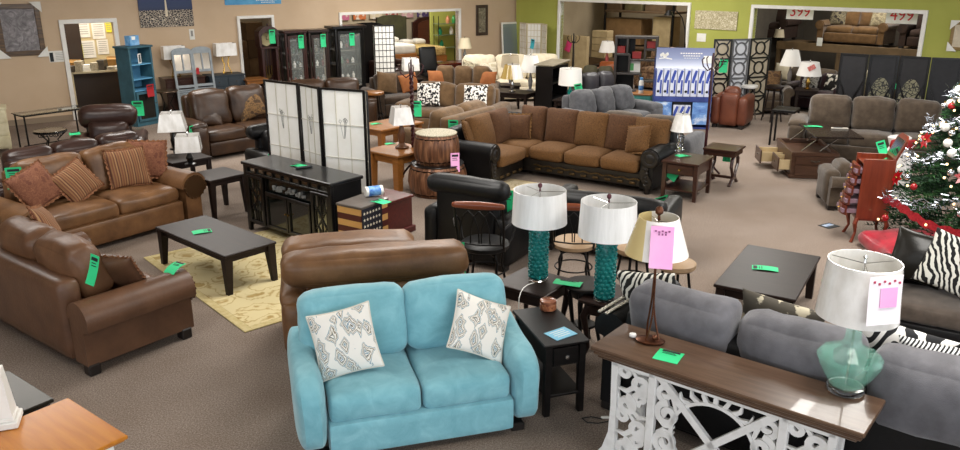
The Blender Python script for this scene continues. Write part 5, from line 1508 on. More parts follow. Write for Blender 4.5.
# office seen through the first doorway
t = wall_thing('office_desk', 'cluttered office desk with rounded front seen through the office doorway', 'desk', AL, (-11.601, 0.808)[0], -1.2)
b = MB(); b.prism([(-.75, -.3)]+[(.75*sin(a), -.3-.16*cos(a)) for a in [(-1+k/6)*1.2 for k in range(13)]]+[(.75, -.3), (.75, .4), (-.75, .4)], .9, .94, 'z'); b.build('desk_top', mat('grey_laminate', '#b3a98e', .5, c2='#a69c82', scale=4), t)
bx((0, .1, .45), (1.3, .5, .9), .01).build('cabinet', mat('office_dark', '#2c211b', .5), t)
for s in (-1, 1): bx((s*.6, -.32, .45), (.06, .06, .9), .006).build('leg', IVO, t)
root = t; rr = random.Random(3)
PM = [PAPER, mat('newsprint', '#b5ad99', .8, c2='#8f8878', scale=30), mat('kraft', '#a8834f', .8, c2='#96733f', scale=5), mat('paper_dark', '#4c463e', .7)]
for i in range(8):
    p = at(root, -.58+.17*i, -.3+.06*rr.random(), .942)
    t = thing('paper_stack', 'loose pile of papers on the cluttered office desk', 'papers', p.x, p.y, p.z, rr.random()*20, 'paper piles on the office desk')
    h = .06+.2*rr.random(); b = MB(); b.m = 0
    for k in range(3): b.box((.01*(rr.random()-.5), .01*(rr.random()-.5), h*(k+.5)/3), (.14+.02*rr.random(), .2+.05*rr.random(), h/3), .001)
    b.build('sheets', PM[i % 2 if i % 4 else 3], t)
for i, (dx, hh, lb) in enumerate(((-.45, .22, 'open kraft cardboard box at the left of the office desk'), (.45, .24, 'kraft cardboard box at the right of the office desk'))):
    p = at(root, dx, .18, .942); t = thing('cardboard_box', lb, 'box', p.x, p.y, p.z, 20*i)
    b = MB()
    for s in (-1, 1): b.box((s*.14, 0, hh/2), (.01, .24, hh), .001); b.box((0, s*.115, hh/2), (.27, .01, hh), .001)
    b.box((0, 0, .006), (.27, .22, .01), 0); b.build('carton', PM[2], t)
    bx((0, -.13, hh*.9), (.28, .1, .006), 0, rx(30)).build('flap', PM[2], t)
for i, (x0, z0, w_, h_, cl) in enumerate(((-11.95, 1.75, .3, .4, 0), (-11.6, 1.78, .3, .42, 0), (-11.25, 1.72, .3, .4, 0), (-11.9, 1.3, .3, .4, 0), (-11.55, 1.28, .34, .42, 0), (-11.2, 1.32, .26, .36, 0), (-11.75, 1.25, .16, .32, 1), (-11.0, 1.85, .14, .36, 1))):
    p = WP(AL, x0+.1, 2.59-.01*cl); t = thing('pinned_sheet', 'yellow sheet pinned among white papers on the office wall' if cl else 'white paper sheet pinned on the office wall', 'paper', p.x, p.y, z0, AL, 'yellow sheets on the office wall' if cl else 'white sheets on the office wall')
    bx((0, -.004, 0), (w_, .004, h_), 0).build('sheet', mat('sticky_yellow', '#d9d63a', .7) if cl else PAPER, t)
    b = MB()
    for k in range(6): b.box((0, -.0075, h_*(.36-.13*k)), (w_*.75, .002, .012), 0)
    b.build('printing', MATS['grey_ink'], t)
t = wall_thing('tall_cabinet', 'dark brown tall cabinet inside the office doorway', 'cabinet', AL, (-11.963, 1.118)[0]-.15, -1.9)
bx((0, 0, 1.05), (.75, .4, 2.1), .01).build('body', mat('office_dark', '#2c211b', .5), t)
for s in (-1, 1): bx((s*.18, -.21, 1.05), (.34, .02, 2.0), .006).build('door', MATS['office_dark'], t)

# blue bookcase
BLU = mat('teal_blue_paint', '#36606f', .55, c2='#2d535f', scale=6); BLU2 = mat('bright_blue_paint', '#4a84a8', .55, c2='#5f9cc0', scale=4)
def bookcase():
    x, y = -7.260, 16.862
    t = thing('bookcase', 'narrow weathered blue bookcase with open shelves near the office doorway', 'bookcase', x-.0, y+.2, 0, 62)
    Wd, D, H = .58, .42, 1.66; b = MB()
    for s in (-1, 1): b.box((s*(Wd/2-.02), 0, H/2-.02), (.04, D, H-.04), .004)
    b.box((0, D/2-.01, H/2), (Wd-.06, .02, H-.06), .001)
    b.build('case', BLU, t); bx((0, 0, H-.02), (Wd+.06, D+.05, .04), .008).build('cornice', BLU, t); bx((0, 0, .05), (Wd-.04, D-.02, .1), .004).build('plinth', BLU, t)
    for z in (.42, .74, .98, 1.28): bx((0, -.01, z), (Wd-.08, D-.06, .025), .003).build('shelf', BLU2, t)
    bx((0, D/2-.03, 1.2), (Wd-.08, .012, .85), 0).build('back_panel', BLU2, t)
    d = MB()
    for s in (-1, 1): d.box((s*(Wd/2-.07), -D/2-.012, .41), (.05, .02, .62), .003); d.box((0, -D/2-.012, .41+s*.285), (Wd-.18, .02, .05), .003)
    do = d.build('door', BLU, t); bx((0, -D/2-.008, .41), (Wd-.18, .006, .52), 0).build('pane', SMOK, do)
    MB().lathe([(0, -.012), (.012, -.008), (.01, .01)], 8).build('knob', BRASS, do, (Wd/2-.07, -D/2-.03, .45), (R(90), 0, 0))
    return t
bc = bookcase()
p = at(bc, .0, 0, 1.665)
t = thing('blue_box', 'light blue product box standing on top of the blue bookcase', 'box', p.x, p.y, p.z, yaw(bc)+8)
bx((0, 0, .1), (.26, .14, .2), .003).build('carton', mat('box_blue', '#4f8fc4', .5, c2='#8db8dc', scale=10), t); bx((-.03, -.072, .15), (.1, .003, .07), 0).build('label_patch', WHITEP, t)
p = at(bc, .05, -.1, 1.294)
t = thing('photo_frame', 'small white photo frame leaning on the top shelf of the blue bookcase', 'photo frame', p.x, p.y, p.z, yaw(bc)+30)
b = MB()
for s in (-1, 1): b.box((s*.065, 0, .1), (.025, .015, .2), .002); b.box((0, 0, .1+s*.09), (.11, .014, .025), .002)
b.build('frame', WHITEP, t); bx((0, .003, .1), (.12, .004, .17), 0).build('photo', INK, t)
p = at(bc, .1, -.26, .86)
tag(p.x, p.y, p.z, yaw(bc), 'red price tag hanging on the door of the blue bookcase', w=.18, h=.26, color=mat('tag_red', '#a3161f', .6), group='red price tags')

# sideboard, shutters, twin gold lamps, blue cabinet
chest_of('sideboard', 'dark wood sideboard under the left of the two gold based lamps', AL, -10.08, .3, .9, .46, .8, WNB, 2, 3)
BLCAB = mat('slate_blue_paint', '#262f37', .5, c2='#313c45', scale=8)
chest_of('cabinet', 'slate blue cabinet with drawers under the right of the two gold based lamps', AL, -9.1, .3, .84, .48, .79, BLCAB, 3, 2, BRASS, cat='cabinet')
GOLD = mat('gold_metal', '#a88532', .25, 1)
def gold_lamp(label, x):
    p = WP(AL, x, -.3); t = thing('table_lamp', label, 'lamp', p.x, p.y, .805, AL, 'gold geometric lamps on the wall cabinets')
    for s in (-1, 1):
        MB().tube([(s*.1, -.05, 0), (s*.04, 0, .2), (s*.09, .03, .38)], .011, 5).build('gold_strut', GOLD, t)
        MB().tube([(s*.1, -.05, .011), (s*.0, .07, .011)], .011, 5).build('gold_strut', GOLD, t)
    bx((0, 0, .39), (.2, .08, .014), .003).build('lamp_cap', GOLD, t); MB().tube([(0, 0, .39), (0, 0, .45)], .01, 6).build('stem', GOLD, t)
    shade_mb(.25, .41, .24, .7, True, sxy=(1, .5)).build('lamp_shade', WRAP, t)
    return t
gold_lamp('gold geometric lamp with wrapped white shade on the dark sideboard', -10.22); gold_lamp('gold geometric lamp with wrapped white shade on the slate blue cabinet', -9.02)
SHUT = mat('grey_shutter_paint', '#959da2', .6, c2='#858d93', scale=9)
PANE = mat('pale_mirror', '#b5aa9b', .12, .7)
def shutter(label, x, y, z):
    p = WP(AL, x, -y); t = thing('window_shutter', label, 'shutter', p.x, p.y, z, AL, None); t.rotation_euler = (R(-7), 0, R(AL))
    w, H = .46, 1.4; b = MB()
    for s in (-1, 1): b.box((s*(w/2-.025), 0, H/2), (.05, .035, H), .004)
    for zz in (.03, .62, .95): b.box((0, 0, zz), (w-.1, .03, .06), .003)
    b.prism([(-w/2, H)]+[(w/2*-cos(a), H+.09*sin(a)) for a in [k*pi/8 for k in range(1, 8)]]+[(w/2, H), (w/2, H-.06), (-w/2, H-.06)], -.018, .018)
    b.box((0, 0, 1.18), (.03, .028, H-.98), .002); o = b.build('frame', SHUT, t)
    bx((0, .008, 1.15), (w-.1, .004, .4), 0).build('pane', PANE, t)
    s = MB()
    for k in range(11): s.box((0, 0, .09+k*.045), (w-.1, .026, .034), .002, rx(35))
    s.build('louvre_panel', SHUT, t); return t
shutter('grey arched window shutter leaning on the sideboard, the one nearer the blue bookcase', -10.12, .75, 0); shutter('grey arched window shutter leaning on the sideboard, the one nearer the slate cabinet', -9.66, .68, 0)
p = WP(AL, -9.87, -.83, 1.0); tag(p.x, p.y, 1.04, AL, 'small dark red tag hanging between the two grey shutters', w=.07, h=.15, color=MATS['tag_red'], group='red price tags', stripe=False)
x, y = -7.065, 17.817
t = thing('accent_table', 'round bronze accent table with curved legs near the blue bookcase', 'side table', x, y+.2, 0)
MB().lathe([(0, .56), (.26, .56), (.28, .57), (.27, .59), (0, .59)], 28).build('table_top', mat('bronze_top', '#4a3a2a', .35, .5), t)
for k in range(3):
    a = k*2.09+.4; MB().tube([(.22*cos(a), .22*sin(a), .56), (.08*cos(a), .08*sin(a), .3), (.22*cos(a), .22*sin(a), 0)], .013, 6).build('leg', IRON, t)

# dark leather pieces on the left
DBR = leather('dark_brown_leather', '#2a1a15', '#3b2620', .35, 4)
CHOC = leather('chocolate_leather', '#2c1c12', '#46301f', .35, 4)
ds = sofa('sofa', 'dark brown leather sofa turned away behind the tan sofa', 'sofa', -5.759, 10.905, 233.00, 2.298, .95, .94, .46, .22, .6, 3, DBR, arm='pad', nb=3, back_t=.26, tilt=4, wr=.012, back_lower=.08, seed=101)
for ch in ds.children:
    if ch.name.startswith('back_cushion'): ch.location.y += .08; ch.location.z += .03
x, y = -7.249, 15.216
rec = sofa('recliner', 'dark brown leather recliner with padded back below the office doorway', 'recliner', (-6.227, 13.272)[0]+.12, (-6.227, 13.272)[1]-.3, 18, 1.15, 1.0, .8, .46, .26, .6, 1, DBR, arm='pad', back_t=.3, tilt=10, wr=.018, back_lower=.05, seed=111)
MB().cush((0, .27, .86), (.9, .3, .34), .13, (0, .03, .03), 10, .015, 4).build('headrest', DBR, rec)
tag(-6.409, 14.940, 0.837, 10, 'green price tag hanging on the corner of the dark recliner by the office doorway', w=.2, h=.28)
tag(-6.538, 12.736, .66, 30, 'green price tag lying on the arm of the dark recliner', w=.16, h=.24, flat=True)
bs_ = sofa('reclining_sofa', 'chocolate leather reclining sofa with two pillows in front of the grey shutters', 'sofa', -4.5, 14.5, 46, 2.1, 1.0, 1.14, .5, .32, .66, 2, CHOC, arm='pad', back_t=.32, tilt=12, sct=.22, wr=.024, back_lower=.1, seed=121)
on_sofa(bs_, 'throw_pillow', 'small dark brown pillow on the near seat of the chocolate reclining sofa', -.48, -.08, .5, .44, .4, .16, CHOC, lean=28, roll=12)
on_sofa(bs_, 'throw_pillow', 'golden damask pillow on the far seat of the chocolate reclining sofa', .4, -.12, .52, .56, .54, .17, damask('gold_damask', '#3e2c1a', '#7f5f38', 10), lean=24, roll=-16, drz=-14)
p = at(bs_, -.1, .42, 1.0)
tag(-5.019, 14.501, 1.123, 46, 'green price tag draped over the back of the chocolate reclining sofa', w=.3, h=.12, tilt=-30)
p = at(bs_, -1.02, -.44, .62)
tag(p.x, p.y-.04, .66, 70, 'green price tag hanging on the near arm of the chocolate reclining sofa', w=.1, h=.26)
# wrapped lamps on a small table behind the tan sofa
la_ = Vector((-4.626, 11.912)); lb_ = Vector((-4.057, 10.936)); m_ = (la_+lb_)/2
et2 = leg_table('end_table', 'dark end table carrying two plastic wrapped lamps behind the tan sofa', 'end table', m_.x, m_.y, 46, .62, .62, .58, ESP, .03, .06, .7, .08, .02)
def small_lamp(label, x, y, z, h=.3, sq=False, r0=.17, r1=.13, sh=.25, shade=WRAP, basem=BLKP, prof=None, cat=None):
    return lamp('table_lamp', label, x, y, z, 15, prof or [(0, 0), (.075, 0), (.08, .015), (.03, .03), (.045, h*.35), (.055, h*.5), (.03, h*.75), (.018, h*.95), (0, h)], basem, h+.02, r0, r1, sh, shade, sq=sq)
small_lamp('plastic wrapped lamp farther back on the dark end table behind the tan sofa', la_.x, la_.y, .581, .3, True, .2, .15, .26)
small_lamp('plastic wrapped square lamp at the front of the dark end table behind the tan sofa', lb_.x, lb_.y, .581, .2, True, .17, .15, .22)

# ============================================================ clock and curio cabinets along the wall
MAHO = wood('dark_mahogany', '#29120e', '#3d1d15', .35, 2)
CLEAR = mat('cabinet_glass', '#c8d0cc', .05, alpha=.12)
LITE = mat('cabinet_back_mirror', '#38352f', .15, .4)
def clock():
    t = wall_thing('grandfather_clock', 'dark mahogany grandfather clock with arched hood beside the second doorway', 'clock', AL, -7.95, .3)
    b = MB(); b.box((0, 0, .25), (.56, .34, .5), .01); b.box((0, 0, .04), (.62, .38, .08), .01); b.build('base', MAHO, t)
    b = MB()
    for s in (-1, 1): b.box((s*.19, 0, .95), (.07, .28, .9), .004)
    b.box((0, .12, .95), (.36, .02, .9), 0); b.box((0, 0, 1.42), (.48, .32, .05), .006); b.build('waist', MAHO, t)
    b = MB()
    for s in (-1, 1): b.box((s*.23, 0, 1.64), (.07, .3, .4), .004)
    b.box((0, .12, 1.6), (.46, .02, .3), 0)
    b.prism([(-.27, 1.74)]+[(-.27*cos(k*pi/10), 1.76+.2*sin(k*pi/10)) for k in range(11)]+[(.27, 1.74), (.2, 1.74)]+[(.19*cos(k*pi/10), 1.72+.1*sin(k*pi/10)) for k in range(11)]+[(-.2, 1.74)], -.16, .14)
    b.cush((0, -.1, 1.99), (.06, .06, .08), .03, (0, 0, 0), 4); b.build('hood', MAHO, t)
    MB().lathe([(0, -.005), (.16, -.005), (.165, 0), (.16, .005), (0, .005)], 28).build('dial', mat('dial_ivory', '#c9b98c', .4, .2), t, (0, .05, 1.62), (R(90), 0, 0))
    h = MB(); h.box((.0, .04, 1.66), (.012, .006, .1), .001); h.box((.03, .04, 1.62), (.07, .006, .012), .001); h.build('clock_hands', INK, t)
    for s in (-1, 0, 1): MB().lathe([(0, .7), (.022, .7), (.022, .95), (.004, .96), (.004, 1.38), (0, 1.38)], 10).build('weight', mat('aged_brass', '#77603a', .3, 1), t, (s*.07, .03, 0))
    MB().lathe([(0, -.006), (.07, -.006), (.07, .006), (0, .006)], 18).build('pendulum', MATS['aged_brass'], t, (0, .06, .68), (R(90), 0, 0))
    t.scale = (.95, .95, .95)
    return t
ck = clock(); p = at(ck, .06, -.2, 1.78); tag(p.x, p.y, p.z, AL, 'green price tag hanging on the dial of the grandfather clock', w=.15, h=.33)
def curio(label, x, Wd, D, H, m, y=.3, shelves=4, tagx=.1, crown=False, drz=0):
    t = wall_thing('curio_cabinet', label, 'curio cabinet', AL, x, y, drz=drz)
    b = MB()
    for sx in (-1, 1):
        for sy in (-1, 1): b.box((sx*(Wd/2-.025), sy*(D/2-.025), H/2), (.05, .05, H-.1), .004)
    b.box((0, 0, .1), (Wd, D, .2), .008); b.box((0, D/2-.01, H/2), (Wd-.08, .015, H-.1), 0); b.build('case', m, t)
    bx((0, 0, H-.035), (Wd+(.14 if crown else .05), D+.06, .07), .014).build('cornice', m, t)
    bx((0, D/2-.03, H/2+.05), (Wd-.1, .01, H-.3), 0).build('mirror_back', LITE, t)
    for k in range(shelves): bx((0, 0, .45+(H-.7)*k/max(1, shelves-1)), (Wd-.1, D-.08, .014), .002).build('shelf', PANE, t)
    d = MB()
    for s in (-1, 1): d.box((s*(Wd/2-.09), -D/2-.01, H/2+.04), (.06, .022, H-.34), .003); d.box((0, -D/2-.01, H/2+.04+s*(H/2-.2)), (Wd-.2, .022, .07), .003)
    do = d.build('door', m, t); bx((0, -D/2-.006, H/2+.04), (Wd-.22, .005, H-.45), 0).build('pane', CLEAR, do)
    return t
c1 = curio('mahogany curio cabinet standing next to the grandfather clock', -7.29, .56, .4, 1.74, MAHO)
c2 = curio('mahogany curio cabinet between the first cabinet and the wide black one', -6.67, .54, .4, 1.73, wood('umber_wood', '#1f120e', '#2e1c15', .35, 2))
c3 = curio('wide black curio cabinet with overhanging cornice beside the bedroom opening', -5.87, .82, .44, 1.8, BLKP, .42, 4, crown=True)
for c, xx, lb in ((c1, .12, 'green price tag hanging in the door of the mahogany curio by the clock'), (c2, .1, 'green price tag hanging in the door of the middle curio cabinet'), (c3, .05, 'green price tag hanging in the door of the wide black curio cabinet')):
    p = at(c, xx, -.25, 1.62); tag(p.x, p.y, p.z, AL, lb, w=.14, h=.32)
rr = random.Random(9); KM = [WHITEP, mat('china_red', '#7b2f2c', .3), mat('china_grey', '#a39e93', .3), mat('china_green', '#4d6a52', .3)]
for ci, (c, nm) in enumerate(((c1, 'curio by the clock'), (c2, 'middle curio'), (c3, 'wide black curio'))):
    for k in range(3):
        for j in range(3):
            p = at(c, -.16+.16*j, -.02, .459+(1.08 if ci < 2 else 1.18)*k/3)
            t = thing('figurine', 'small china figurine on a glass shelf of the %s' % nm, 'figurine', p.x, p.y, p.z, 0, 'figurines in the %s' % nm)
            h = .1+.07*rr.random(); MB().lathe([(0, 0), (.04, 0), (.03, h*.2), (.045, h*.5), (.02, h*.75), (.028, h*.88), (0, h)], 10).build('body', KM[rr.randrange(4)], t)
folding_screen('folding_screen', 'small black framed grid screen standing before the bedroom opening', [tuple(WP(AL, -5.5, -1.25).xy), tuple(WP(AL, -5.3, -.85).xy), tuple(WP(AL, -4.78, -1.05).xy)], 1.8, paper_panel(BLKP, (5, 11), .012, False))

rr = random.Random(21)
for i in range(4):
    for k in range(4 if i % 2 else 3):
        p = WP(AL, -9.05+.5*i, 1.6+.1*(i % 2), .46*k)
        t = thing('cardboard_box', 'brown carton stacked in the dark store behind the second doorway', 'box', p.x, p.y, p.z+.001*k, AL+rr.random()*8, 'cartons behind the second doorway')
        m = mat('carton_%d' % ((i+k) % 3), ('#6b5132', '#7d6141', '#574128')[(i+k) % 3], .8, c2='#5c452b', scale=4)
        bx((0, 0, .225), (.46, .4, .45), .005).build('carton', m, t); bx((0, 0, .4515), (.46, .05, .002), 0).build('tape', mat('brown_tape', '#a58a5e', .3), t)

# ============================================================ bedroom department beyond the wide opening
def headboard(label, x, y, Wd, z0, H, m, arch=.2, panel=None):
    t = wall_thing('headboard', label, 'headboard', AL, x, -y)
    pr = [(-Wd/2, 0), (-Wd/2, H-arch)]+[(-Wd/2*cos(k*pi/12), H-arch+arch*sin(k*pi/12)**.8) for k in range(1, 12)]+[(Wd/2, H-arch), (Wd/2, 0)]
    MB().prism(pr, -.04, .04).build('panel', m, t)
    for s in (-1, 1): bx((s*(Wd/2+.03), 0, (H-arch+.06)/2), (.08, .1, H-arch+.06), .01).build('post', m, t)
    if panel:
        pr2 = [(x_*.82, z0+(z_-z0)*.9) for x_, z_ in pr if z_ > 0]; pr2 = [(-Wd*.41, z0)]+pr2+[(Wd*.41, z0)]
        MB().prism(pr2, -.06, -.04).build('inner_panel', panel, t)
    return t
OLV = mat('olive_board', '#3a3a22', .6, c2='#2e2d1a', scale=5)
headboard('dark arched headboard behind the small grid screen in the bedroom department', (-4.240, 1.647)[0], 1.4, 1.1, .6, 1.72, BLKW, .16)
headboard('olive green clipped corner headboard in the bedroom department', (-2.166, 1.460)[0]-.1, 3.4, .95, .6, 1.78, OLV, .12)
headboard('carved mahogany arched headboard at the right of the bedroom department', (-0.489, 1.374)[0], 3.8, 1.35, .6, 1.66, MAHO, .22, wood('mahogany_panel', '#4a2618', '#5d3220', .4))
BEDW = mat('white_bedding', '#d6d2c8', .9, c2='#c8c3b7', scale=5)
def bed(label, x, y, Wd, L, m, h=.62, side=None):
    t = wall_thing('bed', label, 'bed', AL, x, -y)
    MB().cush((0, 0, h-.14), (Wd, L, .28), .07, (0, 0, .02), 8).build('mattress', m, t)
    bx((0, 0, (h-.28)/2+.02), (Wd+.04, L, h-.3), .02).build('bed_frame', side or OAK, t)
    for k in (-1, 1): MB().cush((k*Wd*.24, L/2-.3, h+.07), (Wd*.42, .4, .16), .07, (0, 0, .02), 6, .01, k).build('bed_pillow', BEDW, t)
    return t
bed('bed with white bedding before the olive headboard', (-2.710, 1.198)[0]-.1, 2.55, 1.0, 1.4, BEDW, .98)
bed('bed with gold patterned bedding before the carved mahogany headboard', (-1.824, 1.101)[0]+.1, 2.55, .95, 1.6, damask('gold_bedding', '#8d7340', '#c3aa6c', 10), .86)
cols = ['#c76a8e', '#c9703a', '#d7c8a8', '#9c2f33', '#cfa2a8', '#5b4a7a']
for i in range(6):
    p = WP(AL, -3.6+.6*i, 4.14); t = thing('wall_poster', 'colourful poster hung high on the bedroom department wall', 'poster', p.x, p.y, 1.9, AL, 'posters on the bedroom wall')
    bx((0, -.006, 0), (.45, .01, .55), 0).build('sheet', mat('poster_%d' % i, cols[i], .6, c2='#ddd3c2', scale=6, amount=(.5, .6)), t)
# glass shelving on the lime partition
t = wall_thing('display_shelf', 'black wire display shelves against the lime partition', 'shelf', AL, -.74, -2.5)
for s in (-1, 1):
    for q in (-1, 1): MB().tube([(s*.4, q*.14, 0), (s*.4, q*.14, 1.75)], .012, 6).build('upright', IRON, t)
for z in (.3, .75, 1.15, 1.5): bx((0, 0, z), (.82, .3, .02), .002).build('shelf', mat('shelf_glass_green', '#6d7f63', .1), t)
ds_ = t; SHC = [mat('jar_green', '#0f7a55', .3), mat('jar_peach', '#c98a63', .4), WHITEP, mat('jar_green2', '#3f8f4a', .3)]
for k, (xx, z, c, lb) in enumerate(((-.25, 1.16, 0, 'emerald green vase on the display shelves by the lime partition'), (.05, 1.51, 1, 'peach vase on the top display shelf by the lime partition'), (.28, 1.51, 3, 'leaf green ornament on the top display shelf by the lime partition'), (.18, 1.16, 2, 'white vase on the middle display shelf by the lime partition'), (-.2, .76, 0, 'emerald bowl on the lower display shelf by the lime partition'))):
    p = at(ds_, xx, 0, z); t = thing('vase', lb, 'vase', p.x, p.y, p.z)
    MB().lathe([(0, 0), (.05, 0), (.07, .08), (.06, .15), (.03, .2), (.035, .23), (0, .23)], 14).build('body', SHC[c], t)
MAHT = wood('mahogany_shine', '#4a1712', '#5f2219', .25)
x, y = -1.114, 23.711
t = leg_table('desk', 'reddish mahogany desk at the bedroom opening beside the black office chair', 'desk', -.75, 22.2, AL, 1.15, .55, .76, MAHT, .04, .07, .9, .14, .02)
def office_chair():
    t = thing('office_chair', 'black high back office chair in front of the bedroom opening', 'office chair', -1.25, 21.4, 0, 30)
    MB().cush((0, 0, .5), (.5, .5, .1), .05, (0, 0, .02), 7).build('seat', BLKLEA, t)
    MB().cush((0, .26, .88), (.5, .1, .68), .05, (0, .03, 0), 8, rot=rx(-12)).build('backrest', BLKLEA, t)
    MB().tube([(0, 0, .08), (0, 0, .45)], .03, 8).build('gas_column', CHROME, t)
    for k in range(5):
        a = k*2*pi/5; MB().tube([(0, 0, .1), (.28*cos(a), .28*sin(a), .05), (.29*cos(a), .29*sin(a), 0)], .02, 6).build('base_arm', INK, t)
    for s in (-1, 1): MB().tube([(s*.26, .18, .5), (s*.29, .15, .68), (s*.29, -.12, .7), (s*.26, -.12, .5)], .016, 6).build('armrest', INK, t)
    return t
office_chair()
small_lamp('cream shaded lamp on the mahogany desk at the right of the bedroom opening', -.42, 22.45, .761, .34, False, .2, .13, .28, CREAM, mat('pewter_base', '#8b8a84', .4, .5))
x, y = -1.75, 20.4
leg_table('side_table', 'small dark side table under the wrapped lamp below the bedroom opening', 'side table', x, y, 30, .5, .5, .55, ESP, .03, .05)
small_lamp('plastic wrapped drum lamp standing below the bedroom opening', x, y, .551, .2, True, .2, .18, .3)
bs2 = chest_of('dresser', 'low grey dresser under the headboards at the bedroom opening', AL, -3.6, .6, 1.4, .5, .7, mat('grey_brown_wood', '#6b6053', .5, c2='#5a5045', scale=5), 2, 3)
sofa('armchair', 'dark brown leather tub chair in front of the bedroom opening', 'armchair', *WP(AL, (-3.835, 0.822)[0], .9).xy, AL, .95, .9, .9, .46, .2, .66, 1, DBR, arm='box', back_t=.24, seed=131)


# ============================================================ tan seating in the middle distance
TNF = fabric('tan_microfibre', '#59442d', '#6a5239', 9)
BNF = fabric('mocha_microfibre', '#33271d', '#43352a', 9)
ORNG = mat('rust_orange', '#8e532a', .85, c2='#9c6034', scale=9)
BWP = mat('black_white_print', '#111013', .85, c2='#e3dfd8', scale=24, amount=(.49, .51), detail=1)
tb = sofa('sofa', 'tan microfibre sofa with two black and white pillows', 'sofa', -.55, 16.2, -20, 2.2, 1.0, .98, .48, .26, .62, 2, TNF, arm='box', back_t=.28, tilt=14, wr=.015, seed=141)
on_sofa(tb, 'throw_pillow', 'black and white print pillow on the left half of the tan microfibre sofa', -.5, -.12, .5, .52, .5, .16, BWP, lean=22, roll=-6)
on_sofa(tb, 'throw_pillow', 'black and white print pillow on the right half of the tan microfibre sofa', .5, -.08, .5, .52, .5, .16, BWP, lean=22, roll=-4)
ta = sofa('sofa', 'tan sofa with orange end pillows in front of the cream sofa', 'sofa', -.42, 19.2, -8, 1.75, .95, .98, .48, .22, .6, 3, TNF, arm='box', back_t=.26, tilt=12, wr=.012, seed=151)
on_sofa(ta, 'throw_pillow', 'orange pillow at the left end of the tan sofa in front of the cream sofa', -.6, -.08, .5, .42, .4, .15, ORNG, lean=20, drz=20)
on_sofa(ta, 'throw_pillow', 'orange pillow at the right end of the tan sofa in front of the cream sofa', .6, -.08, .5, .42, .4, .15, ORNG, lean=20, drz=-15)
mo = sofa('loveseat', 'mocha loveseat with tan and orange pillows left of the tan microfibre sofa', 'loveseat', -1.85, 18.2, 30, 1.5, .95, .95, .48, .24, .64, 1, BNF, arm='roll', back_t=.26, tilt=14, wr=.015, seed=161)
on_sofa(mo, 'throw_pillow', 'tan pillow on the mocha loveseat', -.3, -.05, .5, .5, .48, .16, TNF, lean=20, roll=10)
on_sofa(mo, 'throw_pillow', 'orange pillow on the mocha loveseat', .3, -.08, .5, .46, .42, .16, ORNG, lean=20, roll=-8)
# tan sectional chaise whose back meets the carved sectional
tc = sofa('sofa', 'tan microfibre sofa turned sideways directly behind the carved sectional', 'sofa', -.5, 14.1, 237, 2.0, .95, .92, .46, .24, .6, 2, TNF, arm='box', back_t=.3, tilt=12, wr=.015, seed=171)
on_sofa(tc, 'throw_pillow', 'dark brown pillow on the tan sofa behind the carved sectional', .0, -.1, .5, .48, .42, .16, BNF, lean=20)
CRF = fabric('cream_fabric', '#cfc3a9', '#ddd2ba', 9)
cr = sofa('sofa', 'long cream sofa along the far wall below the floral picture', 'sofa', .8, 20.5, 6, 2.9, .95, 1.12, .52, .24, .62, 3, CRF, arm='roll', back_t=.28, tilt=12, wr=.012, seed=181)
FLP = damask('taupe_floral', '#6f6654', '#b8ad92', 9)
on_sofa(cr, 'throw_pillow', 'taupe patterned pillow at the left end of the cream sofa', -1.05, -.08, .52, .5, .48, .16, FLP, lean=20, roll=8)
on_sofa(cr, 'throw_pillow', 'pale floral pillow second from the left end of the cream sofa', -.6, -.08, .52, .48, .46, .16, damask('pale_floral', '#b5a98f', '#ddd5c2', 9), lean=20)
on_sofa(cr, 'throw_pillow', 'taupe patterned pillow at the right half of the cream sofa', .75, -.08, .52, .5, .48, .16, FLP, lean=20)
x, y = -2.250, 16.976
bar_stool('round wooden seat bar stool with black legs right of the paper screen', x, y, .72, .22, OAK, IRON)
# console of small dark things between stool and mocha loveseat
x, y = -2.8, 17.2
leg_table('side_table', 'small black side table behind the wooden bar stool', 'side table', x-.2, y+.4, 20, .6, .5, .6, BLKW)

# lamps behind the sectional
x, y = 0.718, 17.817
lt1 = leg_table('end_table', 'dark end table holding two lamps behind the carved sectional', 'end table', x+.05, y+.3, -30, .95, .6, .56, ESP)
small_lamp('gold and white wrapped lamp with chrome base behind the carved sectional', x+.0, y+.2, .561, .3, False, .26, .17, .3, wrapped_half('half_gold_shade', '#b79a55'), CHROME)
small_lamp('grey ceramic lamp with bright white shade behind the carved sectional', x+.42, y+.4, .561, .42, False, .24, .15, .36, mat('bright_shade', '#f2efe9', .7), mat('grey_ceramic', '#6d6c6c', .4, c2='#8b8a88', scale=12))
x, y = .72, 19.25
leg_table('side_table', 'dark side table between tan sofa and cream sofa', 'side table', x, y, 0, .5, .5, .56, ESP)
small_lamp('grey fluted lamp with beige shade between the tan and cream sofas', x, y, .561, .4, False, .22, .2, .28, mat('beige_shade', '#b9ab92', .8), MATS['grey_ceramic'])
# open black bookcase seen from its side
t = thing('bookcase', 'black open bookcase with a loose pale board on top behind the lamps', 'bookcase', *(1.614, 18.072), 0, 62)
b = MB(); H = 1.15
b.box((-.44, 0, H/2), (.03, .4, H), .003); b.box((.44, 0, H/2), (.03, .4, H), .003); b.box((0, .19, H/2), (.85, .015, H), 0); b.build('case', BLKP, t)
for z in (.05, .42, .78, H-.02): bx((0, -.01, z), (.85, .36, .03), .003).build('shelf', BLKP, t)
bkc = t; p = at(bkc, 0, 0, H+.02)
t = thing('loose_board', 'pale wooden board lying tilted on the black open bookcase', 'board', p.x, p.y, p.z, 62); bx((0, 0, .03), (1.0, .46, .025), .003, ry(-2)).build('board', mat('pale_board', '#8d8471', .6, c2='#7c7362', scale=6), t)
x, y = 1.9, 16.65
leg_table('end_table', 'dark end table under the teal lamp behind the carved sectional', 'end table', x, y+.3, -30, .55, .55, .56, ESP)
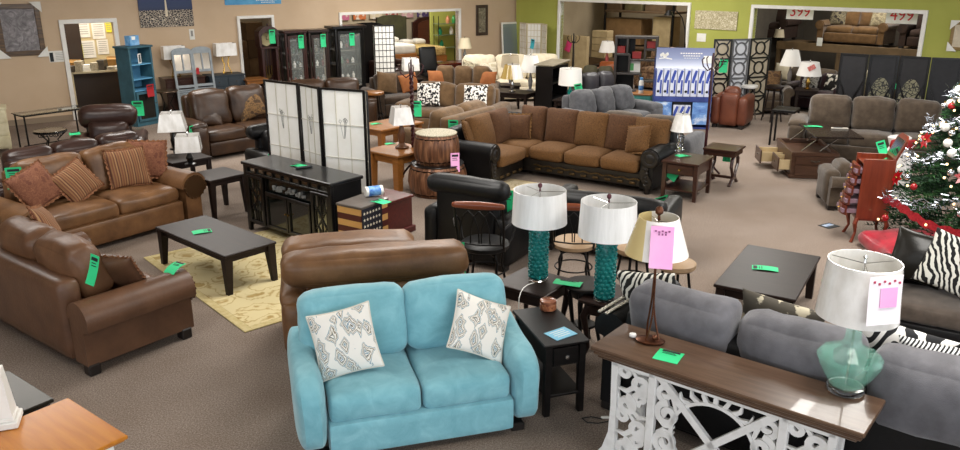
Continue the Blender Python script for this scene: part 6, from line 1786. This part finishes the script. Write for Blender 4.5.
tl = small_lamp('teal base lamp with white drum shade behind the carved sectional', x, y+.3, .561, .3, False, .25, .23, .34, MATS['bright_shade'], mat('teal_ceramic', '#128a80', .2, coat=.4))
tag(x+.12, y+.02, .92, -20, 'green price tag hanging from the teal lamp behind the carved sectional', w=.16, h=.26, roll=-14)
GRF = fabric('grey_microfibre', '#4a4a4d', '#5a5a5d', 9); GRD = leather('charcoal_leather', '#28262a', '#38353a', .45, 4)
gr = sofa('reclining_sofa', 'grey microfibre reclining sofa with tufted back behind the teal lamp', 'sofa', 2.5, 15.55, 38, 2.2, 1.0, .98, .5, .3, .64, 3, GRF, arm='pad', nb=3, back_t=.3, tilt=16, wr=.03, back_lower=.1, seed=191)
sofa('sofa', 'charcoal leather sofa behind the grey reclining sofa', 'sofa', 2.72, 17.98, 30, 1.35, .95, .98, .5, .26, .62, 2, GRD, arm='box', back_t=.28, tilt=10, wr=.015, seed=201)
gb = sofa('loveseat', 'grey and taupe loveseat turned away directly behind the carved sectional', 'loveseat', 2.8, 13.35, 148, 1.8, .95, .9, .46, .22, .6, 2, GRF, arm='box', nb=2, back_t=.28, tilt=8, wr=.015, seed=211, backm=TPE)
sofa('recliner', 'dark olive recliner with rounded arms below the stock room opening', 'recliner', 2.95, 20.3, -10, 1.25, .95, .85, .46, .24, .62, 2, mat('dark_olive_fabric', '#35311f', .9, c2='#454030', scale=8), arm='pad', nb=2, back_t=.26, wr=.015, seed=221)
TEALP = mat('aged_teal_paint', '#3c8b84', .55, c2='#4fa097', scale=8)
x, y = 3.431, 17.692
t = leg_table('end_table', 'aged teal end table with brown top near the blue pillow display', 'end table', x+.1, y+.1, -20, .62, .56, .58, OAK, .03, .07, .9, .16, .02, legm=TEALP)
t = thing('spray_can', 'white and blue spray can on the aged teal end table', 'can', x+.12, y+.02, .582)
MB().lathe([(0, 0), (.055, 0), (.055, .24), (.035, .28), (0, .28)], 18).build('can_body', WHITEP, t); MB().lathe([(.0555, .06), (.057, .06), (.057, .16), (.0555, .16)], 18, closed=True).build('label_wrap', MATS['label_blue'], t); MB().lathe([(0, .28), (.034, .28), (.034, .33), (0, .335)], 14).build('cap', mat('cap_blue', '#5b9bd5', .4), t)
# cubby room divider
def cubby():
    x, y = 3.625, 18.880
    t = thing('cube_bookcase', 'tall dark cube bookcase with offset shelves below the stock room opening', 'bookcase', x, y, 0, -14)
    Wd, D, H = .98, .34, 1.72
    GW = wood('grey_edge_wood', '#26201d', '#3a3431', .45, 2)
    for s in (-1, 1): bx((s*(Wd/2-.03), 0, H/2), (.06, D, H), .004).build('side_panel', GW, t)
    for z in (.04, H-.03): bx((0, 0, z), (Wd-.12, D, .06), .004).build('shelf', GW, t)
    for x0, x1, z in ((-.43, -.1, .5), (-.1, .43, .38), (-.43, .12, .86), (.12, .43, .7), (-.43, -.14, 1.3), (-.14, .43, 1.18), (.2, .43, 1.42)): bx(((x0+x1)/2, 0, z), (x1-x0, D-.01, .045), .003).build('shelf', GW, t)
    for xx, z0, z1 in ((-.1, .07, .5), (.12, .4, .86), (-.14, .88, 1.3), (.2, 1.2, 1.66), (-.2, 1.32, 1.66)): bx((xx, 0, (z0+z1)/2), (.045, D-.01, z1-z0), .003).build('divider', GW, t)
    bx((-.24, D/2-.02, .9), (.4, .012, 1.6), 0).build('back_panel', BLKW, t)
    return t
cb = cubby(); p = at(cb, -.02, -.02, .89)
t = thing('photo_frame', 'white card with green print standing in the dark cube bookcase', 'photo frame', p.x, p.y, p.z, -14); bx((0, 0, .14), (.26, .02, .28), .003).build('frame', WHITEP, t); bx((-.06, -.012, .12), (.08, .004, .16), 0).build('green_print', mat('leaf_green', '#5fae6a', .6), t)
for k, xx in enumerate((-.35, .02, .33)):
    p = at(cb, xx, -.02, 1.21 if k == 1 else (1.33 if k == 0 else 1.45)); t = thing('red_box', ['dark red box on the upper left shelf of the cube bookcase', 'dark red box on the middle top shelf of the cube bookcase', 'dark red box on the upper right shelf of the cube bookcase'][k], 'box', p.x, p.y, p.z, -14); bx((0, 0, .07), (.2, .2, .14), .004).build('carton', mat('box_dark_red', '#7c1d1b', .5), t); bx((0, 0, .145), (.21, .21, .02), .003).build('lid', mat('box_dark_red', '#7c1d1b', .5), t)

# blue pillow display
def display():
    x, y = 4.221, 16.528
    t = thing('pillow_display', 'blue cardboard retail display holding boxed pillows beside the circle screen', 'display stand', x, y+.25, 0, -8)
    Wd, D, H = 1.16, .5, 1.62
    DB = mat('display_blue', '#27356f', .5, c2='#3c4d92', scale=3)
    b = MB(); b.box((0, D/2-.01, H/2-.1), (Wd, .02, H-.2), .002)
    for s in (-1, 1): b.box((s*(Wd/2-.01), .0, .6), (.02, D, 1.2), .002)
    for z in (.02, .66): b.box((0, 0, z), (Wd-.04, D-.02, .03), .002)
    b.build('body', DB, t)
    bx((0, -D/2+.0, .62), (Wd, .02, .1), .002).build('shelf_lip', DB, t)
    m, n, bb_ = nt('display_header'); c = n.nodes.new('ShaderNodeTexCoord'); sp = n.nodes.new('ShaderNodeSeparateXYZ'); n.links.new(c.outputs['Generated'], sp.inputs[0]); r = ramp(n, [(0, '#dfe3ee'), (.5, '#8d97b8'), (1, '#6f789c')]); n.links.new(sp.outputs['Z'], r.inputs['Fac']); n.links.new(r.outputs['Color'], bb_.inputs['Base Color']); bb_.inputs['Roughness'].default_value = .4
    hd = bx((0, -D/2+.14, 1.44), (Wd, .02, .42), .003).build('header_card', m, t)
    k = MB()
    for i in range(9): k.box((-.08+i*.05, -D/2+.127, 1.54), (.036, .004, .022), 0)
    for i in range(7): k.box((-.02+i*.05, -D/2+.127, 1.49), (.036, .004, .018), 0)
    for i in range(6): k.box((0+i*.05, -D/2+.127, 1.445), (.034, .004, .01), 0)
    k.build('header_lettering', WHITEP, hd)
    l = MB(); cx, cz = -.4, 1.5
    for q in range(5): l.prism([(cx+.03*q-.08+.03*cos(a), cz+.02*sin(q*2)+.035*sin(a)) for a in [j*pi/4 for j in range(8)]], -D/2+.125, -D/2+.129)
    l.ribbon([(cx-.12, cz-.07), (cx, cz-.055), (cx+.14, cz-.08)], .022, -D/2+.125, -D/2+.129)
    l.build('white_emblem', WHITEP, hd)
    bx((.45, -D/2+.127, 1.42), (.16, .004, .15), 0).build('inset_card', PAPER, hd)
    for s in (-1, 1):
        q = bx((s*.39, -D/2, .33), (.36, .01, .46), .002).build('picture_panel', art_mat('blue_bed_print', [(.3, '#274a9c'), (.5, '#6f9bd6'), (.65, '#dfe7f2')], 3), t)
    bx((0, -D/2+.05, .57), (.38, .02, .14), .002).build('slot', INK, t)
    return t
dp = display()
BXW = mat('pillow_box_white', '#d7dbe8', .4, c2='#c3c9dd', scale=4); BXB = mat('pillow_box_blue', '#2c3f92', .4, c2='#4057ad', scale=6)
def pbox(lx, lz, h, w, lb, grp):
    p = at(dp, lx, -.17, lz); t = thing('pillow_box', lb, 'box', p.x, p.y, p.z, -8, grp)
    bx((0, 0, h/2), (w, .16, h), .003).build('carton', BXW, t)
    b = MB(); b.ribbon([(-.035, h*.5), (-.01, h*.7), (.03, h*.95)], [.05, .06, .05], -.083, -.0805); b.box((.03, -.082, h*.35), (.035, .003, h*.5), 0); b.build('blue_print', BXB, t)
    MB().prism([(w*.1+.028*cos(a)-.03, h*.18+.028*sin(a)) for a in [j*pi/6 for j in range(12)]], -.084, -.081).build('round_window', INK, t)
for i in range(8): pbox(-.49+.14*i, .676, .56, .125, 'white and blue pillow box on the upper shelf of the blue display', 'pillow boxes on the upper display shelf')
for i in range(3): pbox(-.12+.12*i, .036, .46, .11, 'white and blue pillow box in the lower middle of the blue display', 'pillow boxes in the lower display bay')
# rust leather chair, circle screen, stools
RLE = leather('rust_leather', '#5a3021', '#6f3d2a', .4, 4)
x, y = 5.259, 16.862
sofa('armchair', 'rust leather barrel chair between the blue display and the circle screen', 'armchair', x+.1, y+.05, 150, .74, .85, .84, .46, .2, .66, 1, RLE, arm='box', back_t=.22, seed=231, wr=.01)
def circle_panel(bg):
    def f(t, i, w, H, loc, rot):
        b = MB(); fw = .035; z0 = .06
        for s in (-1, 1): b.box((s*(w/2-fw/2), 0, H/2), (fw, .03, H), .003)
        n = 4; hh = (H-z0)/n
        for k in range(n+1): b.box((0, 0, min(max(z0+hh*k, z0+fw/2), H-fw/2)), (w-2*fw, .028, fw), .002)
        o = b.build('panel_frame', BLKP if i != 1 else mat('grey_metal_frame', '#5a5a5c', .5), t, loc, rot)
        g = MB(); N = 28
        for k in range(n):
            cz = z0+hh*(k+.5); r = min(w, hh)*.3
            g.ribbon([(r*cos(2*pi*j/N), cz+r*sin(2*pi*j/N)) for j in range(N)], .03, -.012, .012, closed=True)
            for sx in (-1, 1):
                for sz in (-1, 1): g.ribbon([(sx*r*.72, cz+sz*r*.72), (sx*(w/2-fw), cz+sz*(hh/2-fw/2))], .026, -.011, .011)
        g.build('ring_fretwork', BLKP if i != 1 else MATS['grey_metal_frame'], o)
        bx((0, .016, (H+z0)/2), (w-2*fw, .003, H-z0-2*fw), 0).build('cloth_backing', mat('screen_linen', '#b9ad97', .85, c2='#aca089', scale=6) if i != 1 else mat('screen_white', '#c9cbd0', .7), o)
    return f
folding_screen('folding_screen', 'folding screen with black rings and bars, middle panel whiter, beside the rust leather chair', [(5.030, 17.594), (5.438, 17.594), (5.866, 17.723), (6.412, 17.985)], 1.75, circle_panel(0))
tag(5.544, 17.817, 1.346, -5, 'blue green price tag hanging on the ring screen', w=.14, h=.24, color=mat('tag_cyan', '#3fb6c8', .6), group='other price tags')
bar_stool('dark bar stool with round seat by the ring screen', 6.398, 17.447, .78, .19, ESP, ESP)
x, y = 5.783, 14.850
leg_table('side_table', 'small black side table at the left arm of the brown reclining sofa', 'side table', x, y+.2, -30, .42, .5, .68, BLKW, .02, .035, 1, .03, .0)
x, y = 7.199, 17.817
leg_table('side_table', 'dark side table half hidden behind the brown reclining sofa', 'side table', x+.2, y+.35, -24, .5, .5, .6, ESP)
small_lamp('lamp with red sticker on its white shade behind the brown reclining sofa', x+.2, y+.35, .601, .3, False, .27, .19, .3, MATS['bright_shade'], BRASS)
p = Vector((x+.14, y+.1, 1.1)); t = thing('shade_sticker', 'red printed sticker on the white lamp shade behind the brown reclining sofa', 'sticker', p.x, p.y, p.z, -10, rot=(R(-14), R(-30), R(-10))); bx((0, 0, 0), (.16, .004, .1), 0).build('sticker', mat('sticker_red', '#b23a35', .5, c2='#d98a80', scale=30), t)
# black filigree screen
def filigree_mat():
    m, t, b = nt('pierced_filigree'); v = coords(t); wv = t.nodes.new('ShaderNodeTexVoronoi'); wv.feature = 'DISTANCE_TO_EDGE'; wv.inputs['Scale'].default_value = 16
    n = t.nodes.new('ShaderNodeTexNoise'); n.inputs['Scale'].default_value = 5; t.links.new(v, n.inputs['Vector']); a = t.nodes.new('ShaderNodeVectorMath'); a.operation = 'MULTIPLY_ADD'; a.inputs[1].default_value = (.2, .2, .2); t.links.new(n.outputs['Color'], a.inputs[0]); t.links.new(v, a.inputs[2]); t.links.new(a.outputs[0], wv.inputs['Vector'])
    r = ramp(t, [(.0, '#131214'), (.09, '#131214'), (.1, '#77735c'), (1, '#8a8669')], 'CONSTANT'); t.links.new(wv.outputs['Distance'], r.inputs['Fac']); t.links.new(r.outputs['Color'], b.inputs['Base Color']); b.inputs['Roughness'].default_value = .5; return m
FILI = filigree_mat(); CHARC = mat('charcoal_panel', '#161517', .5, c2='#1e1d20', scale=10)
def fili_panel(t, i, w, H, loc, rot):
    b = MB(); fw = .04
    for s in (-1, 1): b.box((s*(w/2-fw/2), 0, H/2), (fw, .03, H), .003)
    b.box((0, 0, H-fw/2), (w-2*fw, .028, fw), .002); b.box((0, 0, .08), (w-2*fw, .028, fw), .002); o = b.build('panel_frame', BLKP, t, loc, rot)
    bx((0, .003, H/2+.03), (w-2*fw, .012, H-.14), 0).build('upper_board', CHARC, o)
    if i in (1, 2):
        zc = H*.42; rr_ = w*.86
        pr = [(rr_*.5*cos(a)*.98, zc+.6*sin(a)) for a in [k*pi/12 for k in range(24)]]
        MB().prism(pr, -.006, -.0032).build('pierced_panel', FILI, o)
    g = MB(); g.ribbon([(-w/2+fw, H*.16), (w/2-fw, H*.72)], .03, -.012, -.006); g.ribbon([(-w/2+fw, H*.72), (w/2-fw, H*.16)], .03, -.0125, -.0065); g.build('cross_band', BLKP, o)
p0 = (6.666, 14.827); p1 = (7.007, 14.738); d_ = Vector((cos(R(-30)), sin(R(-30))))
q0 = Vector((6.62, 14.95)); pts = [q0]
for k, a in enumerate((-38, -18, -38, -20)): pts.append(pts[-1]+Vector((cos(R(a)), sin(R(a))))*.5)
folding_screen('folding_screen', 'black four panel screen with pierced filigree behind the brown reclining sofa', [tuple(q) for q in pts], 1.72, fili_panel)

# ============================================================ white screens, mirror and corner items
t = wall_thing('leaning_mirror', 'pale leaning mirror panel in the corner beside the cream sofa', 'mirror', AL, -.2, .25)
t.rotation_euler = (R(-4), 0, R(AL)); b = MB()
for s in (-1, 1): b.box((s*.33, 0, .83), (.05, .03, 1.66), .004)
b.box((0, 0, 1.635), (.62, .028, .05), .003); b.box((0, 0, .03), (.62, .028, .05), .003); b.build('frame', WHITEP, t)
bx((0, .0, .83), (.62, .01, 1.56), 0).build('mirror', mat('pale_blue_mirror', '#a9b7c4', .1, .6), t)
PALEF = mat('natural_frame', '#c9bd9f', .6)
folding_screen('folding_screen', 'three panel pale rice paper screen standing against the lime wall', [tuple(WP(AG, .55, -.3).xy), tuple(WP(AG, 1.0, -.5).xy), tuple(WP(AG, 1.4, -.3).xy), tuple(WP(AG, 1.76, -.5).xy)], 1.68, paper_panel(PALEF, (4, 9), .012, False))
p = WP(AG, 1.35, -.62, 1.2); tag(p.x, p.y, 1.25, AG, 'blue green price tag hanging on the pale rice paper screen', w=.14, h=.28, color=MATS['tag_cyan'], group='other price tags', roll=10)
t = thing('arc_lamp', 'tall black arc floor lamp curving in front of the lime wall', 'floor lamp', *WP(AG, 6.25, -.55).xy, 0)
MB().lathe([(0, 0), (.16, 0), (.16, .03), (.03, .05), (0, .05)], 20).build('base', IRON, t)
MB().tube([(0, 0, .03), (.02, 0, 1.2), (-.02, 0, 1.75), (-.12, 0, 2.05), (-.26, 0, 2.2), (-.42, 0, 2.22)], .014, 6).build('arc_pole', IRON, t)
MB().lathe([(.03, .12), (.12, .0), (.125, .0), (.035, .125)], 18, closed=True).build('lamp_shade', IRON, t, (-.45, 0, 2.1))

# ============================================================ stock room beyond the middle opening
CARD = mat('cardboard', '#8a6a44', .8, c2='#7a5c3a', scale=5); CARD2 = mat('cardboard_dark', '#5f4a33', .8, c2='#523f2b', scale=5); PALEB = mat('pale_carton', '#b5a079', .8, c2='#a5906a', scale=5)
def carton(label, x, y, z, w, d, h, m, grp=None, drz=0):
    p = WP(AG, x, y, z); t = thing('cardboard_box', label, 'box', p.x, p.y, p.z, AG+drz, grp)
    bx((0, 0, h/2), (w, d, h), .006).build('carton', m, t); bx((0, 0, h+.001), (w, .06, .003), 0).build('tape', mat('brown_tape', '#a58a5e', .3), t); return t
g = 'cartons in the stock room'
rack = None
t = wall_thing('stock_rack', 'steel storage rack loaded with cartons in the stock room', 'rack', AG, (2.871, 1.556)[0], -2.8)
for s in (-1, 1):
    for q in (-1, 1): bx((s*1.2, q*.4, 1.5), (.06, .06, 3.0), .004).build('upright', IRON, t)
for z in (.9, 1.95): bx((0, 0, z), (2.4, .86, .06), .004).build('deck', CARD2, t)
carton('wide brown carton at the middle of the stock rack', (2.282, 1.679)[0], 2.8, .98, 1.3, .6, .75, CARD)
carton('dark carton at the left of the upper rack deck', (1.874, 1.662)[0], 2.8, 1.985, .6, .6, .5, CARD2); carton('olive brown carton in the middle of the upper rack deck', (2.609, 1.693)[0], 2.8, 1.985, .6, .6, .45, mat('olive_carton', '#5d5333', .8, c2='#4d452b', scale=6)); carton('dark carton at the right of the upper rack deck', (3.385, 1.725)[0], 2.8, 1.985, .7, .6, .55, CARD2)
carton('pale tall carton at the right end of the stock rack', (3.658, 1.737)[0], 2.75, .98, .6, .55, .85, PALEB)
for k in range(4): carton('pale flat carton stacked against the cardboard rack', (2.119, 1.427)[0], 1.7, .62+.2*k, .5, .4, .19, PALEB, 'pale cartons in a stack', drz=3*k)
carton('dark carton under the stack of pale cartons', (2.119, 1.427)[0], 1.7, 0, .6, .5, .61, CARD2)
for k, (xx, lb) in enumerate((((1.681, 0.885)[0], 'tall pale carton leaning at the left side of the stock room opening'), ((2.237, 0.922)[0], 'tall pale carton standing right of the leaning one at the stock room opening'))): carton(lb, xx, .55, 0, .42, .14, 1.32, PALEB)
p = WP(AG, (1.889, 1.052)[0], .4, 1.2); tag(p.x, p.y, 1.15, AG, 'pink price tag on the tall pale carton at the stock room opening', w=.2, h=.3, color=mat('hot_pink', '#e0447c', .6), group='other price tags', roll=20, stripe=False)
coat_rack('black coat rack standing before the stock room opening', *WP(AG, (2.462, 0.701)[0], -.15).xy, 1.45, IRON, False)
# bunk bed and stools in the stock room
t = wall_thing('bunk_bed', 'red brown wooden bunk bed at the left of the stock room', 'bunk bed', AG, (-0.462, 1.547)[0]-.2, -3.2)
for sx in (-1, 1):
    for sy in (-1, 1): bx((sx*.5, sy*.9, 1.05), (.08, .08, 2.1), .006).build('post', MAHT, t)
for z in (1.35, .4): bx((0, 0, z), (.92, 1.72, .14), .01).build('bed_frame', MAHO, t); MB().cush((0, 0, z+.13), (.9, 1.7, .16), .05, (0, 0, .01), 6).build('mattress', BEDW, t)
for k in range(4): bx((0, -.9, 1.6+.12*k), (.92, .03, .06), .004).build('guard_rail', MAHT, t)
p = WP(AG, 3.35, .25)
leg_table('side_table', 'dark side table before the stock room under the white shaded lamp', 'side table', p.x, p.y, AG, .6, .5, .62, ESP); small_lamp('pink base lamp with white shade before the stock room opening', p.x, p.y, .621, .34, False, .24, .16, .3, MATS['bright_shade'], mat('rose_ceramic', '#b0524f', .3))
t = sofa('armchair', 'orange brown leather club chair under the cube bookcase', 'armchair', *WP(AG, 3.9, -.6).xy, AG, .95, .9, .8, .44, .2, .6, 1, mat('orange_leather', '#7a3d1c', .4, c2='#8f4c26', scale=5), arm='box', back_t=.22, seed=241)
p = WP(AG, 4.95, .9); bt = sofa('sofa', 'brown patterned sofa inside the stock room opening', 'sofa', p.x, p.y, AG, 1.7, .9, 1.05, .6, .2, .8, 2, mat('patterned_brown', '#4f3826', .9, c2='#7c6147', scale=16, amount=(.45, .55)), arm='box', back_t=.24, seed=251)
on_sofa(bt, 'throw_pillow', 'large pale flowered pillow on the brown patterned sofa in the stock room', .3, -.1, .7, .7, .5, .2, damask('flower_pale', '#b79a86', '#e0d5c6', 7), lean=25)

# ============================================================ warehouse beyond the right opening
t = wall_thing('pallet_rack', 'long wooden warehouse rack loaded with sofas behind the right opening', 'rack', AG, 9.8, -2.7)
SHW = mat('raw_timber', '#5e4a31', .7, c2='#6f583b', scale=4)
for z in (1.3, ): bx((0, 0, z), (4.8, 1.2, .12), .006).build('deck', SHW, t)
bx((0, -.62, 1.3), (4.8, .04, .2), .004).build('front_beam', SHW, t)
for s in (-2.35, -.8, .8, 2.35): bx((s, -.55, .62), (.1, .1, 1.24), .006).build('post', SHW, t); 
def rsofa(name, label, x, y, z, Wd, m, n=2, pil=None, rz=0, **k):
    p = WP(AG, x, y); s = sofa(name, label, 'sofa', p.x, p.y, AG+rz, Wd, .9, .82, .44, .22, .58, n, m, arm='roll', back_t=.24, wr=.01, **k); s.location.z = z; return s
DKB_ = mat('dark_brown_fabric', '#2a1b14', .9, c2='#38261c', scale=8)
s_a = rsofa('sofa', 'dark brown sofa at the left end of the warehouse rack', (6.747, 1.869)[0], 2.75, 1.37, 1.5, DKB_, seed=261)
s_b = rsofa('sofa', 'tan brown sofa in the middle of the warehouse rack', (9.119, 1.968)[0], 2.75, 1.37, 1.7, fabric('tan_rack_fabric', '#5c4327', '#6d5133', 9), seed=271)
s_c = rsofa('sofa', 'dark sofa at the right end of the warehouse rack', (10.278, 2.017)[0]+.6, 2.75, 1.37, 1.3, DKB_, seed=281)
on_sofa(s_b, 'throw_pillow', 'dark and pale pillow at the left of the racked tan sofa', -.5, -.05, .46, .42, .4, .14, damask('dark_leaf', '#2c231c', '#8f8468', 8), lean=20); on_sofa(s_b, 'throw_pillow', 'pale pillow at the right of the racked tan sofa', .5, -.05, .46, .42, .4, .14, damask('pale_leaf', '#6b5f4a', '#a39777', 8), lean=20)
p = WP(AG, 8.45, 2.05, 1.365); small_lamp('beige lamp on the front edge of the warehouse rack', *WP(AG, (7.404, 1.517)[0], 2.15).xy, 1.365, .12, False, .14, .1, .2, MATS['beige_shade'], IRON)
t = thing('paper_notice', 'white paper notice fixed to the timber beam of the warehouse rack', 'notice', *WP(AG, (8.513, 1.706)[0], 2.06).xy, 1.44, AG); bx((0, 0, 0), (.14, .004, .2), 0).build('card', PAPER, t)
def digits(label, x, num, z=2.24):
    p = WP(AG, x, .45, z); t = thing('price_sign', label, 'sign', p.x, p.y, p.z, AG+4, 'hanging price signs')
    bx((0, 0, 0), (.62, .008, .36), .001).build('card', PAPER, t)
    RD = mat('sign_red', '#c2242c', .6)
    for i, ch in enumerate(num):
        cv = bpy.data.curves.new('digit', 'FONT'); cv.body = ch; cv.size = .34; cv.extrude = .002; cv.align_x = 'CENTER'
        tmp = bpy.data.objects.new('tmp', cv); me = bpy.data.meshes.new_from_object(tmp); bpy.data.objects.remove(tmp)
        me.materials.append(RD); o = bpy.data.objects.new('digit', me); COL.objects.link(o); o.parent = t; o.location = (-.04+.16*(i-1)+.04, -.006, -.11); o.rotation_euler = (R(90), 0, 0); o.scale = (.95, 1, 1)
    for s in (-1, 1): MB().tube([(s*.26, 0, .18), (s*.26, 0, .5)], .003, 4).build('hanging_wire', IRON, t)
    return t
digits('white hanging price sign with red 399 in the right opening', 8.62, '399'); digits('white hanging price sign with red 499 in the right opening', 10.85, '499')
# seating in front of the rack
GRB = fabric('grey_brown_fabric', '#4a3f33', '#594d40', 9)
s1w = rsofa('sofa', 'grey brown sofa with cream and printed pillows under the warehouse rack', (8.797, 1.170)[0], 1.6, 0, 2.6, GRB, 3, seed=291)
for lx, m, lb in ((-.95, CRF, 'cream pillow at the left end of the grey brown sofa in the right opening'), (-.35, damask('cream_print', '#8f8163', '#c9bd9d', 9), 'cream printed pillow second on the grey brown sofa in the right opening'), (.9, CRF, 'small cream pillow at the right end of the grey brown sofa in the right opening')): on_sofa(s1w, 'throw_pillow', lb, lx, -.05, .48, .46, .44, .15, m, lean=22)
PLU = fabric('plum_fabric', '#2a1a1e', '#382529', 9)
p = WP(AG, (9.213, 0.931)[0], .58); s2w = sofa('loveseat', 'dark plum loveseat with ring print pillow in the right opening', 'loveseat', p.x, p.y, AG, 1.4, .85, .85, .46, .22, .6, 2, PLU, arm='box', back_t=.24, seed=301)
on_sofa(s2w, 'throw_pillow', 'black and white leaf pillow on the plum loveseat', -.2, -.06, .48, .4, .4, .14, damask('leaf_bw', '#141216', '#d9d5cc', 9), lean=20); on_sofa(s2w, 'throw_pillow', 'black and white ring pillow on the plum loveseat', .35, -.08, .48, .42, .4, .14, mat('ring_bw', '#16130f', .85, c2='#d9d3c6', scale=8, amount=(.5, .54), detail=1), lean=20)
p = WP(AG, (8.500, 0.837)[0], -.5); chw = sofa('armchair', 'tan armchair with damask pillow left of the plum loveseat', 'armchair', p.x, p.y, AG+30, 1.0, .9, .92, .46, .22, .62, 1, GRB, arm='roll', back_t=.26, seed=311)
on_sofa(chw, 'throw_pillow', 'brown damask pillow on the tan armchair at the right opening', .0, -.1, .5, .5, .48, .16, damask('brown_damask', '#4a3320', '#7d5f3c', 9), lean=22)
p = WP(AG, (8.841, 0.706)[0]-.1, .0); leg_table('side_table', 'dark side table with bright white lamp near the right opening', 'side table', p.x, p.y, AG, .4, .4, .62, ESP); small_lamp('bright white shaded lamp with grey block base near the right opening', p.x, p.y, .621, .42, False, .25, .14, .36, MATS['bright_shade'], mat('grey_block', '#77706b', .5))
x, y = 7.9, 16.2
so = sofa('loveseat', 'olive brown loveseat between the white lamp and the black filigree screen', 'loveseat', x+.15, y+.3, -40, 1.3, .9, .86, .46, .22, .6, 1, mat('olive_brown_fabric', '#4a3a22', .9, c2='#5b4a30', scale=9), arm='box', back_t=.24, seed=331)
p = at(so, .1, .42, .86); tag(p.x, p.y-.5, .98, -40, 'green price tag lying on the back of the olive brown loveseat', w=.26, h=.14, tilt=-50, stripe=False)
p = WP(AG, 13.0, -.6); sofa('sofa', 'dark brown sofa against the lime wall behind the christmas tree', 'sofa', p.x, p.y, AG, 1.7, .9, .9, .46, .22, .6, 2, DKB_, arm='box', back_t=.24, seed=341)

bar_stool('white and chrome bar stool right of the rust leather chair', 5.926, 17.692, .76, .18, WHITEP, CHROME)
x, y = -3.240, 17.189
sofa('sofa', 'chocolate leather sofa below the curio cabinets, behind the paper screen', 'sofa', x, y-.3, 20, 2.0, .95, .98, .48, .26, .62, 2, CHOC, arm='pad', back_t=.28, wr=.015, seed=351)
p = WP(AL, -8.45, -.5); leg_table('side_table', 'small golden oak side table before the second doorway', 'side table', p.x, p.y, AL, .55, .5, .66, OAK)
